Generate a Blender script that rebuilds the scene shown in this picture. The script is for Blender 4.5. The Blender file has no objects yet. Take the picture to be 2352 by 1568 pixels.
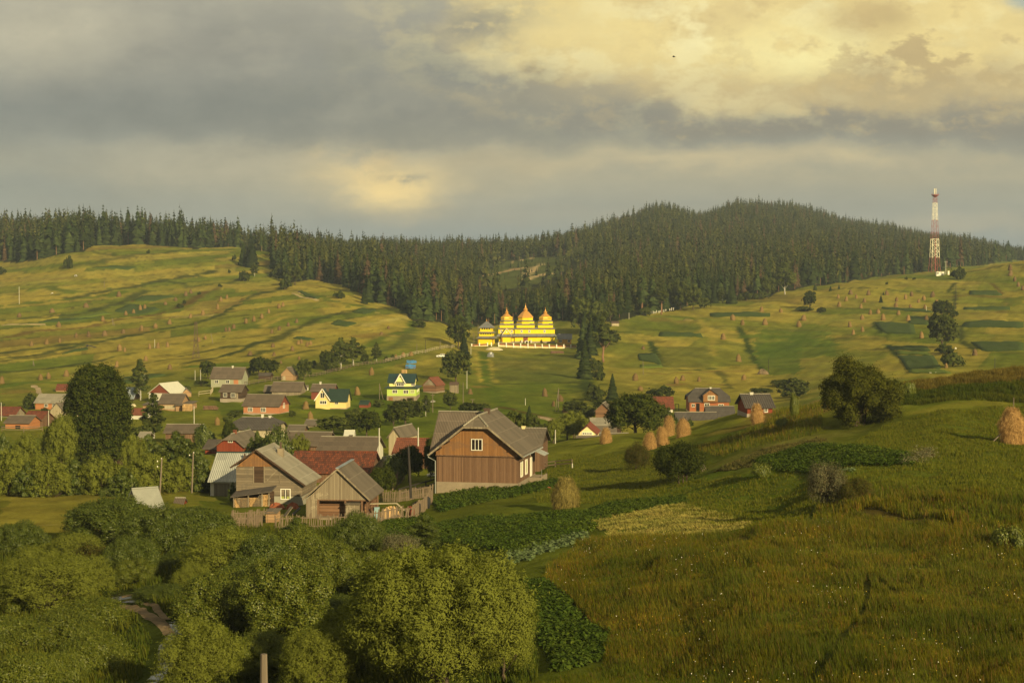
import bpy, math, random
import numpy as np
from mathutils import Vector, Matrix
rng = np.random.default_rng(11)
random.seed(5)
R = math.radians
scene = bpy.context.scene
COL = scene.collection
# ------------------------------------------------------------------ camera model (photo measured on a 2352 x 1568 grid)
F = 4000.0; CU = 1176.0; CV = 784.0; HOR = 640.0
PIT = math.atan((CV - HOR) / F); CP = math.cos(PIT); SP = math.sin(PIT); CZ = 40.0
def ray(u, v):
    t = (v - CV) / F
    return ((u - CU) / F, CP - t * SP, -SP - t * CP)
def P(u, v, D):
    r = ray(u, v); k = D / r[1]
    return Vector((r[0] * k, D, CZ + r[2] * k))
def proj(x, y, z):
    z = z - CZ
    d = y * CP - z * SP
    return CU + F * x / d, CV - F * (y * SP + z * CP) / d
CROPS = dict(a=(0, 408.4, .26042), b=(578.5, 408.4, .26042), c=(1157, 408.4, .26042), d=(1739.5, 408.4, .26042),
             e=(0, 782.6, .21703), f=(442.4, 782.6, .21703), g=(884.8, 782.6, .21703), h=(1293.1, 782.6, .2315),
             i=(1807.6, 782.6, .26037), j=(0, 1088.9, .3055), k=(578.5, 1088.9, .3055), l=(1157, 1088.9, .3055),
             m=(1739.5, 1088.9, .3055), n=(1075.3, 680.6, .11574), o=(462.8, 980, .2315), w=(0, 0, 1.0))
def cr(c, x, y):
    q = CROPS[c]; return q[0] + x * q[2], q[1] + y * q[2]
def srgb(r, g, b):
    f = lambda c: c / 12.92 if c <= .04045 else ((c + .055) / 1.055) ** 2.4
    return (f(r / 255), f(g / 255), f(b / 255), 1.0)

# ------------------------------------------------------------------ tagging
def tag(o, label=None, cat=None, group=None, kind=None):
    if label: o['label'] = label
    if cat: o['category'] = cat
    if group: o['group'] = group
    if kind: o['kind'] = kind
    return o
def empty(name, loc, label, cat, group=None, rz=0.0):
    o = bpy.data.objects.new(name, None); COL.objects.link(o)
    o.location = loc; o.rotation_euler = (0, 0, rz); o.empty_display_size = .3
    return tag(o, label, cat, group)

# ------------------------------------------------------------------ mesh helpers
class MB:
    def __init__(s): s.v = []; s.f = []; s.m = []
    def add(s, vs, fs, mi=0):
        b = len(s.v); s.v += [tuple(p) for p in vs]
        for f in fs: s.f.append(tuple(i + b for i in f)); s.m.append(mi)
    def box(s, x0, x1, y0, y1, z0, z1, mi=0):
        s.add([(x0,y0,z0),(x1,y0,z0),(x1,y1,z0),(x0,y1,z0),(x0,y0,z1),(x1,y0,z1),(x1,y1,z1),(x0,y1,z1)],
              [(0,3,2,1),(4,5,6,7),(0,1,5,4),(1,2,6,5),(2,3,7,6),(3,0,4,7)], mi)
    def bar(s, p, q, w, h=None, mi=0, up=(0,0,1)):
        p = Vector(p); q = Vector(q); h = h or w; d = (q - p).normalized(); u = Vector(up)
        if abs(d.dot(u)) > .98: u = Vector((0, 1, 0))
        a = d.cross(u).normalized() * w / 2; b = a.cross(d).normalized() * h / 2
        s.add([p-a-b, p+a-b, p+a+b, p-a+b, q-a-b, q+a-b, q+a+b, q-a+b],
              [(0,3,2,1),(4,5,6,7),(0,1,5,4),(1,2,6,5),(2,3,7,6),(3,0,4,7)], mi)
    def prism(s, poly, y0, y1, mi=0):      # polygon in x,z extruded along y
        n = len(poly)
        s.add([(x, y0, z) for x, z in poly] + [(x, y1, z) for x, z in poly],
              [tuple(range(n)), tuple(range(2*n-1, n-1, -1))] + [((i+1) % n, i, n+i, n+(i+1) % n) for i in range(n)], mi)
    def prismz(s, poly, z0, z1, mi=0):
        n = len(poly)
        s.add([(x, y, z0) for x, y in poly] + [(x, y, z1) for x, y in poly],
              [tuple(range(n-1, -1, -1)), tuple(range(n, 2*n))] + [(i, (i+1) % n, n+(i+1) % n, n+i) for i in range(n)], mi)
    def tube(s, pts, rad, n=6, mi=0, cap=True):
        pts = [Vector(p) for p in pts]; vs = []
        for i, p in enumerate(pts):
            d = (pts[min(i+1, len(pts)-1)] - pts[max(i-1, 0)]).normalized()
            u = Vector((0, 0, 1)) if abs(d.z) < .9 else Vector((1, 0, 0))
            a = d.cross(u).normalized(); b = d.cross(a)
            for k in range(n):
                t = 2 * math.pi * k / n; vs.append(p + (a * math.cos(t) + b * math.sin(t)) * rad[i])
        fs = [(i*n+k, i*n+(k+1) % n, (i+1)*n+(k+1) % n, (i+1)*n+k) for i in range(len(pts)-1) for k in range(n)]
        if cap: fs += [tuple(range(n-1, -1, -1)), tuple(range((len(pts)-1)*n, len(pts)*n))]
        s.add(vs, fs, mi)
    def lathe(s, prof, n=12, c=(0, 0, 0), mi=0, rot=0.0, sy=1.0, cap=True):
        vs = [(c[0] + r*math.cos(rot + 2*math.pi*k/n), c[1] + sy*r*math.sin(rot + 2*math.pi*k/n), c[2] + z) for r, z in prof for k in range(n)]
        L = len(prof)
        fs = [(i*n+k, i*n+(k+1) % n, (i+1)*n+(k+1) % n, (i+1)*n+k) for i in range(L-1) for k in range(n)]
        if cap: fs += [tuple(range(n-1, -1, -1)), tuple(range((L-1)*n, L*n))]
        s.add(vs, fs, mi)
    def build(s, name, mats, parent=None, smooth=False, loc=None):
        me = bpy.data.meshes.new(name); me.from_pydata(s.v, [], s.f)
        for m in (mats if isinstance(mats, (list, tuple)) else [mats]): me.materials.append(m)
        if any(s.m): me.polygons.foreach_set('material_index', s.m)
        if smooth: me.polygons.foreach_set('use_smooth', [True] * len(s.f))
        me.update()
        o = bpy.data.objects.new(name, me); COL.objects.link(o)
        if parent: o.parent = parent
        if loc is not None: o.location = loc
        return o
def np_mesh(name, V, Fq, mats, mi=None, smooth=False):       # V (n,3), Fq (m,k) all faces same size
    me = bpy.data.meshes.new(name); k = Fq.shape[1]
    me.vertices.add(len(V)); me.vertices.foreach_set('co', np.ascontiguousarray(V, np.float32).ravel())
    me.loops.add(Fq.size); me.loops.foreach_set('vertex_index', np.ascontiguousarray(Fq, np.int32).ravel())
    me.polygons.add(len(Fq)); me.polygons.foreach_set('loop_start', np.arange(0, Fq.size, k, dtype=np.int32))
    for m in mats: me.materials.append(m)
    if mi is not None: me.polygons.foreach_set('material_index', np.ascontiguousarray(mi, np.int32))
    if smooth: me.polygons.foreach_set('use_smooth', np.ones(len(Fq), dtype=bool))
    me.update(calc_edges=True)
    return me
def obj(name, me, parent=None, loc=None):
    o = bpy.data.objects.new(name, me); COL.objects.link(o)
    if parent: o.parent = parent
    if loc is not None: o.location = loc
    return o

# ------------------------------------------------------------------ node helpers and materials
def nd(nt, typ, ins=None, **props):
    n = nt.nodes.new('ShaderNode' + typ)
    for k, v in props.items(): setattr(n, k, v)
    for k, v in (ins or {}).items():
        s = n.inputs[k]
        if isinstance(v, bpy.types.NodeSocket): nt.links.new(v, s)
        elif v is not None: s.default_value = v
    return n
def mth(nt, op, a, b=None, c=None, clamp=False):
    n = nd(nt, 'Math', {0: a, 1: b, 2: c}, operation=op); n.use_clamp = clamp; return n.outputs[0]
def mix(nt, f, a, b, bt='MIX'):
    n = nd(nt, 'Mix', {0: f, 6: a, 7: b}, data_type='RGBA', blend_type=bt); return n.outputs[2]
def ramp(nt, f, stops):
    n = nd(nt, 'ValToRGB', {0: f}); e = n.color_ramp.elements
    while len(e) < len(stops): e.new(.5)
    for i, (p, c) in enumerate(stops): e[i].position = p; e[i].color = c
    return n.outputs[0]
def noise(nt, vec, scale, detail=3, rough=.55, dist=0.0, w=None):
    n = nd(nt, 'TexNoise', {'Vector': vec, 'Scale': scale, 'Detail': detail, 'Roughness': rough, 'Distortion': dist}); return n.outputs[0]
def new_mat(name):
    m = bpy.data.materials.new(name); m.use_nodes = True; nt = m.node_tree; nt.nodes.clear()
    return m, nt
def finish(nt, col, rough=.9, bump=None, bs=.3, bd=.02, spec=.2, metal=0.0):
    b = nd(nt, 'BsdfPrincipled', {'Base Color': col, 'Roughness': rough, 'Specular IOR Level': spec, 'Metallic': metal})
    if bump is not None:
        nb = nd(nt, 'Bump', {'Height': bump, 'Strength': bs, 'Distance': bd}); nt.links.new(nb.outputs[0], b.inputs['Normal'])
    o = nd(nt, 'OutputMaterial', {0: b.outputs[0]})
    return b
def c4(c, k=1.0): return (c[0]*k, c[1]*k, c[2]*k, 1.0)
def objco(nt): return nd(nt, 'TexCoord').outputs['Object']
def sep(nt, v): return nd(nt, 'SeparateXYZ', {0: v}).outputs
def stain(nt, co, col, amt=.35, sc=.6):
    n1 = noise(nt, co, sc, 5, .65); n2 = noise(nt, co, sc*9, 3)
    k = mth(nt, 'MULTIPLY_ADD', n1, amt*2, 1-amt); k = mth(nt, 'MULTIPLY', k, mth(nt, 'MULTIPLY_ADD', n2, amt, 1-amt*.5))
    return mix(nt, 1.0, col, nd(nt, 'CombineColor', {0: k, 1: k, 2: k}).outputs[0], 'MULTIPLY')
def plaster(name, col, amt=.22, rough=.92):
    m, nt = new_mat(name); co = objco(nt)
    finish(nt, stain(nt, co, c4(col), amt), rough, noise(nt, co, 14, 3), .2, .01); return m
def planks(name, ca, cb, axis='xy', per=.16, wear=None, gap=.08):
    m, nt = new_mat(name); co = objco(nt); x, y, z = sep(nt, co)
    c = {'x': x, 'y': y, 'z': z, 'xy': mth(nt, 'ADD', x, y)}[axis]
    q = mth(nt, 'DIVIDE', c, per); fl = mth(nt, 'FLOOR', q); fr = mth(nt, 'FRACT', q)
    wn = nd(nt, 'TexWhiteNoise', {'W': fl}, noise_dimensions='1D').outputs[0]
    st = (.5, .5, 9) if axis == 'z' else (7, 7, .45)
    mp = nd(nt, 'Mapping', {0: co, 3: st}).outputs[0]
    ns = noise(nt, mp, 2.2, 5, .7)
    k = mth(nt, 'ADD', mth(nt, 'MULTIPLY', wn, .55), mth(nt, 'MULTIPLY', mth(nt, 'SUBTRACT', ns, .25), .9), clamp=True)
    col = mix(nt, k, c4(ca), c4(cb))
    if wear: col = mix(nt, mth(nt, 'MULTIPLY', mth(nt, 'GREATER_THAN', noise(nt, co, .55, 4, .7), .55), .55), col, c4(wear))
    g = mth(nt, 'LESS_THAN', fr, gap)
    col = mix(nt, mth(nt, 'MULTIPLY', g, .75), col, c4(ca, .18))
    finish(nt, col, .88, mth(nt, 'SUBTRACT', ns, mth(nt, 'MULTIPLY', g, 1.5)), .35, .02, .15); return m
def corrug(name, col, per=.18, amt=.3, sheet=1.75, rough=.85, light=None, metal=0.0, spec=.2, axis='y'):
    m, nt = new_mat(name); co = objco(nt); x, y, z = sep(nt, co)
    if axis == 'x': x, y = y, x
    s = mth(nt, 'SINE', mth(nt, 'MULTIPLY', y, 2*math.pi/per))
    base = stain(nt, co, c4(col), amt, .8)
    mp = nd(nt, 'Mapping', {0: co, 3: (.6, 6, .6) if axis == 'y' else (6, .6, .6)}).outputs[0]
    sk = noise(nt, mp, 1.6, 4, .7)
    base = mix(nt, mth(nt, 'MULTIPLY', mth(nt, 'SUBTRACT', sk, .35, clamp=True), 1.3, clamp=True), c4(col, .72), base)
    sh = nd(nt, 'TexWhiteNoise', {'Vector': nd(nt, 'CombineXYZ', {0: mth(nt, 'FLOOR', mth(nt, 'DIVIDE', x, 1.35)), 1: mth(nt, 'FLOOR', mth(nt, 'DIVIDE', y, 1.1))}).outputs[0]}, noise_dimensions='2D').outputs[0]
    kk = mth(nt, 'MULTIPLY_ADD', sh, .3, .85)
    base = mix(nt, 1.0, base, nd(nt, 'CombineColor', {0: kk, 1: kk, 2: kk}).outputs[0], 'MULTIPLY')
    ed = mth(nt, 'LESS_THAN', mth(nt, 'FRACT', mth(nt, 'DIVIDE', x, 1.35)), .05)
    base = mix(nt, mth(nt, 'MULTIPLY', ed, .45), base, c4(light or col, 1.5 if not light else 1))
    base = mix(nt, mth(nt, 'MULTIPLY', mth(nt, 'LESS_THAN', s, -.55), .4), base, c4(col, .45))
    finish(nt, base, rough, s, .6, per*.22, spec, metal); return m
def tiles(name, ca, cb, cm, sc=1.0, moss=.35):
    m, nt = new_mat(name); co = objco(nt); x, y, z = sep(nt, co)
    v = nd(nt, 'CombineXYZ', {0: y, 1: mth(nt, 'MULTIPLY', z, 1.45), 2: 0.0}).outputs[0]
    b = nd(nt, 'TexBrick', {'Vector': v, 'Color1': c4(ca), 'Color2': c4(cb), 'Mortar': c4(ca, .3), 'Scale': sc, 'Mortar Size': .02, 'Brick Width': .28, 'Row Height': .3})
    col = mix(nt, mth(nt, 'MULTIPLY', mth(nt, 'GREATER_THAN', noise(nt, co, .9, 6, .75), .6), moss), b.outputs[0], c4(cm))
    col = stain(nt, co, col, .4, .5)
    finish(nt, col, .9, b.outputs[1], -.5, .03); return m
def plain(name, col, rough=.6, metal=0.0, spec=.4, amt=.12):
    m, nt = new_mat(name); co = objco(nt)
    finish(nt, stain(nt, co, c4(col), amt, 1.3), rough, None, spec=spec, metal=metal); return m
def glassm(name, col):
    m, nt = new_mat(name); co = objco(nt)
    finish(nt, mix(nt, noise(nt, co, 1.2, 2), c4(col, .6), c4(col, 1.5)), .12, None, spec=.5); return m
def leafm(name, c1, c2, back=None, tr=.3, gloss=.0, var=.5, brown=None, bf=.03, patch=None):
    m, nt = new_mat(name); g = nd(nt, 'NewGeometry')
    r = g.outputs['Random Per Island']; orr = nd(nt, 'ObjectInfo').outputs['Random']
    col = mix(nt, r, c4(c1), c4(c2))
    if brown: col = mix(nt, mth(nt, 'LESS_THAN', mth(nt, 'FRACT', mth(nt, 'MULTIPLY', r, 37.3)), bf), col, c4(brown))
    k = mth(nt, 'MULTIPLY_ADD', orr, var, 1 - var/2)
    col = mix(nt, 1.0, col, nd(nt, 'CombineColor', {0: k, 1: k, 2: mth(nt, 'MULTIPLY', k, .95)}).outputs[0], 'MULTIPLY')
    if patch:
        gp = nd(nt, 'Mapping', {0: g.outputs['Position'], 3: (1, .6, 1)}).outputs[0]
        col = mix(nt, nd(nt, 'MapRange', {0: noise(nt, gp, patch[1], 5, .65), 1: .42, 2: .62, 3: 0.0, 4: 1.0}).outputs[0], col, mix(nt, 1.0, col, c4(patch[0]), 'MULTIPLY'))
        col = mix(nt, nd(nt, 'MapRange', {0: noise(nt, gp, patch[1]*.23, 4, .6), 1: .40, 2: .62, 3: 0.0, 4: .8}).outputs[0], col, mix(nt, 1.0, col, c4(patch[2]), 'MULTIPLY'))
    if back: col = mix(nt, g.outputs['Backfacing'], col, c4(back))
    d = nd(nt, 'BsdfDiffuse', {0: col}); t = nd(nt, 'BsdfTranslucent', {0: mix(nt, .5, col, c4((col and c2), 1.2))})
    s = nd(nt, 'MixShader', {0: tr, 1: d.outputs[0], 2: t.outputs[0]}).outputs[0]
    if gloss:
        gl = nd(nt, 'BsdfGlossy', {0: (.8, .8, .7, 1), 'Roughness': .45}); s = nd(nt, 'MixShader', {0: gloss, 1: s, 2: gl.outputs[0]}).outputs[0]
    nd(nt, 'OutputMaterial', {0: s}); return m
M = {}
def build_mats():
    M['corr'] = corrug('corrugated_grey', (.185, .15, .105)); M['corr2'] = corrug('corrugated_brown', (.165, .125, .085), amt=.35)
    M['corr_pale'] = corrug('corrugated_pale', (.36, .32, .23), per=.2, light=(.45, .42, .33))
    M['corr_dark'] = corrug('corrugated_dark', (.12, .098, .075))
    M['slate'] = corrug('slate_grey', (.105, .09, .075), per=.3, amt=.3)
    M['metal'] = corrug('sheet_metal', (.46, .47, .40), per=.9, amt=.18, light=(.55, .55, .5), rough=.5, spec=.5)
    M['metal_blue'] = corrug('sheet_blue', (.33, .37, .38), per=.5, amt=.25, rough=.5)
    M['white_roof'] = plain('white_roof', (.56, .54, .42), .5, 0, .4, .2)
    M['green_roof'] = corrug('green_roof', (.022, .05, .028), per=.3, amt=.3, rough=.5, spec=.5)
    M['teal_roof'] = corrug('teal_roof', (.012, .05, .042), per=.3, amt=.3, rough=.45, spec=.5)
    M['tile'] = tiles('red_tile', (.21, .062, .028), (.12, .04, .022), (.05, .03, .02))
    M['tile2'] = tiles('orange_tile', (.235, .08, .04), (.17, .06, .033), (.09, .05, .03), moss=.15)
    M['tile_old'] = tiles('old_tile', (.20, .058, .026), (.075, .032, .02), (.03, .024, .017), moss=.8)
    M['wood_grey'] = planks('wood_grey', (.15, .115, .075), (.30, .245, .16), 'xy', .17, wear=(.36, .30, .2))
    M['wood_greyz'] = planks('wood_grey_across', (.085, .065, .042), (.27, .215, .14), 'z', .26, wear=(.14, .115, .08))
    M['wood_brown'] = planks('wood_brown', (.095, .05, .028), (.23, .135, .075), 'xy', .15)
    M['wood_orange'] = planks('wood_orange', (.17, .075, .025), (.31, .16, .06), 'xy', .15, wear=(.17, .095, .05))
    M['wood_dark'] = planks('wood_dark', (.035, .022, .014), (.10, .06, .035), 'z', .3)
    M['log'] = planks('log_wall', (.10, .05, .026), (.27, .15, .08), 'z', .3, gap=.14)
    M['wood_red'] = planks('wood_red', (.17, .035, .016), (.25, .06, .025), 'xy', .2, gap=.05)
    M['wood_fence'] = planks('wood_fence', (.11, .08, .052), (.22, .165, .105), 'xy', .11, gap=.03)
    M['wood_pale'] = planks('wood_pale', (.33, .27, .16), (.5, .42, .27), 'xy', .2)
    M['wood_tan'] = planks('wood_tan', (.26, .15, .07), (.42, .27, .14), 'z', .25)
    M['wood_brick'] = planks('wood_brick', (.26, .085, .032), (.36, .13, .05), 'z', .25)
    M['pole'] = planks('pole_wood', (.13, .10, .07), (.25, .2, .14), 'xy', .06, gap=.02)
    M['pole_pale'] = plain('pole_concrete', (.48, .45, .36), .9)
    M['pole_dark'] = plain('pole_tarred', (.03, .024, .018), .8)
    M['orange'] = plaster('orange_plaster', (.42, .175, .08)); M['orange2'] = planks('orange_boards', (.34, .135, .05), (.42, .18, .07), 'z', .22, gap=.05)
    M['yellow'] = plaster('yellow_plaster', (.68, .53, .2)); M['grey_plaster'] = plaster('grey_plaster', (.30, .28, .21)); M['shed_roof'] = plain('shed_roof', (.25, .25, .20), .55, 0, .35, .25); M['olive'] = plaster('olive_plaster', (.30, .30, .20))
    M['cream'] = plaster('cream_plaster', (.72, .60, .30)); M['white'] = plaster('whitewash', (.56, .53, .42))
    M['lime'] = planks('lime_siding', (.40, .52, .10), (.46, .58, .13), 'z', .2, gap=.04); M['pale_yellow'] = plaster('pale_yellow_siding', (.78, .72, .27))
    M['concrete'] = plaster('concrete', (.25, .20, .13), .35); M['stone'] = plaster('stone', (.30, .25, .18), .4)
    M['redwall'] = plaster('red_wall', (.18, .05, .026), .3); M['brick'] = tiles('brick_wall', (.28, .09, .04), (.2, .06, .03), (.2, .12, .08), 1.0, .2)
    M['frame'] = plain('white_frame', (.74, .70, .56), .6); M['glass'] = glassm('window_glass', (.035, .035, .03)); M['curtain'] = plain('green_curtain', (.28, .30, .07), .7)
    M['dark'] = plain('dark_opening', (.018, .013, .01), .95, spec=.05)
    M['church'] = planks('church_yellow', (.80, .58, .012), (.84, .62, .015), 'z', .28, gap=.04)
    M['gold'] = plain('copper_gold', (.60, .30, .06), .42, 0.3, .5, .2); M['zinc'] = corrug('zinc_sheet', (.21, .205, .19), per=.6, amt=.15, rough=.5, spec=.5)
    M['ochre'] = plaster('ochre_wall', (.50, .26, .03)); M['panel'] = planks('brown_panel', (.22, .085, .035), (.3, .12, .05), 'xy', .25)
    M['tower_red'] = plain('tower_red', (.25, .045, .028), .6); M['tower_white'] = plain('tower_white', (.78, .72, .52), .6)
    M['steel'] = plain('steel', (.30, .3, .27), .45, .6); M['rust'] = plain('rust', (.09, .055, .035), .9)
    M['rubber'] = plain('rubber', (.02, .02, .02), .9); M['carwhite'] = plain('car_paint', (.72, .70, .60), .25, 0, .6, .05)
    M['tarp'] = plain('blue_tarp', (.06, .22, .42), .45, 0, .5, .4)
    M['bark'] = planks('bark', (.05, .035, .022), (.14, .10, .065), 'xy', .05, gap=.1); M['bark_birch'] = plain('birch_bark', (.42, .39, .32), .9, amt=.5)
    M['bark_pine'] = plain('pine_bark', (.24, .13, .07), .95, amt=.4)
    M['firewood'] = plain('firewood', (.52, .33, .14), .9, amt=.5); M['bricks'] = plain('loose_bricks', (.25, .075, .03), .95, amt=.6)
    M['sand'] = plain('sand_heap', (.5, .44, .26), .98, amt=.3); M['petal'] = plain('yellow_petal', (.55, .36, .02), .8); M['soil'] = plain('soil', (.10, .07, .045), .98, amt=.5)
    # leaves
    M['lf_willow'] = leafm('willow_leaf', (.060, .080, .010), (.175, .195, .020), back=(.15, .165, .026), tr=.18, gloss=0, var=.25)
    M['lf_alder'] = leafm('alder_leaf', (.038, .062, .008), (.12, .14, .018), tr=.22, gloss=.03, var=.25)
    M['lf_alder2'] = leafm('alder_leaf_bright', (.055, .085, .008), (.18, .19, .020), tr=.25, gloss=.03, var=.25)
    M['lf_dark'] = leafm('dark_leaf', (.022, .036, .008), (.075, .085, .014), tr=.25, var=.3)
    M['lf_mid'] = leafm('mid_leaf', (.04, .058, .012), (.11, .12, .026), tr=.28, var=.4)
    M['lf_bush'] = leafm('shrub_leaf', (.038, .045, .010), (.105, .095, .02), tr=.25, var=.3, brown=(.10, .05, .02), bf=.1)
    M['lf_silver'] = leafm('silver_leaf', (.07, .075, .03), (.22, .20, .11), tr=.25, var=.3, brown=(.08, .05, .025), bf=.15)
    M['lf_hazel'] = leafm('hazel_leaf', (.035, .045, .008), (.12, .12, .018), tr=.3, var=.2)
    M['lf_spruce'] = leafm('spruce_needles', (.024, .038, .012), (.060, .078, .022), tr=.15, var=.7)
    M['lf_spruce_dry'] = leafm('spruce_dry', (.06, .042, .022), (.12, .075, .04), tr=.12, var=.5)
    M['lf_crop'] = leafm('potato_leaf', (.036, .064, .010), (.095, .13, .020), tr=.25, var=.1, patch=((1.2, 1.1, .9), .5, (.75, .85, .8)))
    M['lf_cabbage'] = leafm('cabbage_leaf', (.085, .125, .045), (.16, .20, .085), tr=.2, var=.1)
    M['grass_blade'] = leafm('grass_blade', (.055, .078, .007), (.15, .148, .018), tr=.3, var=.1, brown=(.17, .105, .035), bf=.12, patch=((1.35, 1.05, .8), .45, (.55, .68, .6)))
    M['grass_rank'] = leafm('grass_rank', (.040, .062, .008), (.10, .105, .016), tr=.3, var=.1, patch=((1.3, 1.1, .9), .4, (.6, .75, .7)))
    M['grass_short'] = leafm('grass_short', (.075, .10, .008), (.16, .15, .02), tr=.35, var=.1)
    M['grass_gold'] = leafm('grass_gold', (.10, .08, .015), (.24, .17, .04), tr=.3, var=.1, patch=((.7, .75, .7), .5, (.8, .85, .8)))
    M['hay_dull'] = leafm('hay_dull', (.09, .085, .022), (.19, .15, .05), tr=.3, var=.15, patch=((.7, .8, .7), .9, (.8, .9, .8)))
    M['hay_blade'] = leafm('hay_blade', (.22, .19, .04), (.44, .35, .10), tr=.3, var=.15, patch=((.7, .8, .7), .9, (.8, .9, .8)))
    m, nt = new_mat('hay'); co = objco(nt)
    st = noise(nt, nd(nt, 'Mapping', {0: co, 3: (6, 6, 1.2)}).outputs[0], 2.5, 5, .75); n2 = noise(nt, co, 1.1, 4)
    orr = nd(nt, 'ObjectInfo').outputs['Random']
    col = mix(nt, st, (.10, .052, .018, 1), (.50, .30, .115, 1)); col = mix(nt, mth(nt, 'MULTIPLY', n2, .6), col, (.26, .155, .055, 1))
    k = mth(nt, 'MULTIPLY_ADD', orr, .3, .85); col = mix(nt, 1.0, col, nd(nt, 'CombineColor', {0: k, 1: k, 2: k}).outputs[0], 'MULTIPLY')
    finish(nt, col, .95, st, .9, .12, .05); M['hay'] = m
    m2 = m.copy(); m2.name = 'hay_shaded'; M['hay_shade'] = m2  # darker copy of the hay, shade put into its colour for shaded stacks
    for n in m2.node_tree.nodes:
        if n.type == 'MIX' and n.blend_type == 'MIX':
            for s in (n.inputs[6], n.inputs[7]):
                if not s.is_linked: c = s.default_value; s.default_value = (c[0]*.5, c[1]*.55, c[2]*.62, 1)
    mf = m.copy(); mf.name = 'hay_far'; M['hay_far'] = mf
    for n in mf.node_tree.nodes:
        if n.type == 'MIX' and n.blend_type == 'MIX':
            for s in (n.inputs[6], n.inputs[7]):
                if not s.is_linked: c = s.default_value; s.default_value = (c[0]*.66, c[1]*.72, c[2]*.70, 1)
    m3 = m.copy(); m3.name = 'hay_green'; M['hay_green'] = m3
    for n in m3.node_tree.nodes:
        if n.type == 'MIX' and n.blend_type == 'MIX':
            for s in (n.inputs[6], n.inputs[7]):
                if not s.is_linked: c = s.default_value; s.default_value = (c[0]*.52, c[1]*.72, c[2]*.6, 1)
    # crops seen far away
    for nm, ca, cb in (('crop_far', (.030, .055, .012), (.075, .10, .02)), ('crop_light', (.085, .12, .014), (.12, .15, .02)), ('crop_straw', (.33, .25, .10), (.42, .33, .15)), ('crop_hay', (.19, .16, .035), (.26, .205, .055))):
        m, nt = new_mat(nm); co = objco(nt); n1 = noise(nt, co, .9, 4, .7); n2 = noise(nt, co, .12, 3)
        finish(nt, mix(nt, mth(nt, 'MULTIPLY_ADD', n2, .5, mth(nt, 'MULTIPLY', n1, .6)), c4(ca), c4(cb)), .95, n1, 1, .35, .05); M[nm] = m
    m, nt = new_mat('dirt'); co = objco(nt); n1 = noise(nt, co, .8, 5, .7)
    finish(nt, ramp(nt, n1, [(.3, (.07, .055, .03, 1)), (.65, (.22, .155, .085, 1))]), .95, n1, .8, .1, .1); M['dirt'] = m
    m, nt = new_mat('track'); co = objco(nt); n1 = noise(nt, co, .4, 5, .7)
    finish(nt, ramp(nt, n1, [(.3, (.24, .17, .09, 1)), (.65, (.42, .32, .18, 1))]), .95, n1, .8, .1, .1); M['track'] = m
    m, nt = new_mat('stream_water'); co = objco(nt); n1 = noise(nt, co, 3, 3)
    finish(nt, (.018, .014, .01, 1), .08, n1, .25, .05, .6); M['water'] = m
build_mats()
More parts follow.
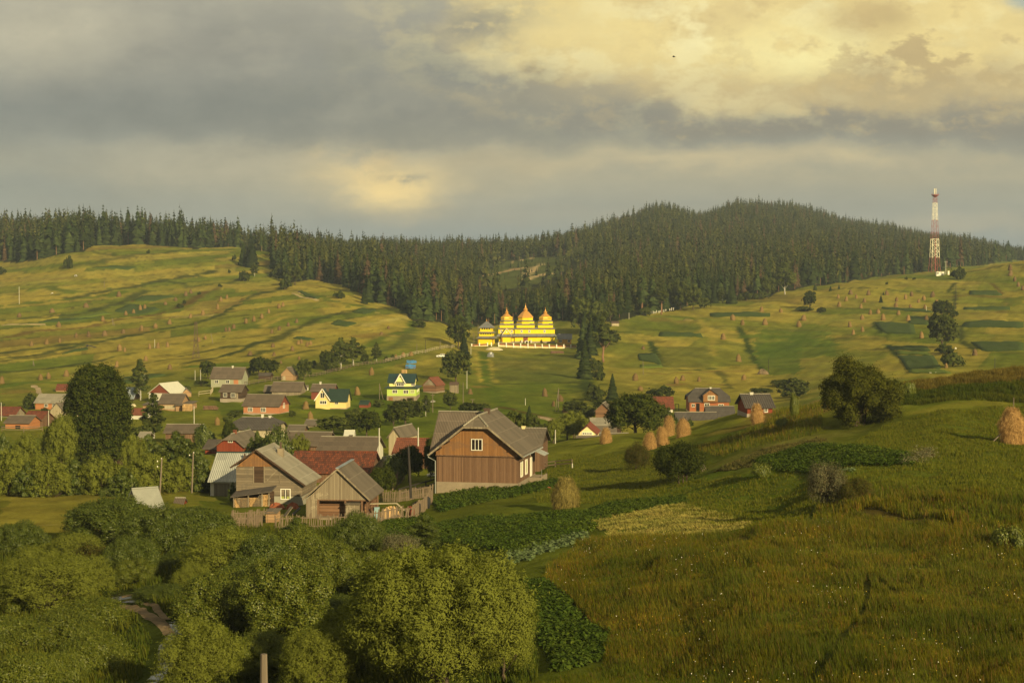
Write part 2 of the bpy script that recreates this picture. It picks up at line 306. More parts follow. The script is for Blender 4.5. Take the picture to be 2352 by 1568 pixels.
# ------------------------------------------------------------------ terrain: for each bearing a profile of (distance, row in the photo)
LEFT = [(5,2100),(30,1840),(60,1690),(82,1568),(100,1430),(135,1265),(160,1200),(185,1150),(210,1125),(270,1060),(350,995),(430,948),(520,903),(600,850),(680,800),(850,700),(960,650),(1050,612),(1180,575),(1300,560),(1500,552),(2000,560),(6000,600)]
COLS = {
 -700: LEFT, -300: LEFT,
 0:   LEFT,
 200: [(5,2100),(30,1840),(60,1690),(82,1568),(98,1440),(115,1350),(135,1265),(160,1200),(185,1150),(210,1125),(270,1060),(350,995),(430,948),(520,905),(600,850),(680,800),(850,700),(960,632),(1040,580),(1090,566),(1150,560),(1300,562),(1600,575),(2000,580),(6000,610)],
 400: [(5,2100),(30,1840),(60,1690),(80,1568),(90,1490),(102,1400),(115,1335),(135,1255),(170,1172),(200,1128),(270,1055),(340,998),(420,945),(490,900),(580,850),(660,800),(850,700),(980,630),(1060,590),(1110,573),(1150,568),(1300,570),(1600,580),(2000,585),(6000,615)],
 600: [(5,2100),(30,1835),(60,1680),(78,1568),(92,1470),(112,1350),(140,1245),(160,1198),(182,1163),(220,1105),(270,1055),(330,1003),(410,950),(480,900),(560,850),(640,800),(820,700),(950,645),(1050,600),(1120,577),(1200,578),(1350,588),(1600,583),(2000,590),(6000,620)],
 800: [(5,2100),(30,1830),(60,1670),(76,1568),(92,1450),(112,1340),(140,1240),(160,1197),(182,1158),(220,1095),(270,1050),(330,1003),(410,950),(480,900),(560,850),(640,800),(780,710),(880,664),(1000,638),(1200,613),(1400,597),(1600,589),(2000,592),(6000,620)],
 1090:[(5,2090),(30,1815),(60,1655),(75,1568),(100,1370),(122,1268),(148,1205),(174,1152),(200,1105),(238,1062),(280,1038),(330,1008),(410,948),(500,895),(600,843),(680,806),(712,799),(720,790),(750,784),(800,762),(880,716),(1000,680),(1100,652),(1250,625),(1450,597),(1620,587),(2150,592),(6000,620)],
 1330:[(5,2070),(30,1800),(60,1645),(73,1568),(99,1330),(122,1240),(149,1182),(175,1130),(206,1080),(238,1042),(265,1015),(290,1010),(340,1007),(410,955),(500,905),(610,840),(690,806),(712,801),(722,791),(750,784),(800,750),(850,722),(980,680),(1080,655),(1200,627),(1400,587),(1600,562),(1750,557),(2200,565),(6000,610)],
 1000:[(5,2100),(30,1820),(60,1660),(75,1568),(98,1400),(118,1295),(142,1232),(165,1180),(188,1132),(220,1085),(260,1050),(320,1012),(400,955),(470,900),(560,850),(660,790),(740,750),(800,728),(900,695),(1100,650),(1300,613),(1500,592),(1700,586),(2100,592),(6000,620)],
 1200:[(5,2080),(30,1810),(60,1650),(74,1568),(100,1345),(128,1240),(155,1180),(182,1130),(215,1082),(250,1045),(290,1030),(340,1005),(420,943),(520,893),(620,834),(690,808),(712,801),(722,790),(750,785),(800,762),(880,722),(980,690),(1080,662),(1200,635),(1400,598),(1600,584),(1750,584),(2200,592),(6000,620)],
 1400:[(5,2060),(30,1800),(60,1640),(72,1568),(98,1320),(118,1240),(145,1182),(170,1130),(200,1080),(230,1040),(255,1010),(275,1000),(300,1008),(340,1010),(400,968),(480,915),(600,850),(700,795),(780,745),(830,716),(880,700),(980,672),(1080,650),(1200,622),(1400,580),(1600,548),(1750,538),(2200,548),(6000,600)],
 1560:[(5,2060),(30,1800),(60,1640),(70,1568),(97,1300),(115,1232),(138,1175),(152,1148),(165,1112),(190,1062),(215,1027),(240,1000),(262,985),(290,1000),(340,1005),(400,968),(455,938),(580,866),(700,797),(800,735),(860,712),(960,685),(1100,645),(1300,598),(1600,540),(1850,512),(2300,520),(6000,600)],
 1750:[(5,2060),(30,1800),(60,1640),(67,1568),(92,1295),(110,1213),(128,1182),(140,1150),(148,1105),(156,1072),(178,1022),(205,985),(228,958),(250,940),(275,958),(340,985),(410,955),(455,940),(580,868),(700,797),(800,733),(870,700),(930,686),(1000,670),(1200,615),(1500,560),(1800,520),(2150,492),(2500,498),(6000,600)],
 2000:[(5,2060),(30,1800),(58,1630),(64,1568),(90,1310),(104,1205),(114,1150),(128,1095),(140,1058),(160,1012),(180,980),(196,925),(208,900),(222,905),(260,975),(340,950),(430,902),(480,878),(640,800),(800,720),(900,668),(950,648),(990,645),(1060,648),(1200,625),(1500,582),(1800,553),(2100,538),(2500,545),(6000,610)],
 2200:[(5,2060),(30,1800),(58,1630),(63,1568),(88,1320),(101,1205),(112,1140),(128,1085),(145,1035),(165,985),(185,930),(197,895),(207,868),(220,872),(260,925),(340,910),(430,882),(480,862),(600,802),(770,720),(920,652),(985,628),(1020,624),(1080,636),(1200,628),(1500,600),(1900,572),(2500,575),(6000,620)],
 2380:[(5,2060),(30,1800),(57,1630),(61,1568),(86,1330),(100,1215),(112,1140),(135,1065),(155,1018),(175,970),(192,905),(205,850),(218,852),(260,900),(340,888),(470,850),(600,790),(750,718),(900,640),(980,602),(1020,598),(1080,612),(1200,618),(1500,610),(1900,600),(2500,600),(6000,625)],
}
COLS[2800] = COLS[2380]; COLS[3200] = COLS[2380]
def pchip(x, Y, xq):                  # x (n,), Y (n,m), xq (q,) -> (q,m)
    x = np.asarray(x, float); h = np.diff(x)[:, None]; d = np.diff(Y, axis=0) / h; n = len(x)
    m = np.zeros_like(Y)
    w1 = 2*h[1:] + h[:-1]; w2 = h[1:] + 2*h[:-1]
    same = (d[:-1] * d[1:]) > 0
    with np.errstate(divide='ignore', invalid='ignore'):
        hm = (w1 + w2) / (w1 / d[:-1] + w2 / d[1:])
    m[1:-1] = np.where(same, hm, 0); m[0] = d[0]; m[-1] = d[-1]
    i = np.clip(np.searchsorted(x, xq) - 1, 0, n-2); t = np.clip((xq - x[i]) / (x[i+1] - x[i]), 0, 1)[:, None]; H = h[i]
    return ((1+2*t)*(1-t)**2)*Y[i] + t*(1-t)**2*H*m[i] + t*t*(3-2*t)*Y[i+1] + t*t*(t-1)*H*m[i+1]
LQ = np.linspace(math.log(5), math.log(6000), 900)
us = sorted(COLS)
tab = []
for u in us:
    D = np.array([p[0] for p in COLS[u]], float); v = np.array([p[1] for p in COLS[u]], float)
    s = -np.tan(PIT + np.arctan((v - CV) / F))
    tab.append(pchip(np.log(D), s[:, None], LQ)[:, 0])
AQ = np.linspace(-.50, .50, 700)
ST = pchip(np.array([(u - CU) / F / CP for u in us]), np.array(tab), AQ)      # (700, 900)
def wob(x, y, lam, seed, n=7):
    r = np.random.default_rng(seed); o = 0
    for k in range(n):
        th = r.uniform(0, 6.28); l = lam * r.uniform(.6, 1.6)
        o = o + np.sin((x*math.cos(th) + y*math.sin(th)) * 6.28/l + r.uniform(0, 6.28))
    return o / math.sqrt(n)
def tz(x, y):
    x = np.asarray(x, float); y = np.maximum(np.asarray(y, float), 3.0)
    a = np.clip((x / y - AQ[0]) / (AQ[1] - AQ[0]), 0, len(AQ) - 1.001); l = np.clip((np.log(y) - LQ[0]) / (LQ[1] - LQ[0]), 0, len(LQ) - 1.001)
    i = a.astype(int); j = l.astype(int); fa = a - i; fl = l - j
    s = (ST[i, j]*(1-fa) + ST[i+1, j]*fa)*(1-fl) + (ST[i, j+1]*(1-fa) + ST[i+1, j+1]*fa)*fl
    z = CZ + s * y
    near = np.clip((y - 20) / 60, 0, 1)
    far = np.clip((y - 250) / 400, 0, 1)
    far = far * (1 - .92*np.exp(-((y - 730)/45)**2 - ((x + 0)/60)**2))
    uu_ = CU + F*CP*x/y; fd_ = np.exp(-((y - 1900)/220)**2)
    z = z + fd_*(9*np.exp(-((uu_ - 1505)/62)**2) - 9*np.exp(-((uu_ - 1612)/34)**2) + 5*np.exp(-((uu_ - 1700)/50)**2)) + 4*np.exp(-((y - 2200)/150)**2)*np.exp(-((uu_-1800)/70)**2)
    return z + near * (.10*wob(x, y, 7, 1) + .05*wob(x, y, 2.6, 2)) + far * (.45*wob(x, y, 55, 3) + .22*wob(x, y, 22, 4)) + np.clip((y-1000)/300, 0, 1)*1.6*wob(x, y, 90, 8)
def gz(x, y): return float(tz(x, y))
DS = np.exp(np.linspace(math.log(30), math.log(2600), 5000))
def ground(u, v, dmin=0, dmax=9e9):
    r = ray(u, v); X = r[0] / r[1] * DS; zr = CZ + r[2] / r[1] * DS; g = tz(X, DS)
    ok = (g >= zr) & (DS >= dmin) & (DS <= dmax)
    if ok.any(): k = int(np.argmax(ok))
    else:
        q = np.where((DS >= dmin) & (DS <= min(dmax, 1300)), np.abs(g - zr) / DS, 9e9); k = int(np.argmin(q))
    return Vector((X[k], DS[k], g[k]))
def G(c, x, y, **k): u, v = cr(c, x, y); return ground(u, v, **k)
def on(u, D):
    x = (u - CU) / F * D / CP; return Vector((x, D, gz(x, D)))

# ------------------------------------------------------------------ ground sheet and its cover
av = np.concatenate([np.linspace(-.50, -.315, 40)[:-1], np.linspace(-.315, .315, 640), np.linspace(.315, .50, 40)[1:]])
dv = np.concatenate([np.exp(np.linspace(math.log(4), math.log(60), 60))[:-1], np.exp(np.linspace(math.log(60), math.log(1250), 640))[:-1], np.exp(np.linspace(math.log(1250), math.log(5800), 110))])
AA, DD = np.meshgrid(av, dv); GX = AA * DD; GY = DD; GZ = tz(GX, GY)
GU, GVV = proj(GX, GY, GZ)
na, nd_ = len(av), len(dv)
colr = np.zeros((nd_, na, 3))
def lin(c): return np.array(srgb(*c)[:3])
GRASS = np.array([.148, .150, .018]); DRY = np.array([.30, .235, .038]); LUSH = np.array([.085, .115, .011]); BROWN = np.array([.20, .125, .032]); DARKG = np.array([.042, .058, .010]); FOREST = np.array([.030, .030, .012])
n1 = wob(GX, GY, 90, 21) * .5 + wob(GX, GY*.35, 30, 22) * .5
n2 = wob(GX, GY*.5, 12, 23)
def lerp(c, t, k): return c + (t - c) * k[..., None]
sm = lambda x, a, b: np.clip((x - a) / (b - a), 0, 1)
colr[:] = GRASS
colr = lerp(colr, DRY, sm(n1 + .35*n2, -.3, 1.2) * .75)
hill = sm(GY, 520, 640) * (1 - sm(GU, 1000, 1200))
colr = lerp(colr, DRY, hill * .42)
rs = sm(GY, 480, 600) * sm(GU, 1300, 1420); colr = lerp(colr, DRY, rs * sm(n1, -.6, 1) * .5)
vil = sm(GY, 235, 300) * (1 - sm(GY, 520, 620)) * (1 - sm(GU, 1230, 1380)); colr = lerp(colr, LUSH, vil * .75)
nearR = (1 - sm(GY, 215, 235)) * sm(GU, 1080, 1220); colr = lerp(colr, np.array([.065, .085, .010]), nearR * .75)  # near terraces darker: dimness of cloud shade put into the grass colour
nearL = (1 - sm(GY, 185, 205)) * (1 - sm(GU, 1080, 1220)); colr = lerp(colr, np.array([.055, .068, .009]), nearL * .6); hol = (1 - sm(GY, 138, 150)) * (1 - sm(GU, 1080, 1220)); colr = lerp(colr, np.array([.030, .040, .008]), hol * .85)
def hash2(i, j): return np.mod(np.sin(i*127.1 + j*311.7)*43758.5453, 1.0)
def strip_fields(mask, q, s, dq, ds, kt, kl, seed, dark):
    global colr
    qq = q/dq + .22*wob(GX, GY, 130, seed) + .08*wob(GX, GY, 35, seed+1); b = np.floor(qq); f = qq - b
    ss = s/ds + hash2(b, b*0+seed)*7; j = np.floor(ss); h = hash2(b + seed, j*1.7); h2 = hash2(b*3.1, j + seed)
    tone = np.where((h < .34)[..., None], DRY, np.where((h < .60)[..., None], GRASS*1.12, np.where((h < .78)[..., None], LUSH*1.1, np.where((h < .93)[..., None], DRY*np.array([.86, .9, 1.0]), np.array([.185, .125, .03])))))
    colr = lerp(colr, tone*(.88 + .24*h2)[..., None], mask*kt)
    ed = np.where(f < .16, 1 - f/.16, np.where(f > .93, (f-.93)/.07, 0)); eg = hash2(b, b + seed) > .3
    colr = lerp(colr, np.broadcast_to(dark, colr.shape), mask*ed*kl*np.where(eg, 1, .35)*np.clip(.75 + .4*wob(GX, GY, 30, seed+3), .2, 1))
    fs = ss - j; es = np.where(fs < .03, 1, 0); colr = lerp(colr, np.broadcast_to(dark, colr.shape), mask*es*kl*.4)
def seg_dist(px, py, pts):
    best = np.full(px.shape, 1e9)
    for (x0, y0), (x1, y1) in zip(pts[:-1], pts[1:]):
        dx, dy = x1-x0, y1-y0; t = np.clip(((px-x0)*dx + (py-y0)*dy) / (dx*dx+dy*dy+1e-9), 0, 1)
        best = np.minimum(best, np.hypot(px-x0-t*dx, py-y0-t*dy))
    return best
def inside(px, py, poly):
    r = np.zeros(px.shape, bool); n = len(poly)
    for i in range(n):
        x0, y0 = poly[i]; x1, y1 = poly[(i+1) % n]
        c = ((y0 > py) != (y1 > py))
        with np.errstate(divide='ignore', invalid='ignore'): r ^= c & (px < (x1-x0)*(py-y0)/(y1-y0+1e-12) + x0)
    return r
def world_pts(c, pts, **k): return [tuple(G(c, x, y, **k)[:2]) for x, y in pts]
def strip(c, pts, w, col, k=1.0, soft=.6, bank=0.0):
    """band of other grass along a line on the ground; w = half width in m"""
    global colr
    wp = world_pts(c, pts); xs = [p[0] for p in wp]; ys = [p[1] for p in wp]; m = w*3+3
    sel = (GX > min(xs)-m) & (GX < max(xs)+m) & (GY > min(ys)-m) & (GY < max(ys)+m)
    if not sel.any(): return
    px, py = GX[sel], GY[sel]
    wv = w * (1 + .5*wob(px, py, 14, len(pts)+int(w*10)))
    d = seg_dist(px + .3*w*wob(px, py, 9, 5), py + .35*w*wob(px, py, 11, 6), wp)
    kk = (1 - sm(d, wv*(1-soft), wv*(1+soft*.5))) * min(1, k*1.15)
    colr[sel] = colr[sel] + (np.asarray(col) - colr[sel]) * kk[:, None]
def patch(c, pts, col, k=1.0, wobble=1.5):
    global colr
    wp = world_pts(c, pts); xs = [p[0] for p in wp]; ys = [p[1] for p in wp]
    sel = (GX > min(xs)-5) & (GX < max(xs)+5) & (GY > min(ys)-5) & (GY < max(ys)+5)
    if not sel.any(): return
    px, py = GX[sel], GY[sel]
    ins = inside(px + wobble*wob(px, py, 12, 7), py + wobble*wob(px, py, 15, 9), wp) * k
    colr[sel] = colr[sel] + (np.asarray(col) - colr[sel]) * ins[:, None]
hm = sm(GY, 540, 600)*(1 - sm(GU, 900, 1010)); strip_fields(hm, GZ - .10*GX - .00035*np.maximum(GX+60, 0)**2, GX + .2*GY, 2.5, 75, .75, .8, 3, np.array([.058, .062, .012]))
hr_ = sm(GY, 470, 540)*sm(GU, 1370, 1450); strip_fields(hr_, GZ + .035*GX, GX - .33*GY, 3.6, 46, .55, .42, 13, np.array([.060, .068, .012]))
hv_ = vil*(1 - sm(GU, 1000, 1100)); strip_fields(hv_, GZ - .03*GX, GX + .2*GY, 3.0, 30, .25, .2, 23, np.array([.05, .06, .01]))
BK = np.array([.050, .058, .012]); BK2 = np.array([.10, .056, .018])
# left hillside: grassy terrace banks following the contours
for pts, w, col, k in [
    ([(0,1262),(400,1232),(800,1180),(1000,1125),(1150,1060),(1300,1000)], 3.2, BK, .8), ([(0,1410),(420,1345),(900,1290),(1300,1220),(1560,1150),(1800,1010),(1900,985)], 2.4, BK2, .7),
    ([(0,1548),(500,1480),(1000,1420),(1500,1325),(1950,1210),(2100,1100),(2352,1005)], 3.0, BK, .85), ([(640,1060),(1100,970),(1500,895),(1850,835),(1880,820)], 3.5, BK, .8),
    ([(1500,915),(1700,960),(2000,930),(2150,890)], 2.5, BK, .7), ([(1600,1568),(1950,1495),(2200,1480),(2352,1440)], 2.5, BK, .8), ([(600,790),(800,765),(1000,710),(1200,690)], 3.5, BK, .55),
    ([(800,650),(1100,690),(1400,670),(1600,640)], 2.5, BK, .6), ([(0,1130),(500,1080),(900,1050),(1100,1000)], 4, LUSH, .8), ([(0,1010),(250,990),(420,965),(640,1010)], 5, LUSH, .7),
    ([(1250,1240),(1600,1215),(1950,1190)], 1.5, BK2, .6), ([(0,900),(300,900),(640,880)], 4, BROWN, .4), ([(1880,1180),(1920,1190),(2030,1120),(2150,1060)], 1.2, BK2, .8)]:
    strip('a', pts, w, col, k)
for pts, w, col, k in [
    ([(0,1490),(250,1400),(500,1280),(800,1180),(1000,1165),(1340,1150)], 3, BK, .75), ([(0,1040),(250,980),(330,930)], 3, BK, .8), ([(420,1000),(700,1090),(960,1130)], 3, LUSH, .7),
    ([(0,1568),(180,1520),(330,1480)], 2.5, BK, .8), ([(700,1290),(950,1260),(1250,1210),(1400,1220)], 4, DRY, .9), ([(1000,1310),(1200,1260),(1380,1230)], 3, np.array([.36,.29,.07]), .9),
    ([(1050,1480),(1200,1390),(1400,1330),(1400,1260)], 3, LUSH, .8), ([(1090,1568),(1300,1470),(1400,1330)], 4, np.array([.09,.1,.02]), .8), ([(940,1400),(1150,1380)], 5, BROWN, .55), ([(100,1320),(330,1215)], 2, DRY, .8), ([(60,1290),(280,1190)], 2, DRY, .6)]:
    strip('b', pts, w, col, k)
for pts, w, col, k in [
    ([(0,190),(400,150),(800,60),(900,20)], 2.2, BK, .8), ([(0,215),(500,160),(850,85)], 2, BK, .6), ([(0,330),(500,300),(800,250),(1200,170),(1400,140)], 2, BK, .8), ([(0,490),(250,440),(700,440),(900,500)], 3, LUSH, .8),
    ([(1280,400),(1560,390),(1780,365)], 2.0, DARKG, .7), ([(1230,280),(1500,250),(1800,190),(2100,180)], 1.8, BK, .7), ([(0,560),(300,540)], 4, BROWN, .5)]:
    strip('e', pts, w, col, k)
for pts, w, col, k in [([(0,225),(350,150),(620,60),(700,10)], 2, BK, .9), ([(700,90),(1000,60),(1230,90)], 3, DRY, .7), ([(0,270),(550,240),(600,270)], 4, LUSH, .9), ([(850,190),(1150,120),(1280,100)], 1.5, BK, .8), ([(550,480),(900,400),(1200,380),(1500,300),(1780,260),(2195,195)], 1.2, DARKG, .5)]:
    strip('f', pts, w, col, k)
patch('a', [(1640,1160),(1780,1085),(2145,1055),(1950,1190)], np.array([.26,.185,.04]), .6); patch('a', [(1300,1110),(1290,1100),(1500,1050),(1560,1085)], np.array([.26,.2,.04]), .6)
# slope on the right
for pts, w, col, k in [
    ([(2070,1318),(2140,1420),(2180,1560)], 1.5, DARKG, .9), ([(1280,1440),(1340,1560)], 1.3, DARKG, .9), ([(930,1358),(1110,1358)], 2, DARKG, .7), ([(1380,1250),(1700,1270)], 6, BROWN, .4), ([(1700,1230),(1850,1420),(1830,1568)], 2, DRY, .5),
    ([(1150,1430),(1430,1440)], 3, BK, .5), ([(1200,1340),(1690,1330)], 3, BK, .4), ([(1880,1310),(2352,1320)], 3, BK, .35), ([(1840,1475),(2160,1478)], 3, BK, .3)]:
    strip('c', pts, w, col, k)
for pts, w, col, k in [
    ([(640,990),(1200,990),(1740,1010)], 1.6, BK, .8), ([(520,1135),(1000,1160),(1500,1150)], 1.5, BK, .6), ([(1020,1265),(1100,1370)], 1.5, DARKG, .9), ([(700,1415),(1060,1420)], 4, DARKG, .5), ([(1790,1300),(1800,1420),(1930,1530)], 1.5, BK, .8),
    ([(1680,1010),(1740,930)], 1.2, BK, .8), ([(1745,1000),(1735,1165)], 1.2, BK, .8), ([(2070,930),(2170,1030)], 1.2, BK2, .7), ([(2180,1060),(2230,1140)], 1.5, BROWN, .6), ([(1850,835),(2050,795),(2352,770)], 2, BK, .7),
    ([(1780,1040),(2100,1050)], 4, BK2, .5), ([(1900,1190),(2352,1190)], 5, BK2, .35), ([(1850,1240),(2352,1255)], 4, DRY, .5), ([(640,980),(1000,900),(1480,835)], 3, BROWN, .4), ([(1150,1470),(1190,1530),(1240,1568)], 1.5, DARKG, .9),
    ([(300,1480),(640,1430),(690,1568)], 5, LUSH, .5), ([(0,1400),(300,1400),(600,1480)], 7, LUSH, .8), ([(190,1330),(420,1350)], 6, BK, .45)]:
    strip('d', pts, w, col, k)
patch('d', [(0,1330),(600,1345),(690,1480),(700,1568),(0,1568)], np.array([.085,.125,.012]), .7)
patch('d', [(2100,1080),(2352,1050),(2352,1130),(2230,1140)], LUSH, .7)
for pts, w, col, k in [
    ([(1000,280),(1250,290),(1500,275)], 2.5, DARKG, .8), ([(1050,435),(1640,440)], 1.5, BROWN, .9), ([(1820,10),(1870,130),(1960,270),(2040,320)], 1.4, DARKG, .9), ([(870,10),(930,130),(1000,250)], 1.2, DARKG, .9), ([(1550,300),(1660,470)], 1.5, BK, .6),
    ([(190,440),(270,540),(330,620)], 3, DARKG, .7), ([(230,420),(330,640)], 2, BK, .8), ([(500,310),(1000,330),(1500,300),(1960,300)], 1.5, BROWN, .5)]:
    strip('h', pts, w, col, k)
patch('h', [(1880,10),(2352,0),(2352,330),(2050,330),(1950,260)], np.array([.075,.115,.012]), .75)
patch('h', [(1000,60),(1450,60),(1490,260),(1010,265),(930,140)], np.array([.12,.12,.02]), .6)
# meadow below the church
for pts, w, col, k in [([(960,110),(980,250),(1010,440)], 1.0, DRY, .8), ([(1085,160),(1130,300),(1150,440)], 1.0, DRY, .7), ([(1040,120),(1050,300),(1080,440)], 2.2, LUSH, .9), ([(1110,470),(1170,600),(1270,700)], 2.2, LUSH, .9), ([(1160,460),(1700,450),(2080,450)], 1.5, BK, .8), ([(2100,400),(2180,530)], 2.5, DARKG, .8), ([(1640,800),(1770,850)], 1.2, np.array([.3,.2,.11]), .9), ([(1250,700),(1500,760),(1650,800)], 1.5, BK2, .6), ([(920,490),(1080,480)], 1.5, BROWN, .6)]:
    strip('g', pts, w, col, k)
patch('g', [(1140,150),(2050,150),(2080,440),(1160,440)], np.array([.10,.105,.022]), .6)
# near right: unmown banks, mown terraces, hay
for pts, w, col, k in [
    ([(1575,1045),(1700,1005),(1800,968),(1890,920)], 5, BROWN, .8), ([(2040,900),(2150,880),(2352,862)], 4, BROWN, .55), ([(2060,880),(2200,868),(2352,853)], 2.0, DARKG, .8), ([(2130,945),(2250,925),(2300,918)], 2, DRY, .3),
    ([(1650,1080),(1750,1040),(1850,1010)], 6, np.array([.15,.13,.035]), .35), ([(1560,1110),(1650,1130),(1850,1150)], 4, LUSH, .8), ([(1330,1060),(1450,1060),(1520,1075)], 4, BK, .6), ([(1290,1090),(1400,1110),(1500,1110)], 3, BK, .5)]:
    strip('w', pts, w, col, k)
strip('w', [(1840,1205),(2000,1165),(2150,1190),(2352,1225)], 3.2, np.array([.075,.055,.014]), .8)
patch('w', [(1600,1185),(1850,1165),(1900,1200),(1880,1225),(1750,1210)], np.array([.045,.062,.010]), .8)  # shadow in the gully, painted as darker green ground
strip('w', [(1225,1338),(1330,1425),(1405,1485)], .9, np.array([.022,.024,.008]), 1)  # dark line painted along the plot edge for the shadow of the bank
patch('w', [(30,1140),(260,1120),(480,1110),(460,1190),(180,1215),(0,1235)], np.array([.19,.16,.026]), .75)
strip('w', [(90,1205),(180,1205),(240,1218)], .7, np.array([.25,.2,.07]), .6)
strip('w', [(1700,1235),(1850,1290),(2000,1335),(2130,1400)], .45, np.array([.09,.075,.018]), .8); strip('w', [(1990,1320),(1995,1400),(1940,1460),(1870,1568)], .5, np.array([.05,.05,.01]), .8)
# forest floor
FE = [('a',x,y) for x, y in [(-400,800),(0,770),(100,770),(330,740),(500,700),(750,680),(800,625),(830,607),(1100,600),(1500,622),(1750,640),(1900,622),(2080,618),(2200,628),(2280,600),(2352,590)]] + [('b',x,y) for x, y in [(60,640),(170,645),(185,850),(330,940),(520,915),(790,965),(1000,1080),(1340,1165),(1370,1225),(1420,1280),(1700,1300),(1950,1330),(2352,1290)]] + [('c',x,y) for x, y in [(560,1270),(950,1290),(1150,1240),(1300,1205),(1500,1180),(1800,1110),(2100,1085),(2352,1060)]] + [('d',x,y) for x, y in [(150,1040),(400,988),(700,935),(1000,895),(1500,832),(1700,800),(2100,755),(2352,722),(2900,660)]]
fu, fd = [], []
for c, x, y in FE:
    u, v = cr(c, x, y); g = ground(u, v, dmin=600)
    fu.append(u); fd.append(g.y + (12 if g.y > 900 else 4))
fu = np.array(fu); fd = np.array(fd)
def forest_edge(u): return np.interp(u, fu, fd)
clr_poly = [cr('b', 1980, 880), cr('c', 0, 745), cr('c', 250, 705), cr('c', 560, 690), cr('c', 800, 640), cr('c', 900, 610), cr('c', 980, 600), cr('c', 860, 650), cr('c', 680, 705), cr('c', 520, 780), cr('c', 470, 860), cr('c', 300, 935), cr('c', 0, 985), cr('b', 2120, 980)]
UG = CU + F * AA * CP
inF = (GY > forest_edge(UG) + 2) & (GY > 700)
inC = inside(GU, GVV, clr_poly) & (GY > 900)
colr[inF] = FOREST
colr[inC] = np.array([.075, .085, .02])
for pts, w in [([(0,830),(150,800),(340,765),(560,712)], 2.6), ([(340,765),(240,820),(190,895)], 3.2), ([(190,895),(300,862),(440,842)], 3.0), ([(660,690),(800,645),(850,628)], 2.2), ([(0,765),(240,715)], 1.5)]: strip('c', pts, w, np.array([.42,.30,.15]), 1)
strip('b', [(2060,870),(2180,835),(2352,800)], 2.2, np.array([.36,.22,.12]), .9)
colr *= (1 + .10 * n2 + .06 * wob(GX, GY, 4, 31))[..., None]
colr = np.clip(colr, .004, 1)
idx = np.arange(nd_*na).reshape(nd_, na)
FQ = np.stack([idx[:-1, :-1], idx[:-1, 1:], idx[1:, 1:], idx[1:, :-1]], -1).reshape(-1, 4)
m, nt = new_mat('meadow_ground'); co = objco(nt)
at = nd(nt, 'Attribute', attribute_name='cover').outputs[0]
w1 = noise(nt, co, 2.2, 6, .75); w2 = noise(nt, nd(nt, 'Mapping', {0: co, 3: (.25, .12, .25)}).outputs[0], 1.0, 6, .7); w3 = noise(nt, co, 7.0, 3, .7)
k = mth(nt, 'MULTIPLY', mth(nt, 'MULTIPLY_ADD', w1, .9, .52), mth(nt, 'MULTIPLY_ADD', w2, 1.1, .46)); k = mth(nt, 'MULTIPLY', k, mth(nt, 'MULTIPLY_ADD', w3, .8, .6))
c_ = mix(nt, 1.0, at, nd(nt, 'CombineColor', {0: k, 1: k, 2: k}).outputs[0], 'MULTIPLY')
w4 = noise(nt, nd(nt, 'Mapping', {0: co, 3: (.05, .03, .05)}).outputs[0], 1.0, 5, .65)
c_ = mix(nt, mth(nt, 'MULTIPLY', mth(nt, 'SUBTRACT', w4, .45, clamp=True), 2.2, clamp=True), c_, mix(nt, 1.0, c_, (.72, .95, .75, 1), 'MULTIPLY'))
finish(nt, c_, 1.0, mth(nt, 'ADD', w1, mth(nt, 'MULTIPLY', w3, .5)), .55, .22, .0); M['ground'] = m
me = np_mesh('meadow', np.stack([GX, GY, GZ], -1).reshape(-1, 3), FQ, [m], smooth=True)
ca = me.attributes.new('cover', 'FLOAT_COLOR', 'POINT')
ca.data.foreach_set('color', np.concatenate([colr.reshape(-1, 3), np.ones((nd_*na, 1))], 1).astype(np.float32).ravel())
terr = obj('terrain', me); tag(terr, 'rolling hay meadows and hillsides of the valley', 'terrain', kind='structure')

# ------------------------------------------------------------------ camera
cam = bpy.data.cameras.new('camera'); co_ = bpy.data.objects.new('camera', cam); COL.objects.link(co_)
cam.sensor_width = 36; cam.lens = 36 * F / 2352; cam.clip_end = 20000; cam.clip_start = .5
co_.location = (0, 0, CZ); co_.rotation_euler = (math.pi/2 - PIT, 0, 0); scene.camera = co_
# ------------------------------------------------------------------ light
SAZ, SEL = R(30), R(20)                        # sun behind the camera, to the right
sd = Vector((math.sin(SAZ)*math.cos(SEL), -math.cos(SAZ)*math.cos(SEL), math.sin(SEL)))
sun = bpy.data.lights.new('sun', 'SUN'); sun.energy = 5.0; sun.angle = R(.5); sun.color = (1.0, .82, .46)
so = bpy.data.objects.new('sun', sun); COL.objects.link(so); so.rotation_euler = sd.to_track_quat('Z', 'Y').to_euler(); so.location = (60, -60, 120)
W = bpy.data.worlds.new('World'); scene.world = W; W.use_nodes = True; nt = W.node_tree; nt.nodes.clear()
dirn = nd(nt, 'TexCoord').outputs['Generated']; X, Y, Z = sep(nt, dirn)
ya = mth(nt, 'MAXIMUM', mth(nt, 'ABSOLUTE', Y), .12)
U = mth(nt, 'MULTIPLY_ADD', mth(nt, 'DIVIDE', X, ya), 4.0, 1.176); V = mth(nt, 'MULTIPLY_ADD', mth(nt, 'DIVIDE', Z, ya), -4.0, .640)
V = mth(nt, 'MAXIMUM', V, -.5)
uv = nd(nt, 'CombineXYZ', {0: U, 1: mth(nt, 'MULTIPLY', V, 1.7), 2: 0.0}).outputs[0]
nA = noise(nt, uv, 3.2, 7, .58); nB = noise(nt, nd(nt, 'Mapping', {0: uv, 1: (4, 2, 7)}).outputs[0], 3.0, 7, .58); nC = noise(nt, nd(nt, 'Mapping', {0: uv, 1: (1, 9, 3)}).outputs[0], 8.5, 8, .62)
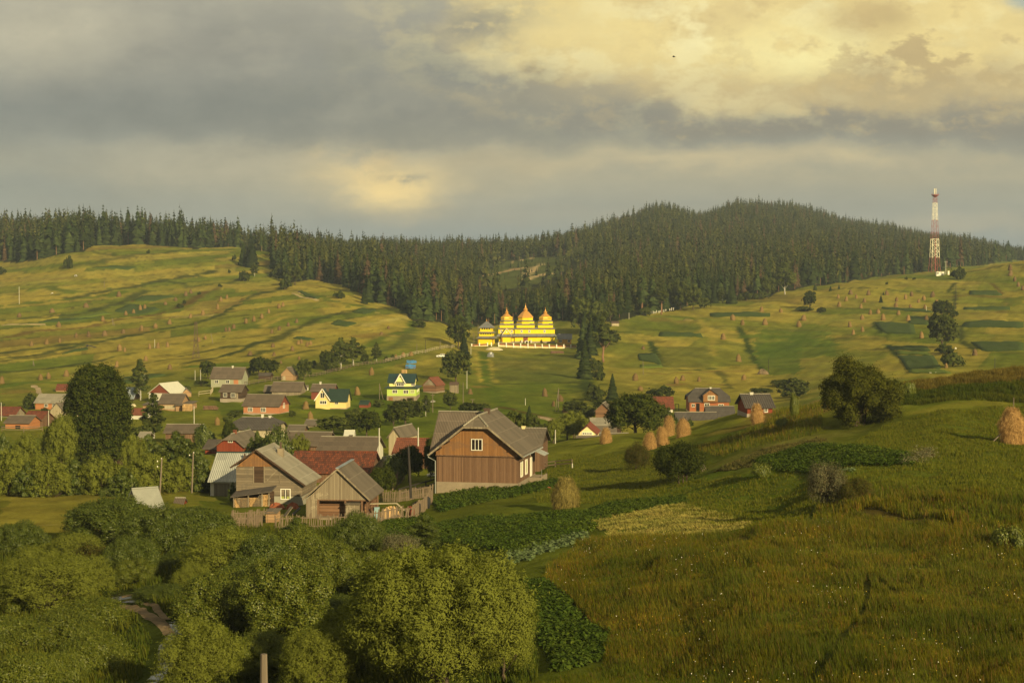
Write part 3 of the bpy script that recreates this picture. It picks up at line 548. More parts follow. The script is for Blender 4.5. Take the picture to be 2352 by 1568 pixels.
nD = noise(nt, nd(nt, 'Mapping', {0: uv, 1: (8, 5, 1)}).outputs[0], 6.0, 8, .6)
nS = noise(nt, nd(nt, 'Mapping', {0: uv, 1: (3, 1, 5), 3: (.55, 2.2, 1)}).outputs[0], 2.2, 5, .55)
Uw = mth(nt, 'ADD', U, mth(nt, 'MULTIPLY', mth(nt, 'SUBTRACT', nA, .5), .34)); Vw = mth(nt, 'ADD', V, mth(nt, 'MULTIPLY', mth(nt, 'SUBTRACT', nB, .5), .16))
base = ramp(nt, mth(nt, 'ADD', V, mth(nt, 'MULTIPLY', mth(nt, 'SUBTRACT', nS, .5), .10)), [(0, srgb(158,152,132)), (.12, srgb(140,136,122)), (.25, srgb(120,121,114)), (.33, srgb(135,134,122)), (.40, srgb(158,150,126)), (.47, srgb(140,140,128)), (.56, srgb(130,138,136)), (.66, srgb(150,148,134))])
def blob(col, u, v, su, sv, colr_, k=1.0, nz=None, lo=.35, hi=.65, warp=True, power=1.0):
    a, b = (Uw, Vw) if warp else (U, V)
    dx = mth(nt, 'DIVIDE', mth(nt, 'SUBTRACT', a, u/1000), su/1000); dy = mth(nt, 'DIVIDE', mth(nt, 'SUBTRACT', b, v/1000), sv/1000)
    g = mth(nt, 'EXPONENT', mth(nt, 'MULTIPLY', mth(nt, 'POWER', mth(nt, 'ADD', mth(nt, 'MULTIPLY', dx, dx), mth(nt, 'MULTIPLY', dy, dy)), power), -1.0))
    if nz is not None: g = mth(nt, 'MULTIPLY', g, nd(nt, 'MapRange', {0: nz, 1: lo, 2: hi, 3: 0.0, 4: 1.0}, interpolation_type='SMOOTHSTEP').outputs[0])
    return mix(nt, mth(nt, 'MULTIPLY', g, k, clamp=True), col, srgb(*colr_))
c = base
c = blob(c, 110, 90, 220, 85, (192,182,152), .95); c = blob(c, 560, 250, 620, 75, (112,112,104), .8); c = blob(c, 450, 120, 330, 90, (138,133,118), .6)
c = blob(c, 60, 420, 300, 60, (122,126,120), .8); c = blob(c, 520, 385, 380, 38, (166,157,132), .8); c = blob(c, 1600, 362, 620, 30, (196,178,136), .85); c = blob(c, 700, 350, 420, 26, (170,160,134), .7)
Uo, Vo = Uw, Vw
Uw = mth(nt, 'ADD', Uw, mth(nt, 'MULTIPLY', mth(nt, 'SUBTRACT', nC, .5), .16)); Vw = mth(nt, 'ADD', Vw, mth(nt, 'MULTIPLY', mth(nt, 'SUBTRACT', nC, .5), .12))
c = blob(c, 1930, 40, 900, 200, (214,190,126), 1.0, power=7); c = blob(c, 1930, 20, 840, 180, (228,204,132), 1.0, nB, .34, .58, power=5)
Uw, Vw = Uo, Vo; c = blob(c, 1900, 215, 640, 42, (196,172,118), .8)
c = blob(c, 1750, 285, 800, 34, (130,122,106), .9); c = blob(c, 1100, 320, 380, 34, (128,124,110), .7); c = blob(c, 2300, 280, 300, 50, (132,124,108), .6)
c = blob(c, 1280, 60, 300, 90, (234,212,138), .8, nC, .45, .6); c = blob(c, 1120, 50, 170, 40, (140,134,114), .95, nC, .36, .52); c = blob(c, 1235, 155, 62, 30, (146,132,102), .95, nD, .36, .52); c = blob(c, 1010, 150, 90, 60, (128,124,110), .8, nD, .4, .6)
c = blob(c, 1900, 120, 640, 180, (192,166,108), .85, nC, .49, .62); c = blob(c, 1750, 90, 600, 150, (246,232,168), .85, nD, .48, .62); c = blob(c, 2050, 190, 330, 60, (168,146,104), .8, nD, .42, .56); c = blob(c, 1850, 120, 140, 55, (246,232,160), .95, nA, .38, .5); c = blob(c, 1500, 60, 420, 90, (236,212,136), .6, nB, .45, .6)
c = blob(c, 2120, 150, 260, 70, (178,154,104), .85, nC, .5, .6); c = blob(c, 1980, 60, 90, 50, (186,160,104), .8, nB, .4, .55); c = blob(c, 2340, 10, 40, 20, (160,170,160), .9)
c = blob(c, 900, 415, 210, 55, (190,172,132), .7); c = blob(c, 830, 370, 90, 30, (222,192,132), .8, nD, .42, .58); c = blob(c, 890, 425, 150, 50, (208,186,134), .8); c = blob(c, 890, 430, 115, 42, (240,208,136), 1.0, nA, .3, .52); c = blob(c, 850, 395, 60, 22, (226,196,132), .8, nC, .4, .55); c = blob(c, 930, 408, 60, 12, (140,134,116), .9, nC, .4, .55)
c = blob(c, 1150, 375, 200, 22, (176,160,124), .6); c = blob(c, 2200, 520, 260, 26, (164,156,134), .7); c = blob(c, 1300, 480, 700, 26, (150,144,126), .5)
c = blob(c, 600, 200, 700, 300, (104,104,98), .30, nD, .45, .68); c = blob(c, 500, 150, 700, 200, (172,164,140), .35, nB, .5, .68); c = blob(c, 1500, 420, 900, 80, (118,118,112), .4, nS, .45, .65)
c = mix(nt, .7, c, mix(nt, 1.0, c, nd(nt, 'CombineColor', {0: mth(nt, 'MULTIPLY_ADD', nC, .5, .75), 1: mth(nt, 'MULTIPLY_ADD', nC, .5, .75), 2: mth(nt, 'MULTIPLY_ADD', nC, .45, .77)}).outputs[0], 'MULTIPLY'))
SKYK = .9
bg1 = nd(nt, 'Background', {0: c, 1: SKYK})
sk = nd(nt, 'TexSky', sky_type='NISHITA', sun_disc=False, sun_elevation=SEL, sun_rotation=math.pi - SAZ)
bg2 = nd(nt, 'Background', {0: sk.outputs[0], 1: .08})
ms = nd(nt, 'MixShader', {0: .06, 1: bg1.outputs[0], 2: bg2.outputs[0]}); nd(nt, 'OutputWorld', {0: ms.outputs[0]})
vs = scene.view_settings; scene.display_settings.display_device = 'sRGB'; vs.view_transform = 'Standard'; vs.look = 'None'; vs.exposure = 0.37; vs.gamma = 1.0
cy = scene.cycles; cy.max_bounces = 5; cy.diffuse_bounces = 2; cy.glossy_bounces = 2; cy.transmission_bounces = 3; cy.transparent_max_bounces = 8; cy.volume_bounces = 0; cy.use_denoising = True
cy.sample_clamp_indirect = 4
# ------------------------------------------------------------------ haze
HAZE = .00009
if HAZE:
    mb = MB(); mb.box(-1750, 1750, -40, 3400, -30, CZ + 150); hz = mb.build('haze', []); 
    m, nt = new_mat('haze_air'); pv = nd(nt, 'VolumePrincipled', {'Color': (.72, .86, 1.0, 1), 'Density': HAZE, 'Anisotropy': 0.0}); nd(nt, 'OutputMaterial', {1: pv.outputs[0]})
    hz.data.materials.append(m); tag(hz, 'pale bluish haze hanging over the valley', 'haze', kind='stuff')
# ------------------------------------------------------------------ building kit
def slab(mb, polys, th, mi=0):
    vs = []; key = {}; fs = []
    for p in polys:
        f = []
        for q in p:
            k = tuple(round(c, 4) for c in q)
            if k not in key: key[k] = len(vs); vs.append(k)
            f.append(key[k])
        fs.append(f)
    n = len(vs); edges = {}
    for f in fs:
        for a, b in zip(f, f[1:] + f[:1]): edges[(a, b)] = 1
    out = [tuple(f) for f in fs] + [tuple(i + n for i in reversed(f)) for f in fs]
    for (a, b) in edges:
        if (b, a) not in edges: out.append((b, a, a + n, b + n))
    mb.add(vs + [(x, y, z - th) for x, y, z in vs], out, mi)
def gable_roof(mb, a, y0, y1, ze, zr, k=0.0, xr=0.0, th=.12, zel=None):
    """ridge along y; a eave half width, k half-hip share, xr ridge offset, zel other eave height at the -x side"""
    zl = ze if zel is None else zel
    if k <= 0:
        slab(mb, [[(a, y0, ze), (a, y1, ze), (xr, y1, zr), (xr, y0, zr)], [(xr, y0, zr), (xr, y1, zr), (-a, y1, zl), (-a, y0, zl)]], th)
    else:
        zt = zr - k*(zr - ze); xt = a*(zr - zt)/(zr - ze); h = xt*.75
        slab(mb, [[(a, y0, ze), (a, y1, ze), (xt, y1, zt), (0, y1-h, zr), (0, y0+h, zr), (xt, y0, zt)],
                  [(-a, y1, ze), (-a, y0, ze), (-xt, y0, zt), (0, y0+h, zr), (0, y1-h, zr), (-xt, y1, zt)],
                  [(xt, y0, zt), (0, y0+h, zr), (-xt, y0, zt)], [(-xt, y1, zt), (0, y1-h, zr), (xt, y1, zt)]], th)
def window(par, o, right, out, w, h, nm=2, frame='frame', pane='glass', fw=None, lab=None):
    o = Vector(o); r = Vector(right); n = Vector(out); up = Vector((0, 0, 1)); fw = fw or max(.07, min(.13, w*.09)); t = .09
    mb = MB()
    def rect(x0, x1, z0, z1, d0, d1):
        q = [o + r*x + up*z + n*d for d in (d0, d1) for x, z in ((x0, z0), (x1, z0), (x1, z1), (x0, z1))]
        mb.add(q, [(0,3,2,1),(4,5,6,7),(0,1,5,4),(1,2,6,5),(2,3,7,6),(3,0,4,7)])
    rect(-w/2-fw, -w/2, -fw, h+fw, -.03, t); rect(w/2, w/2+fw, -fw, h+fw, -.03, t); rect(-w/2, w/2, -fw, 0, -.03, t); rect(-w/2, w/2, h, h+fw, -.03, t)
    for i in range(1, nm): x = -w/2 + w*i/nm; rect(x-fw*.4, x+fw*.4, 0, h, -.02, t*.8)
    wd = mb.build('window', M[frame], par)
    m2 = MB(); q = [o + r*x + up*z + n*d for d in (-.02, .025) for x, z in ((-w/2, 0), (w/2, 0), (w/2, h), (-w/2, h))]
    m2.add(q, [(0,3,2,1),(4,5,6,7),(0,1,5,4),(1,2,6,5),(2,3,7,6),(3,0,4,7)])
    m2.build('pane', M[pane], wd)
    if lab: wd['label'] = lab
    return wd
def door(par, o, right, out, w, h, mat='wood_brown', name='door'):
    o = Vector(o); r = Vector(right); n = Vector(out); up = Vector((0, 0, 1)); mb = MB()
    q = [o + r*x + up*z + n*d for d in (-.02, .05) for x, z in ((-w/2, 0), (w/2, 0), (w/2, h), (-w/2, h))]
    mb.add(q, [(0,3,2,1),(4,5,6,7),(0,1,5,4),(1,2,6,5),(2,3,7,6),(3,0,4,7)])
    d = mb.build(name, M[mat], par); return d
def house(name, label, c, x0, x1, yb, ye, yr, ori='e', depth=6.0, wall='wood_brown', roof='corr', wins=(), side=(), doors=(), chim=(), plinth=None, gable=None, rot=0.0, ov=.4, hip=0.0, D=None, group=None, cat='house', pane='glass', nm=2, xr=None, back=None):
    sc = CROPS[c][2]; u0, vb = cr(c, (x0+x1)/2, yb)
    if D is None: D = ground(u0, vb).y
    p = P(u0, vb, D); k = D / F / CP * sc
    Wd = (x1-x0)*k; hz_ = (yb-ye)*k; vr = cr(c, 0, yr)[1]
    zr = (yb-yr)*k - (depth/2*(vr-HOR)/F if ori == 'e' else 0)
    if ori == 'e': zr = max(zr, hz_ + .22*depth)
    a_ = R(rot); fwd = Vector((math.sin(a_), math.cos(a_), 0))
    loc = p + fwd * depth/2
    root = empty(name, loc, label, cat, group, rz=-a_ + (math.pi/2 if ori == 'e' else 0))
    if ori == 'g':
        hw, L = Wd/2, depth; ah = hw + ov; y0, y1 = -L/2 - ov, L/2 + ov
        fo, fr, fn = Vector((0, -L/2, 0)), Vector((1, 0, 0)), Vector((0, -1, 0)); so_, sr, sn = Vector((hw, -L/2, 0)), Vector((0, 1, 0)), Vector((1, 0, 0))
    else:
        hw, L = depth/2, Wd - 2*ov; ah = hw + ov; y0, y1 = -Wd/2, Wd/2
        fo, fr, fn = Vector((-hw, 0, 0)), Vector((0, -1, 0)), Vector((-1, 0, 0)); so_, sr, sn = Vector((-hw, -L/2, 0)), Vector((1, 0, 0)), Vector((0, -1, 0))
    rx = 0 if xr is None else xr*k
    zw = hz_ + (zr - hz_)*(ah - hw)/ah - .13
    zt = zr - hip*(zr - hz_); xt = ah*(zr - zt)/(zr - hz_)
    zp = 0.0
    if plinth:
        zp = (yb - plinth[1])*k; mb = MB(); mb.box(-hw-.06, hw+.06, -L/2-.06, L/2+.06, -2.5, zp); mb.build('plinth', M[plinth[0]], root)
    poly = [(-hw, zp if plinth else -2.5), (hw, zp if plinth else -2.5), (hw, zw)] + ([(xt*hw/ah, zt-.16), (-xt*hw/ah, zt-.16)] if hip else [(rx, zr-.16)]) + [(-hw, zw)]
    mb = MB(); mb.prism(poly, -L/2, L/2); mb.build('wall', M[wall], root)
    if gable:
        gp = [(-hw+.02, zw), (hw-.02, zw)] + ([(xt*hw/ah, zt-.18), (-xt*hw/ah, zt-.18)] if hip else [(rx, zr-.2)])
        for s in (-1, 1):
            if ori == 'g' and s == 1: continue
            mb = MB(); mb.prism(gp, s*L/2 - (.05 if s < 0 else -.003), s*L/2 + (.05 if s > 0 else -.003)); mb.build('gable_board', M[gable], root)
    mb = MB(); gable_roof(mb, ah, y0, y1, hz_, zr, hip, rx); rf = mb.build('roof', M[roof], root)
    xr0 = rx; h_ = xt*.75 if hip else 0
    mb = MB(); mb.tube([(xr0, y0+h_, zr+.02), (xr0, y1-h_, zr+.02)], [.09, .09], 6); mb.build('ridge_cap', M['corr_pale' if roof in ('corr', 'corr2', 'slate', 'corr_pale') else roof], rf)
    for ch in chim:
        fx = ch[0]; hh = ch[1] if len(ch) > 1 else .9; cm = ch[2] if len(ch) > 2 else 'white'
        yy = (0.5-fx)*(y1-y0) if ori == 'e' else (fx-.5)*(y1-y0)
        mb = MB(); mb.box(-.22+xr0, .22+xr0, yy-.22, yy+.22, zr-.5, zr+hh); mb.box(-.27+xr0, .27+xr0, yy-.27, yy+.27, zr+hh, zr+hh+.09); mb.build('chimney', M[cm], rf)
    xm = (x0+x1)/2
    for q in wins:
        x, y, w, h = q[:4]; pn = q[4] if len(q) > 4 else pane; n_ = q[5] if len(q) > 5 else nm
        window(root, fo + fr*((x-xm)*k) + Vector((0, 0, (yb-y)*k - h*k/2)), fr, fn, w*k, h*k, n_, pane=pn)
    for fx, z0, w, h in side:
        window(root, so_ + sr*(fx*(L if ori == 'g' else 2*hw)) + Vector((0, 0, z0)), sr, sn, w, h)
    for x, y, w, h, mt in doors:
        door(root, fo + fr*((x-xm)*k) + Vector((0, 0, (yb-y)*k)), fr, fn, w*k, h*k, mt)
    root['_k'] = k
    return root, dict(k=k, hw=hw, L=L, ah=ah, zr=zr, ze=hz_, fo=fo, fr=fr, fn=fn, xm=xm, yb=yb, D=D, rf=rf, so=so_, sr=sr, sn=sn)
def fin(root):
    if '_k' in root: del root['_k']
VG = 'houses of the village'; SG = 'sheds and barns of the village'
H = []
def hs(*a, **k):
    r, d = house(*a, **k); fin(r); H.append(r); return r, d
# --- village on the rising ground, middle
hs('farmhouse', 'grey-green farmhouse with broad grey roof, highest of the village below the hillside', 'f', 175, 535, 485, 400, 280, 'e', 7.5, 'olive', 'corr2', wins=[(253,432,34,32),(372,432,34,32)], doors=[(462,480,50,68,'orange')], rot=6, chim=[(.6,.4)], group=VG)
hs('cottage', 'small dark timber cottage with a glazed porch, below the grey-green farmhouse', 'f', 272, 530, 650, 540, 460, 'e', 5.5, 'wood_dark', 'corr2', wins=[(342,572,36,38),(430,575,40,42)], doors=[(470,615,30,70,'wood_grey')], plinth=('stone',612), rot=10, group=VG)
hs('farmhouse', 'orange plastered farmhouse with two white windows and red gable, mid village', 'f', 510, 940, 780, 690, 565, 'e', 7.0, 'orange', 'corr2', wins=[(605,728,46,38),(750,728,48,38)], side=[(.5,1.4,.9,1.1)], gable='redwall', plinth=('stone',765), rot=12, nm=3, group=VG)
hs('barn', 'long low timber barn with patched grey roof, above the orange farmhouse', 'f', 820, 1158, 580, 533, 432, 'e', 6.5, 'wood_grey', 'corr2', rot=6, group=SG, cat='barn')
hs('lean_shed', 'little dark shed at the end of the long low timber barn', 'f', 747, 832, 560, 535, 470, 'e', 4.0, 'wood_dark', 'corr', rot=4, group=SG, cat='shed', ov=.2)
hs('hut', 'small tan hut with pointed grey roof by the fence on the slope', 'f', 934, 1070, 418, 358, 280, 'g', 4.5, 'wood_tan', 'corr', doors=[(962,418,40,45,'wood_pale')], rot=10, group=SG, cat='hut', ov=.25)
hs('shed', 'low dark brown shed with brick end, in front of a dark round tree', 'f', 690, 826, 410, 368, 338, 'e', 3.5, 'wood_dark', 'corr_dark', rot=8, group=SG, cat='shed', ov=.2)
hs('cottage', 'grey-roofed cottage with red walls, behind the yellow green-roofed house', 'f', 1238, 1502, 615, 535, 455, 'e', 6.0, 'redwall', 'corr2', chim=[(.34,.5)], rot=6, group=VG)
r, d = hs('villa', 'pale yellow house with dark green roof and white-edged front gable', 'f', 1420, 1645, 722, 640, 510, 'e', 6.0, 'yellow', 'green_roof', wins=[(1525,655,32,26)], plinth=('concrete',712), rot=4, group=VG)
k = d['k']; fo, fr, fn = d['fo'], d['fr'], d['fn']
gw = 150*k/2; off = fr*((1378-d['xm'])*k); zap = (730-517)*k; zea = (730-628)*k
# front gable wing of the yellow house (its ridge runs towards the viewer)
def wing(root, d, cx, hw, zea, zap, out, wall, roof, wins, trim=None, ovs=.25, z0=-2.0, depth_in=3.0):
    fo, fr, fn = d['fo'], d['fr'], d['fn']; k = d['k']; c0 = fo + fr*((cx-d['xm'])*k)
    T = lambda x, y, z: tuple(c0 + fr*x + fn*y + Vector((0, 0, z)))
    mb = MB(); poly = [(-hw, z0), (hw, z0), (hw, zea), (0, zap), (-hw, zea)]; n = len(poly)
    mb.add([T(x, out, z) for x, z in poly] + [T(x, -depth_in, z) for x, z in poly], [tuple(range(n)), tuple(range(2*n-1, n-1, -1))] + [((i+1) % n, i, n+i, n+(i+1) % n) for i in range(n)])
    mb.build('wing_wall', M[wall], root)
    s = (zap - zea)/hw; a = hw + ovs; ze = zap + .14 - s*a
    mb = MB(); slab(mb, [[T(a, out+.35, ze), T(a, -depth_in, ze), T(0, -depth_in, zap+.14), T(0, out+.35, zap+.14)], [T(0, out+.35, zap+.14), T(0, -depth_in, zap+.14), T(-a, -depth_in, ze), T(-a, out+.35, ze)]], .1)
    wr = mb.build('wing_roof', M[roof], root)
    if trim:
        for sg in (-1, 1):
            mb = MB(); mb.bar(T(0, out+.37, zap+.06), T(sg*a, out+.37, ze-.02), .22, .06, up=tuple(fn)); mb.build('barge_board', M[trim], wr)
    for x, z, w, h, n_ in wins: window(root, Vector(T(x, out, z)), fr, fn, w, h, n_)
wing(r, d, 1378, gw, zea, zap, .6, 'yellow', 'green_roof', [(0, (730-607)*k, 40*k, 50*k, 2), (8*k, (730-672)*k, 66*k, 30*k, 3)], 'frame', depth_in=3.0)
hs('hutch', 'white hutch with three dark openings standing beside the long timber barn', 'f', 1160, 1224, 522, 488, 478, 'e', 1.6, 'white', 'corr', wins=[(1175,504,12,18,'dark',1),(1192,504,12,18,'dark',1),(1209,504,12,18,'dark',1)], group=SG, cat='hutch', ov=.1)
hs('shed', 'tiny red shed with green roof on the slope, beside the yellow house', 'f', 1755, 1862, 705, 672, 630, 'e', 3.0, 'redwall', 'green_roof', group=SG, cat='shed', ov=.15, rot=10)
hs('barn', 'big half-hipped grey roof with pale plank walls, below the orange farmhouse', 'f', 362, 905, 1020, 935, 805, 'e', 8.0, 'wood_pale', 'slate', hip=.55, chim=[(.6,.5),(.75,.2)], rot=6, group=SG, cat='barn')
hs('shed', 'flat grey shed roof half hidden among bushes, left of the smaller grey shed', 'f', 985, 1182, 990, 960, 903, 'e', 5.0, 'wood_brown', 'corr', rot=5, group=SG, cat='shed')
hs('shed', 'smaller grey shed with pale brown wall, below the leaning haystacks', 'f', 1178, 1312, 915, 886, 848, 'e', 4.0, 'wood_grey', 'corr', rot=5, group=SG, cat='shed')
hs('barn', 'wide brown roof showing above green bushes, left of the long grey roof', 'f', 940, 1430, 1150, 1105, 960, 'e', 8.0, 'wood_brown', 'corr2', rot=8, group=SG, cat='barn', D=290)
r, d = hs('farmhouse', 'bright red wooden farmhouse with half-hipped gable and small white window', 'f', 245, 545, 1190, 1120, 985, 'g', 9.0, 'wood_red', 'corr', wins=[(402,1062,44,16)], hip=.42, rot=14, ov=.35, group=VG, D=278, chim=[(.25,.4,'brick')])
hs('shed', 'dark roofed red shed joined to the bright red farmhouse', 'f', 105, 272, 1215, 1140, 1052, 'e', 5.5, 'wood_red', 'corr_dark', rot=8, group=SG, cat='shed', D=285)
hs('farmhouse', 'long grey roof with white gable wall, behind the mossy red tiled roof', 'f', 1290, 1945, 1275, 1188, 1012, 'e', 8.5, 'white', 'corr2', rot=5, group=VG, D=236, chim=[(.5,.15,'corr')])
hs('shed', 'pale metal shed roof peeping out behind the long grey roof', 'f', 1595, 1708, 1030, 1012, 974, 'e', 3.5, 'white', 'white_roof', D=262, group=SG, cat='shed', ov=.1)
hs('barn', 'long barn under an old mossy red tiled roof, behind the plank house', 'f', 1000, 1905, 1470, 1392, 1168, 'e', 9.0, 'wood_brown', 'tile_old', rot=4, D=214, group=SG, cat='barn')
hs('hut', 'small weathered wooden gable beside the end of the mossy tiled barn', 'f', 1925, 2105, 1400, 1335, 1232, 'g', 4.0, 'wood_grey', 'corr_pale', rot=20, D=208, group=SG, cat='hut', ov=.15)
# --- around the big wooden house
hs('barn', 'broad orange-red tiled roof left of the big wooden house', 'g', 62, 530, 1250, 1205, 1030, 'e', 8.0, 'wood_brown', 'tile2', rot=6, D=228, group=SG, cat='barn')
hs('barn', 'pale wooden barn gable with grey roof, peeping above the orange-red tiled roof', 'g', 32, 165, 1100, 1025, 915, 'g', 7.0, 'wood_pale', 'corr', rot=18, D=262, group=SG, cat='barn', ov=.25)
hs('farmhouse', 'grey corrugated roof and dark gable joined behind the big wooden house', 'g', 1330, 1668, 1200, 1115, 938, 'e', 8.5, 'wood_brown', 'corr', rot=8, D=212, group=VG, chim=[(.25,.15,'cream')], gable='wood_dark')
# --- slope up to the church
r, d = hs('villa', 'tall lime green and pale yellow house with dark green roof and pointed gable', 'g', 18, 328, 640, 494, 494, 'e', 8.5, 'lime', 'teal_roof', wins=[(102,535,46,32,'glass',3),(220,538,46,32,'glass',3),(290,535,34,32,'curtain',3)], side=[(.3,2.3,.7,1.1),(.7,2.3,.7,1.1)], plinth=('concrete',582), ov=.0, group=VG, rot=3)
k = d['k']
for ch in list(r.children):
    if ch.name.startswith('roof'):
        for q in list(ch.children): bpy.data.objects.remove(q)
        bpy.data.objects.remove(ch)
    elif ch.name.startswith('wall'): bpy.data.objects.remove(ch)
hw, L = d['hw'], d['L']; Zp = lambda y: (640-y)*k
mb = MB(); mb.box(-hw, hw, -L/2, L/2, Zp(582), Zp(490)); mb.build('lower_wall', M['lime'], r)
mb = MB(); mb.box(-hw+.9, hw-.9, -L/2+.9, L/2-.5, Zp(490), Zp(440)+.3); mb.build('upper_wall', M['pale_yellow'], r)
mb = MB(); e = .7
q0 = [(-hw-e, -L/2-e, Zp(496)), (-hw-e, L/2+e, Zp(496)), (hw+e, L/2+e, Zp(496)), (hw+e, -L/2-e, Zp(496))]; q1 = [(-hw+.88, -L/2+.88, Zp(482)), (-hw+.88, L/2-.48, Zp(482)), (hw-.88, L/2-.48, Zp(482)), (hw-.88, -L/2+.88, Zp(482))]
slab(mb, [[q0[i], q0[(i+1) % 4], q1[(i+1) % 4], q1[i]][::-1] for i in range(4)], .1); mb.build('skirt_roof', M['teal_roof'], r)
zr = Zp(350) - hw*(.03); mb = MB(); gable_roof(mb, hw-.3, -L/2+.3, L/2, Zp(440), zr); mb.build('roof', M['teal_roof'], r)
mb = MB(); mb.prism([(-hw+.9, Zp(440)), (hw-.9, Zp(440)), (0, zr-.3)], -L/2+.7, L/2-.3); mb.build('gable_wall', M['pale_yellow'], r)
d['fo'] = Vector((-hw+.9, 0, 0))
wing(r, d, 157, 48*k, Zp(440), Zp(352), .35, 'pale_yellow', 'teal_roof', [(0, Zp(476), 72*k, 26*k, 4)], 'frame', z0=Zp(482), depth_in=2.8)
c0 = d['fo'] + d['fr']*((157-d['xm'])*k) + d['fn']*.37
mb = MB(); z0_ = Zp(384); mb.add([tuple(c0 + d['fr']*x + d['fn']*y + Vector((0, 0, z))) for y in (0, .04) for x, z in ((-9*k, z0_), (9*k, z0_), (0, z0_+16*k))], [(0,1,2),(5,4,3),(0,3,4,1),(1,4,5,2),(2,5,3,0)]); mb.build('gable_window', M['glass'], r)
window(r, d['fo'] + d['fr']*((292-d['xm'])*k) + Vector((0, 0, Zp(474))), d['fr'], d['fn'], 34*k, 28*k, 3)
for x, w, h, m_ in ((58, 44, 46, 'wood_orange'), (268, 70, 40, 'wood_dark')): door(r, Vector((-hw-.06, 0, 0)) + d['fr']*((x-d['xm'])*k) + Vector((0, 0, 0)), d['fr'], d['fn'], w*k, h*k, m_, 'garage_door' if w > 60 else 'door')
hs('barn', 'log barn with red-brown roof beside the tall lime green house', 'g', 395, 545, 550, 472, 388, 'g', 5.5, 'log', 'tile2', rot=22, group=SG, cat='barn', gable='wood_grey', plinth=('concrete',535), ov=.25)
hs('hut', 'small grey plank hut on stilts, between the log barn and a big round tree', 'g', 676, 772, 548, 462, 442, 'e', 2.6, 'wood_grey', 'rust', group=SG, cat='hut', ov=.15, rot=5)
# --- behind the crest on the right
r, d = hs('farmhouse', 'large half-hipped farmhouse with a balcony dormer, behind the near ridge', 'h', 1240, 1665, 712, 602, 468, 'e', 9.0, 'wood_brick', 'slate', wins=[(1428,640,44,36),(1568,645,44,30),(1293,640,28,28)], plinth=('cream',700), hip=.6, chim=[(.57,.15)], group=VG)
k = d['k']; wing(r, d, 1460, 72*k, (712-535)*k, (712-482)*k, .8, 'wood_orange', 'slate', [(8*k, (712-582)*k, 60*k, 38*k, 4)], None, z0=(712-604)*k, depth_in=3.2)
door(r, d['fo'] + d['fr']*((1338-d['xm'])*k) + Vector((0, 0, .3)), d['fr'], d['fn'], 34*k, 80*k, 'dark')
hs('shed', 'grey-roofed outhouse with orange wall, in front of the half-hipped farmhouse', 'h', 1418, 1714, 828, 750, 645, 'e', 6.0, 'orange2', 'slate', wins=[(1612,772,30,34)], plinth=('cream',815), group=SG, cat='outhouse', D=420)
hs('shed', 'low wide grey shed roof, lowest of the farm buildings behind the ridge', 'h', 1124, 1552, 872, 840, 705, 'e', 7.0, 'wood_dark', 'slate', group=SG, cat='shed', D=400, rot=-3)
hs('cottage', 'dark red cottage with grey roof and white windows, beyond the ridge haystack', 'h', 1798, 2108, 732, 657, 553, 'e', 7.0, 'wood_red', 'slate', wins=[(2013,685,30,40),(1885,672,26,34)], plinth=('stone',722), chim=[(.38,.15)], group=VG, rot=-3)
hs('barn', 'barn with plain dark red roof beside the half-hipped farmhouse', 'h', 900, 1106, 705, 672, 553, 'e', 6.0, 'white', 'tile', group=SG, cat='barn')
r, d = hs('villa', 'cream gabled house with curved white barge boards and dark red roof edge', 'h', 150, 335, 1002, 925, 838, 'g', 9.0, 'cream', 'redwall', wins=[(240,918,90,14,'glass',5)], D=322, rot=6, group=VG, ov=.2)
hs('shed', 'grey shed roof joined to the cream gabled house', 'h', 268, 540, 985, 945, 840, 'e', 6.0, 'white', 'corr', D=330, group=SG, cat='shed')
hs('shed', 'low grey shed roof in front of the cream gabled house, by the lone haystack', 'h', 130, 368, 1030, 1002, 940, 'e', 4.0, 'white', 'corr', D=312, group=SG, cat='shed', ov=.1)
hs('shed', 'grey shed roof among shrubs behind the big dark tree on the ridge', 'h', 365, 660, 1010, 985, 940, 'e', 5.0, 'wood_dark', 'corr', D=318, group=SG, cat='shed')
hs('barn', 'flat brown roof just above the cream gabled house', 'h', 270, 600, 880, 840, 792, 'e', 6.0, 'wood_dark', 'corr_pale', D=352, group=SG, cat='barn')
hs('hut', 'tall old log hut with pointed grey roof beside the big dark tree', 'h', 322, 470, 785, 702, 615, 'g', 5.0, 'log', 'corr', D=385, group=SG, cat='hut', rot=10)
# --- village on the left
hs('farmhouse', 'orange log farmhouse with long pale metal roof, beside the big round dark tree', 'e', 352, 720, 722, 655, 562, 'e', 7.0, 'orange2', 'corr_pale', wins=[(487,684,34,32),(570,680,26,32)], rot=6, group=VG)
hs('hut', 'small hut with dark red roof on the meadow left of the big round tree', 'e', 584, 712, 540, 518, 458, 'e', 4.5, 'wood_tan', 'tile', group=SG, cat='hut', ov=.25)
hs('barn', 'pale barn gable with open front beside the big round dark tree', 'e', 522, 684, 825, 742, 650, 'g', 7.0, 'wood_pale', 'corr', rot=20, group=SG, cat='barn', ov=.2)
hs('barn', 'red tiled barn roof at the very edge of the photo', 'e', -60, 172, 810, 785, 697, 'e', 6.5, 'wood_grey', 'tile', rot=6, group=SG, cat='barn')
hs('barn', 'plank barn with bright red tiled roof, right of the grey-roofed barn', 'e', 208, 446, 905, 848, 742, 'e', 6.5, 'wood_brown', 'tile', rot=14, group=SG, cat='barn')
hs('barn', 'low orange-walled barn with grey roof in front of the red tiled barns', 'e', 30, 328, 930, 868, 788, 'e', 6.0, 'orange2', 'corr2', doors=[(190,930,55,36,'dark')], rot=8, group=SG, cat='barn')
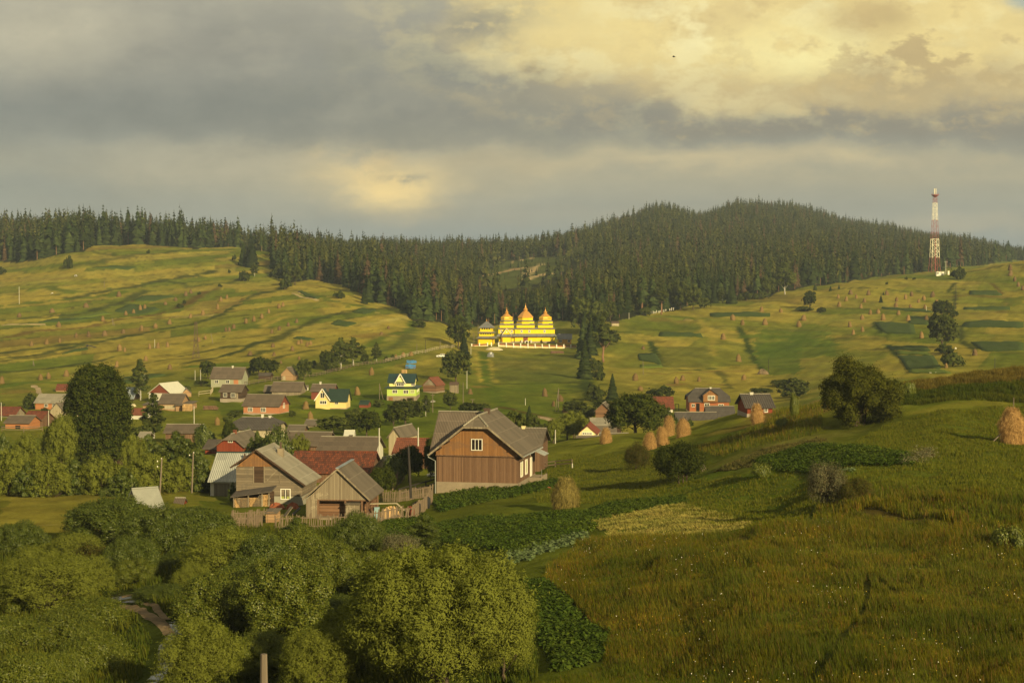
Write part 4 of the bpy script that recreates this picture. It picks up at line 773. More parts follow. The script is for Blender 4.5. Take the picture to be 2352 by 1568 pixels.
hs('barn', 'barn with bluish metal roof right behind the big round tree', 'e', 1270, 1425, 645, 612, 490, 'e', 6.0, 'wood_dark', 'metal_blue', rot=6, group=SG, cat='barn')
hs('farmhouse', 'large dark red gable with white metal roof, above the grey two-tier barn', 'e', 1562, 1822, 632, 556, 450, 'g', 9.0, 'white', 'white_roof', wins=[(1590,592,50,40,'glass',3)], gable='redwall', rot=20, group=VG, ov=.3)
r, d = hs('barn', 'grey wooden barn with two-tier roof and lean-to wings', 'e', 1668, 1932, 740, 662, 558, 'e', 7.0, 'wood_tan', 'corr2', doors=[(1800,722,120,40,'wood_pale')], rot=6, group=SG, cat='barn')
k = d['k']
for xa, xb in ((1512, 1668), (1868, 2022)):
    mb = MB(); ya, yb_ = -(xa-d['xm'])*k, -(xb-d['xm'])*k; zt = (740-652)*k; hw = d['hw']
    mb.box(-hw-.6, hw-1.5, yb_, ya, -2, zt-.5); mb.build('lean_to_wall', M['wood_tan'], r)
    mb = MB(); mb.bar((-hw-1.2, (ya+yb_)/2, zt-.55), (hw-1, (ya+yb_)/2, zt), abs(ya-yb_)+.3, .1); mb.build('lean_to_roof', M['corr'], r)
hs('hut', 'small wooden gable hut behind the grey two-tier barn', 'e', 1925, 2024, 592, 556, 505, 'g', 5.0, 'wood_tan', 'corr', rot=-12, group=SG, cat='hut', ov=.15)
hs('shed', 'small shed with orange-red tiled roof and white wall, right of the big round tree', 'e', 1362, 1526, 830, 782, 714, 'e', 5.0, 'white', 'tile2', rot=10, group=SG, cat='shed', ov=.2)
hs('barn', 'long brown thatch-like roof half sunk among bushes, below the pale pole', 'e', 1728, 2135, 1010, 972, 910, 'e', 6.0, 'wood_brown', 'corr2', group=SG, cat='barn', D=315)
hs('hut', 'tiny tan roof peeping out of the bushes left of the long brown roof', 'e', 1452, 1580, 1060, 1030, 985, 'e', 4.0, 'wood_brown', 'corr_pale', group=SG, cat='hut', D=290)
p = P(*cr('e', 1250, 1240), 262); r = empty('well_house', p, 'dark hut with conical grey roof at the foot of the big round tree', 'hut', SG); k = 262/F*.21703
mb = MB(); mb.lathe([(52*k, -2), (52*k, 62*k)], 8); mb.build('wall', M['wood_dark'], r)
mb = MB(); mb.lathe([(74*k, 50*k), (38*k, 130*k), (12*k, 165*k), (9*k, 190*k), (.02, 200*k)], 8); mb.build('roof', M['slate'], r)
hs('shed', 'small wooden shed with steep pale metal roof among the near left bushes', 'j', 866, 1134, 365, 250, 108, 'g', 2.2, 'wood_pale', 'shed_roof', rot=56, group=SG, cat='shed', ov=.12, D=150)
hs('hut', 'little red-brown hut with white edge by the two wooden poles', 'j', 1300, 1382, 265, 222, 192, 'e', 2.2, 'wood_red', 'corr2', D=178, group=SG, cat='hut', ov=.1)

# ------------------------------------------------------------------ the big wooden house (left of the haystack)
D0 = 188.0; p0 = P(*cr('g', 545, 1560), D0); k = D0/F/CP*.21703; ROT = R(11.5)
gr = lambda x: (x-545)*k/math.cos(ROT)                      # metres along the front
r = empty('wooden_house', p0, 'big brown wooden house with half-hipped gable and one attic window', 'house', VG, rz=-ROT)
Wf = gr(1405); xc = Wf/2; L = 10.0; zr = (1560-785)*k; z1 = (1560-1487)*k; z2 = (1560-1205)*k; ze = (1560-1192)*k
ah = Wf/2 + .75
mb = MB(); mb.box(-.02, Wf+.02, -.02, L, -1.6, z1); mb.build('foundation', M['concrete'], r)
mb = MB(); mb.prism([(0, z1), (Wf, z1), (Wf, z2), (0, z2)], .06, L-.02); lw = mb.build('lower_wall', M['wood_brown'], r)
sl = (zr-ze)/ah; zw = ze + sl*.75 - .2; zt = (1560-890)*k; xt = ah*(zr-zt)/(zr-ze)
mb = MB(); mb.prism([(-.06, z2), (Wf+.06, z2), (Wf+.06, zw), (xc+xt*.93, zt-.2), (xc-xt*.93, zt-.2), (-.06, zw)], -.06, L-.05); mb.build('upper_wall', M['wood_orange'], r)
mb = MB(); mb.box(-.1, Wf+.1, -.14, -.065, z2-.06, z2+.06); mb.build('ledge_board', M['wood_brown'], r)
mb = MB(); T = [];
y0, y1 = -.75, L+.4; h = 1.35
X = lambda x: xc + x
slab(mb, [[(X(ah), y0, ze), (X(ah), y1, ze), (X(0), y1, zr), (X(0), y0+h, zr), (X(xt), y0, zt)], [(X(-ah), y1, ze), (X(-ah), y0, ze), (X(-xt), y0, zt), (X(0), y0+h, zr), (X(0), y1, zr)], [(X(xt), y0, zt), (X(0), y0+h, zr), (X(-xt), y0, zt)]], .13)
rf = mb.build('roof', M['corr'], r)
mb = MB(); mb.tube([(X(0), y0+h, zr+.05), (X(0), y1, zr+.05)], [.12, .12], 6); mb.tube([(X(xt), y0, zt+.04), (X(0), y0+h, zr+.05)], [.1, .1], 6); mb.tube([(X(-xt), y0, zt+.04), (X(0), y0+h, zr+.05)], [.1, .1], 6); mb.build('ridge_cap', M['corr_pale'], rf)
mb = MB(); mb.box(X(0)-.35, X(0)+.25, 5.0, 5.6, zr-.6, zr+.35); mb.box(X(0)-.42, X(0)+.32, 4.93, 5.67, zr+.35, zr+.45); mb.build('chimney', M['rust'], rf)
for s in (-1, 1):
    mb = MB(); mb.bar((X(s*ah), y0-.02, ze-.1), (X(s*xt), y0-.02, zt-.1), .05, .2); mb.build('barge_board', M['wood_grey'], rf)
    mb = MB(); mb.tube([(X(s*(ah+.06)), y0, ze-.06), (X(s*(ah+.06)), y1, ze-.1)], [.075, .075], 6); mb.build('gutter', M['metal'], rf)
mb = MB(); mb.box(X(-xt)-.1, X(xt)+.1, y0-.03, y0+.02, zt-.22, zt-.04); mb.build('fascia', M['wood_grey'], rf)
mb = MB(); mb.tube([(X(-ah-.06), y0+.1, ze-.1), (X(-ah-.02), y0+.1, ze-.3), (-.12, -.12, ze-.75), (-.12, -.12, -.8)], [.05]*4, 6); mb.build('downpipe', M['metal'], r)
for yy in (1.0, 5.0): mb = MB(); mb.tube([(Wf+.62, yy-1.2, ze-.1), (Wf+.6, yy-1.1, ze-.35), (Wf+.15, yy, ze-.8)], [.05]*3, 6); mb.build('downpipe', M['metal'], r)
for s, y_ in ((-1, -.5), (1, -.5)):      # brackets under the eaves
    for t in (.25, .8):
        x_ = X(s*(ah-.9-t*1.6)); zb = ze + sl*(.9+t*1.6) - .35; mb = MB(); mb.box(x_-.06, x_+.06, -.75, -.05, zb-.06, zb+.1); mb.build('purlin', M['wood_dark'], r)
# cross wing
zc = zr - .1; hy = 4.3; yc = 6.4; xl = -1.35
slb = (zc-ze)/hy
mb = MB(); slab(mb, [[(xl, yc-hy, zc-slb*hy), (X(0)-.3, yc-hy, zc-slb*hy), (X(0)-.3, yc, zc), (xl, yc, zc)], [(xl, yc, zc), (X(0)-.3, yc, zc), (X(0)-.3, yc+hy, zc-slb*hy), (xl, yc+hy, zc-slb*hy)]], .13)
wr = mb.build('wing_roof', corrug('corrugated_wing', (.18, .14, .10), axis='x'), r)
mb = MB(); mb.tube([(xl, yc, zc+.05), (X(0)-.3, yc, zc+.05)], [.12, .12], 6); mb.build('ridge_cap', M['corr_pale'], wr)
mb = MB(); pts = [(yc-hy+.7, -1.5), (yc+hy-.7, -1.5), (yc+hy-.7, zc-slb*(hy-.7)-.2), (yc, zc-.2), (yc-hy+.7, zc-slb*(hy-.7)-.2)]; n = 5
mb.add([(xl+.6, y, z) for y, z in pts] + [(.5, y, z) for y, z in pts], [tuple(range(n-1, -1, -1)), tuple(range(n, 2*n))] + [(i, (i+1) % n, n+(i+1) % n, n+i) for i in range(n)]); mb.build('wing_wall', M['wood_brown'], r)
window(r, (gr(975), -.06, (1560-1140)*k), (1, 0, 0), (0, -1, 0), 108*k, 108*k, 3, pane='dark', fw=.07)
for yy, w in ((2.0, .75), (4.6, .75)): window(r, (Wf, yy, z1+.65), (0, 1, 0), (1, 0, 0), w, 1.35, 1, pane='curtain', fw=.16)
door(r, (Wf+.02, 7.4, z1), (0, 1, 0), (1, 0, 0), 1.0, 2.1, 'frame')
mb = MB(); mb.box(Wf+.03, Wf+1.5, 6.2, 9.4, -1.5, z1-.05); mb.box(Wf+1.36, Wf+1.5, 6.2, 9.4, z1-.05, z1+.1); mb.build('porch_step', M['concrete'], r)
mb = MB(); mb.tube([(Wf+1.42, 6.3, z1), (Wf+1.42, 6.3, z1+.9)], [.03, .03], 5); mb.build('railing_post', M['steel'], r)
mb = MB(); mb.bar((Wf+.1, 8.0, zw-.35), (Wf+1.7, 8.0, zw-1.05), 2.6, .05); mb.build('porch_canopy', M['metal'], r)

# ------------------------------------------------------------------ plank house with saltbox roof
D0 = 185.0; p0 = P(*cr('o', 350, 790), D0); k = D0/F/CP*.2315; ROT = R(6)
r = empty('plank_house', p0, 'weathered plank house with sloping ridge roof, orange gable boards and green-curtained window', 'house', VG, rz=-ROT)
gx = lambda x: (x-350)*k; gzz = lambda y: (790-y)*k
Wf = gx(1010); L = 7.2; z1 = gzz(680); z2 = gzz(383); zr = gzz(212); xr = gx(560); zl = gzz(388); xl = gx(300); xR = gx(1056); zR = gzz(560)
mb = MB(); mb.box(0, Wf, 0, L, -2, z1); mb.build('lower_wall', M['grey_plaster'], r)
fz = lambda x: (zl + (zr-zl)*(x-xl)/(xr-xl)) if x < xr else (zr + (zR-zr)*(x-xr)/(xR-xr))
mb = MB(); mb.prism([(-.03, z1), (Wf+.03, z1), (Wf+.03, fz(Wf)-.15), (gx(800), z2), (-.03, z2-.1)], -.04, L-.02); mb.build('plank_wall', M['wood_greyz'], r)
mb = MB(); mb.prism([(-.03, z2-.09), (gx(800), z2+.005), (xr, zr-.16)], -.10, L-.04); mb.build('gable_board', M['wood_orange'], r)
mb = MB(); mb.prism([(.03, z2-.3), (gx(790), z2-.01), (gx(800), z2+.0), (gx(560), zr-.4)], L-.02, L+.02); mb.build('back_board', M['wood_grey'], r)
mb = MB(); mb.box(gx(525), gx(630), -.09, -.045, gzz(545), gzz(385)); mb.build('loft_hatch', M['wood_dark'], r)
mb = MB(); mb.bar((gx(640), -.08, gzz(548)), (gx(785), -.08, gzz(395)), .12, .06, up=(0, 1, 0)); mb.build('brace', M['wood_grey'], r)
for x in (525, 632, 790): mb = MB(); mb.box(gx(x)-.05, gx(x)+.05, -.11, -.092 if x == 525 else -.045, gzz(552), gzz(386)); mb.build('batten', M['wood_grey'], r)
mb = MB(); slab(mb, [[(xR, -.55, zR), (xR, L+.4, zR), (xr, L+.4, zr), (xr, -.55, zr)], [(xr, -.55, zr), (xr, L+.4, zr), (xl, L+.4, zl), (xl, -.55, zl)]], .12); rf = mb.build('roof', M['corr_pale'], r)
mb = MB(); mb.bar((xR, -.57, zR-.1), (xr, -.57, zr-.1), .05, .18); mb.bar((xl, -.57, zl-.1), (xr, -.57, zr-.1), .05, .18); mb.build('barge_board', M['wood_dark'], rf)
cx, cyy = gx(560)+1.55, 4.2; zc = fz(cx)
mb = MB(); mb.box(cx-.3, cx+.3, cyy-.3, cyy+.3, zc-.3, zc+.75); mb.build('chimney', M['concrete'], rf)
mb = MB(); mb.tube([(cx, cyy, zc+.75), (cx, cyy, zc+1.25)], [.12, .1], 8); mb.lathe([(.2, 0), (.02, .14)], 8, (cx, cyy, zc+1.3)); mb.build('chimney_cowl', M['rust'], rf)
mb = MB(); mb.tube([(cx-.6, cyy, zc-.1), (cx-.62, cyy, zc+1.1)], [.02, .02], 5); mb.bar((cx-.95, cyy, zc+.9), (cx-.3, cyy, zc+1.0), .03); mb.bar((cx-.85, cyy, zc+.65), (cx-.4, cyy, zc+.72), .03); mb.build('aerial', M['steel'], rf)
window(r, (gx(847), -.0, gzz(705)), (1, 0, 0), (0, -1, 0), 86*k, 92*k, 2, pane='curtain', fw=.09)
mb = MB(); mb.box(gx(836), gx(858), -.05, -.028, gzz(705), gzz(613)); mb.build('window_gap', M['glass'], r)
# firewood lean-to in front
p0 = P(*cr('o', 318, 872), 180.5); k = 180.5/F/CP*.2315
r = empty('firewood_shed', p0, 'open firewood lean-to with slanting lattice bars in front of the plank house', 'shed', SG, rz=R(-6))
gx = lambda x: (x-318)*k; gzz = lambda y: (872-y)*k
mb = MB(); slab(mb, [[(gx(292), -.35, gzz(690)), (gx(712), -.35, gzz(628)), (gx(712), 2.0, gzz(628)+.35), (gx(292), 2.0, gzz(690)+.35)]], .08); mb.build('roof', M['corr_dark'], r)
for x, y in ((322, 690), (470, 668), (610, 648), (680, 636)): mb = MB(); mb.box(gx(x)-.06, gx(x)+.06, -.06, .06, -1, gzz(y)); mb.build('post', M['wood_grey'], r)
mb = MB()
for i in range(12):
    x = 480 + i*14
    mb.bar((gx(x), .0, gzz(855)+.1), (gx(min(x+105, 605)), .0, gzz(855)+.1 + (min(x+105, 605)-x)/105*175*k), .05, .03, up=(0, 1, 0))
for i in range(9):
    x = 335 + i*14
    mb.bar((gx(x), -.02, gzz(690)-.1), (gx(min(x+90, 465)), -.02, gzz(690)-.1 - (min(x+90, 465)-x)*1.55*k), .04, .03, up=(0, 1, 0))
mb.build('lattice', M['wood_grey'], r)
mb = MB(); mb.box(gx(322), gx(690), 1.7, 1.8, -1, gzz(650)); mb.build('back_wall', M['wood_dark'], r)
fr_ = random.Random(3)
def logs(mb, x0, x1, z0, zf, y0, y1, rad=.075):
    z = z0
    while True:
        x = x0 + fr_.uniform(0, rad)
        any_ = False
        while x < x1:
            if z < zf(x): any_ = True; rr = rad*fr_.uniform(.7, 1.05); j = fr_.uniform(-.06, .04); mb.lathe([(rr, 0), (rr*fr_.uniform(.9, 1), y1-y0)], 6, (0, 0, 0)); n = 12; vs = mb.v[-n:]; mb.v[-n:] = [(x+a, y0+j+c_, z+b) for a, b, c_ in vs]
            x += rad*2.05
        z += rad*1.8
        if not any_: break
mb = MB(); logs(mb, gx(330), gx(468), .05, lambda x: gzz(712), .12, .9); logs(mb, gx(612), gx(672), .05, lambda x: gzz(665), .12, .9); logs(mb, gx(478), gx(605), .05, lambda x: gzz(700), .25, 1.0); mb.build('firewood', M['firewood'], r)
# metal roofed shed on the left
p0 = P(*cr('o', 88, 765), 196); k = 196/F/CP*.2315
r = empty('tin_shed', p0, 'white shed with big pale sheet metal roof, left of the plank house', 'shed', SG, rz=R(-5))
gx = lambda x: (x-88)*k; gzz = lambda y: (765-y)*k
Lx = gx(430); ze = gzz(538); zr = gzz(262)-.25; dp = 4.2
mb = MB(); n = 5; pts = [(0, -2), (dp*2-.6, -2), (dp*2-.6, ze+.2), (dp-.3, zr-.2), (0, ze+.2)]
mb.add([(0, y, z) for y, z in pts] + [(Lx, y, z) for y, z in pts], [tuple(range(n-1, -1, -1)), tuple(range(n, 2*n))] + [(i, (i+1) % n, n+(i+1) % n, n+i) for i in range(n)]); mb.build('wall', M['white'], r)
mb = MB(); slab(mb, [[(-.25, -.35, ze), (Lx+.2, -.35, ze), (Lx+.2, dp-.3, zr), (-.25, dp-.3, zr)], [(-.25, dp-.3, zr), (Lx+.2, dp-.3, zr), (Lx+.2, dp*2-.3, ze), (-.25, dp*2-.3, ze)]], .08); rf = mb.build('roof', corrug('sheet_roof', (.43, .43, .36), per=.22, amt=.25, light=(.5, .5, .44), rough=.5, axis='x', spec=.4), r)
mb = MB(); mb.tube([(-.25, dp-.3, zr+.03), (Lx+.2, dp-.3, zr+.03)], [.09, .09], 6); mb.build('ridge_cap', M['teal_roof'], rf)
mb = MB(); mb.box(gx(372), gx(386), 2.6, 2.9, ze+1.6, ze+2.9); mb.build('chimney', M['rust'], rf)
mb = MB(); mb.box(gx(125), gx(285), -.05, .02, .15, gzz(560)); mb.build('gate', planks('gate_planks', (.12, .1, .07), (.24, .21, .15), 'xy', .14), r)
mb = MB(); mb.box(-.05, gx(300), -.12, .0, -1.5, .12); mb.build('plinth', M['concrete'], r)

# ------------------------------------------------------------------ front barn with open ground floor
D0 = 165.0; p0 = P(*cr('o', 1050, 915), D0); k = D0/F/CP*.2315; ROT = R(5.2)
r = empty('hay_barn', p0, 'open-fronted log barn with tall triangular plank gable, behind the paling fence', 'barn', SG, rz=-ROT)
gx = lambda x: (x-1050)*k; gzz = lambda y: (915-y)*k
Wf = gx(1690)-.2; z1 = gzz(715); zr = gzz(402); xr = gx(1360); xl = gx(1012); xR = gx(1690); ze = gzz(708); L = 7.4
mb = MB(); mb.box(.25, Wf-.4, .9, L, -1.5, z1); mb.build('log_wall', M['log'], r)
mb = MB(); mb.prism([(gx(1045), z1), (gx(1655), z1-.02), (xr, zr-.15)], 0, .07); mb.build('gable_board', M['wood_grey'], r)
mb = MB(); mb.prism([(.3, z1), (Wf-.3, z1), (xr, zr-.25)], .075, L); mb.build('loft_wall', M['wood_dark'], r)
mb = MB(); slab(mb, [[(xR, -.3, ze-.05), (xR, L+.4, ze-.05), (xr, L+.4, zr), (xr, -.3, zr)], [(xr, -.3, zr), (xr, L+.4, zr), (xl, L+.4, ze), (xl, -.3, ze)]], .1); rf = mb.build('roof', M['corr'], r)
mb = MB(); mb.bar((xl, -.33, ze-.07), (xr, -.33, zr-.07), .05, .15); mb.bar((xR, -.33, ze-.1), (xr, -.33, zr-.07), .05, .15); mb.build('barge_board', M['wood_grey'], rf)
mb = MB(); mb.bar((xr, -.3, zr+.03), (xr, L+.4, zr+.03), .35, .06); mb.build('ridge_cap', M['metal_blue'], rf)
mb = MB(); mb.box(gx(1040), gx(1150), -.1, -.02, gzz(905), z1); mb.build('sliding_door', M['wood_grey'], r)
mb = MB(); mb.box(gx(1442), gx(1580), -.25, .85, gzz(900), gzz(750)); mb.build('feed_bin', M['wood_grey'], r)
mb = MB(); slab(mb, [[(gx(1436), -.4, gzz(752)), (gx(1590), -.4, gzz(752)), (gx(1590), .9, gzz(735)), (gx(1436), .9, gzz(735))]], .06); mb.build('bin_lid', M['corr'], r)
for x in (1160, 1432, 1600, 1655): mb = MB(); mb.box(gx(x)-.09, gx(x)+.09, .0, .18, -1.5, z1-.01); mb.build('post', M['wood_brown'], r)
mb = MB(); mb.tube([(xR-.15, 2.5, -1), (xR-.15, 2.5, ze)], [.1, .1], 6); mb.tube([(xR-.2, 5, -1), (xR-.2, 5, ze)], [.1, .1], 6); mb.build('eave_post', M['wood_brown'], r)
mb = MB(); mb.box(gx(1150), gx(1640), -.03, .0, z1-.12, z1-.01); mb.build('lintel', M['wood_brown'], r)
mb = MB(); mb.box(gx(1160), gx(1300), -.3, .85, gzz(915), gzz(892)); mb.build('manger', M['wood_grey'], r)
# outhouse
p0 = P(*cr('o', 690, 975), 158); k = 158/F/CP*.2315
r = empty('outhouse', p0, 'narrow wooden outhouse with slanting grey roof inside the paling fence', 'outhouse', SG, rz=R(-12))
w = 55*k
mb = MB(); mb.box(-w, w, 0, 1.1, -1, 128*k); mb.build('wall', M['wood_tan'], r)
mb = MB(); slab(mb, [[(-w-.1, -.15, 122*k), (w+.15, -.15, 128*k), (w+.15, 1.2, 160*k), (-w-.1, 1.2, 154*k)]], .06); mb.build('roof', M['corr'], r)
door(r, (0, 0, .05), (1, 0, 0), (0, -1, 0), w*1.3, 1.1*1.05, 'wood_tan')

# ------------------------------------------------------------------ church
D0 = 731.0; p0 = P(*cr('n', 1140, 925), D0 + 4); k = (D0+4)/F/CP*.11574
r = empty('church', p0, 'bright yellow wooden church with three tiered towers and golden onion domes', 'church', rz=R(0))
ZX = lambda x: (x-1140)*k; ZZ = lambda y: (925-y)*k
dep = 3.4
def frustum(mb, cx, cy_, a0, b0, a1, b1, z0, z1):
    mb.add([(cx-a0, cy_-b0, z0), (cx+a0, cy_-b0, z0), (cx+a0, cy_+b0, z0), (cx-a0, cy_+b0, z0), (cx-a1, cy_-b1, z1), (cx+a1, cy_-b1, z1), (cx+a1, cy_+b1, z1), (cx-a1, cy_+b1, z1)],
           [(0,3,2,1),(4,5,6,7),(0,1,5,4),(1,2,6,5),(2,3,7,6),(3,0,4,7)])
bays = [(765, 165, 2.9), (1140, 215, 3.6), (1525, 195, 2.9)]
for cx, hw, b in bays:
    a = hw*k
    mb = MB(); mb.box(ZX(cx)-a-.05, ZX(cx)+a+.05, 3.4-b-.05, 3.4+b+.05, -2, ZZ(890)); mb.build('stone_plinth', M['stone'], r)
    mb = MB(); mb.box(ZX(cx)-a, ZX(cx)+a, 3.4-b, 3.4+b, ZZ(890), ZZ(640)); mb.build('nave_wall', M['church'], r)
    mb = MB(); frustum(mb, ZX(cx), 3.4, a+.95, b+1.2, a-.02, b-.02, ZZ(795), ZZ(738)); mb.build('lower_skirt_roof', M['zinc'], r)
    mb = MB(); frustum(mb, ZX(cx), 3.4, a+.35, b+.4, a*.86, b*.86, ZZ(650), ZZ(612)); mb.build('upper_skirt_roof', M['zinc'], r)
c8 = math.pi/8
for cx, q, tops in ((765, .78, (570, 340, 330, 290, 252)), (1140, 1.0, None), (1535, .83, (570, 340, 330, 290, 245))):
    X0 = ZX(cx); s1 = 178*k*q; y5 = 3.4
    mb = MB(); mb.box(X0-s1, X0+s1, y5-s1, y5+s1, ZZ(625), ZZ(562))
    oc = s1*.98/math.cos(c8)
    mb.lathe([(oc*.98, ZZ(560)), (oc*.98, ZZ(490))], 8, (X0, y5, 0), 0, c8); mb.lathe([(oc*.83, ZZ(480)), (oc*.83, ZZ(408))], 8, (X0, y5, 0), 0, c8)
    tw = mb.build('tower', M['church'], r)
    mb = MB(); frustum(mb, X0, y5, s1+.35, s1+.35, s1*.9, s1*.9, ZZ(566), ZZ(536)); mb.lathe([(oc*1.07, ZZ(494)), (oc*.80, ZZ(468))], 8, (X0, y5, 0), 0, c8); mb.build('tower_skirt_roof', M['zinc'], tw)
    zt = 0 if cx == 1140 else -18
    hgt = (420, 290, 262, 240, 215, 168) if cx == 1140 else (445, 340, 312, 300, 282, 250)
    mb = MB(); prof = [(oc*.90, ZZ(hgt[0]+2)), (oc*.86, ZZ(hgt[0]-14)), (oc*.60, ZZ((hgt[0]+hgt[1])/2-4)), (oc*.34, ZZ(hgt[1]+16)), (oc*.20, ZZ(hgt[1]))]
    mb.lathe(prof, 8, (X0, y5, 0), 0, c8)
    on_ = [(oc*.17, ZZ(hgt[1])), (oc*.20, ZZ(hgt[1]-8)), (oc*.235, ZZ(hgt[2])), (oc*.17, ZZ(hgt[3])), (oc*.08, ZZ(hgt[4]+12)), (oc*.09, ZZ(hgt[4]+4)), (oc*.075, ZZ(hgt[4]-6)), (.05, ZZ(hgt[5]))]
    mb.lathe(on_, 12, (X0, y5, 0)); dm = mb.build('dome', M['gold'], r)
    mb = MB(); z = ZZ(hgt[5]); mb.box(X0-.035, X0+.035, y5-.03, y5+.03, z-.1, z+.75); mb.box(X0-.2, X0+.2, y5-.03, y5+.03, z+.4, z+.48); mb.build('cross', M['gold'], dm)
    if cx != 1140: mb = MB(); mb.box(X0-.85, X0+.85, y5-oc*.83*math.cos(c8)-.12, y5-oc*.7, ZZ(440), ZZ(424)); mb.build('louvre_board', M['pale_yellow'], tw)
for x in (660, 868, 1062, 1213, 1518): 
    b = 2.9 if x < 900 or x > 1400 else 3.6
    window(r, (ZX(x), 3.4-b, ZZ(712)), (1, 0, 0), (0, -1, 0), 24*k, 40*k, 2, pane='glass', fw=.16)
# porch
mb = MB(); y_ = 3.4-2.9-2.2; hw = 82*k; X0 = ZX(765)
mb.box(X0-hw, X0+hw, y_+.3, 3.4-2.9, -2, ZZ(790)); mb.build('porch_wall', M['church'], r)
mb = MB(); mb.prism([(X0-hw-.05, ZZ(745)), (X0+hw+.05, ZZ(745)), (X0, ZZ(640))], y_, 1.2); mb.build('porch_gable', M['church'], r)
mb = MB(); a = hw+.3; slab(mb, [[(X0+a, y_-.2, ZZ(758)), (X0+a, 1.3, ZZ(758)), (X0, 1.3, ZZ(628)), (X0, y_-.2, ZZ(628))], [(X0, y_-.2, ZZ(628)), (X0, 1.3, ZZ(628)), (X0-a, 1.3, ZZ(758)), (X0-a, y_-.2, ZZ(758))]], .09); pr = mb.build('porch_roof', M['zinc'], r)
for s in (-1, 1): mb = MB(); mb.bar((X0+s*a, y_-.22, ZZ(762)), (X0, y_-.22, ZZ(632)), .05, .2); mb.build('barge_board', M['frame'], pr)
mb = MB(); frustum(mb, X0, y_+1.2, hw+.7, 1.7, hw-.1, .9, ZZ(798), ZZ(748)); mb.build('porch_skirt_roof', M['zinc'], r)
for s in (-1, 1): mb = MB(); mb.lathe([(.13, -1), (.13, ZZ(795))], 8, (X0+s*(hw+.3), y_-.1, 0)); mb.build('porch_column', M['ochre'], r)
mb = MB(); mb.lathe([(.02, -.04), (.3, -.03), (.3, .03), (.02, .04)], 14, (0, 0, 0)); mb.v = [(X0+a_, y_-.02+c_, ZZ(705)+b_) for a_, b_, c_ in mb.v]; mb.build('round_window', M['frame'], r)
# main entrance
mb = MB(); mb.box(ZX(1095), ZX(1185), -.32, -.18, ZZ(900), ZZ(800)); mb.build('door', M['brick'], r)
mb = MB(); mb.box(ZX(1050), ZX(1080), -1.3, -.3, -1, ZZ(865)); mb.build('gate_pillar', M['white'], r)
mb = MB(); mb.box(ZX(1235), ZX(1262), -1.3, -.3, -1, ZZ(865)); mb.build('gate_pillar', M['white'], r)
mb = MB(); mb.prism([(ZX(1120), -1), (ZX(1205), -1), (ZX(1205), ZZ(885)), (ZX(1163), ZZ(868)), (ZX(1120), ZZ(885))], -1.8, -.9); ar = mb.build('shrine', M['white'], r)
mb = MB(); mb.prism([(ZX(1145), ZZ(925)), (ZX(1182), ZZ(925)), (ZX(1182), ZZ(895)), (ZX(1163), ZZ(882)), (ZX(1145), ZZ(895))], -1.85, -1.805); mb.build('shrine_niche', M['dark'], ar)
mb = MB(); mb.box(ZX(600), ZX(1060), -2.3, -.2, -2, ZZ(905)); mb.build('stone_step', M['stone'], r)
# bell tower
p0 = P(*cr('n', 368, 945), D0 - 8); k = (D0-8)/F/CP*.11574
r = empty('bell_tower', p0, 'three-tiered yellow wooden bell tower with pyramid roof, left of the church', 'bell tower', rz=R(-8))
ZZ = lambda y: (945-y)*k
for i, (hw, yb_, yt) in enumerate(((140, 960, 790), (130, 800, 690), (112, 700, 612))):
    a = hw*k; mb = MB(); mb.box(-a, a, -a, a, -1.5 if i == 0 else ZZ(yb_), ZZ(yt)); mb.build('tier_wall', M['church'], r)
for a0, a1, yb_, yt in ((195, 128, 828, 783), (165, 110, 722, 686)):
    mb = MB(); frustum(mb, 0, 0, a0*k, a0*k, a1*k, a1*k, ZZ(yb_), ZZ(yt)); mb.build('skirt_roof', M['zinc'], r)
mb = MB(); frustum(mb, 0, 0, 150*k, 150*k, .12, .12, ZZ(620), ZZ(488)); rf = mb.build('roof', M['zinc'], r)
mb = MB(); mb.lathe([(.12, 0), (.26, .2), (.28, .35), (.1, .6), (.04, .75), (.02, 1.4)], 10, (0, 0, ZZ(492))); mb.build('finial', M['gold'], rf)
def arches(par, a, xs, y, w, h, fl):
    for x in xs:
        mb = MB(); pts = [(x-w, ZZ(y)), (x+w, ZZ(y))] + [(x + w*math.cos(t), ZZ(y)+h*.45+h*.55*math.sin(t)) for t in np.linspace(0, math.pi, 7)]
        mb.prism([(x_, z_) for x_, z_ in pts], -a-.03, -a+.05); mb.build('arch_opening', M['dark'], par)
arches(r, 112*k, [q*k for q in (-70, -24, 22, 68)], 652, 15*k, 32*k, 0); arches(r, 130*k, [q*k for q in (-92, -46, 0, 46, 92)], 748, 15*k, 20*k, 0)
for s in (-1, 1): mb = MB(); mb.lathe([(.12, -1), (.12, ZZ(825))], 8, (s*150*k, -150*k, 0)); mb.build('corner_post', M['ochre'], r)
# church hut
hs('hut', 'small ochre hut with grey roof and two white windows beside the church', 'n', 1755, 2065, 968, 845, 742, 'e', 5.0, 'ochre', 'zinc', wins=[(1830,885,56,46,'glass',3),(1998,885,44,46,'glass',2)], D=D0-9, cat='hut', ov=.35, rot=2)
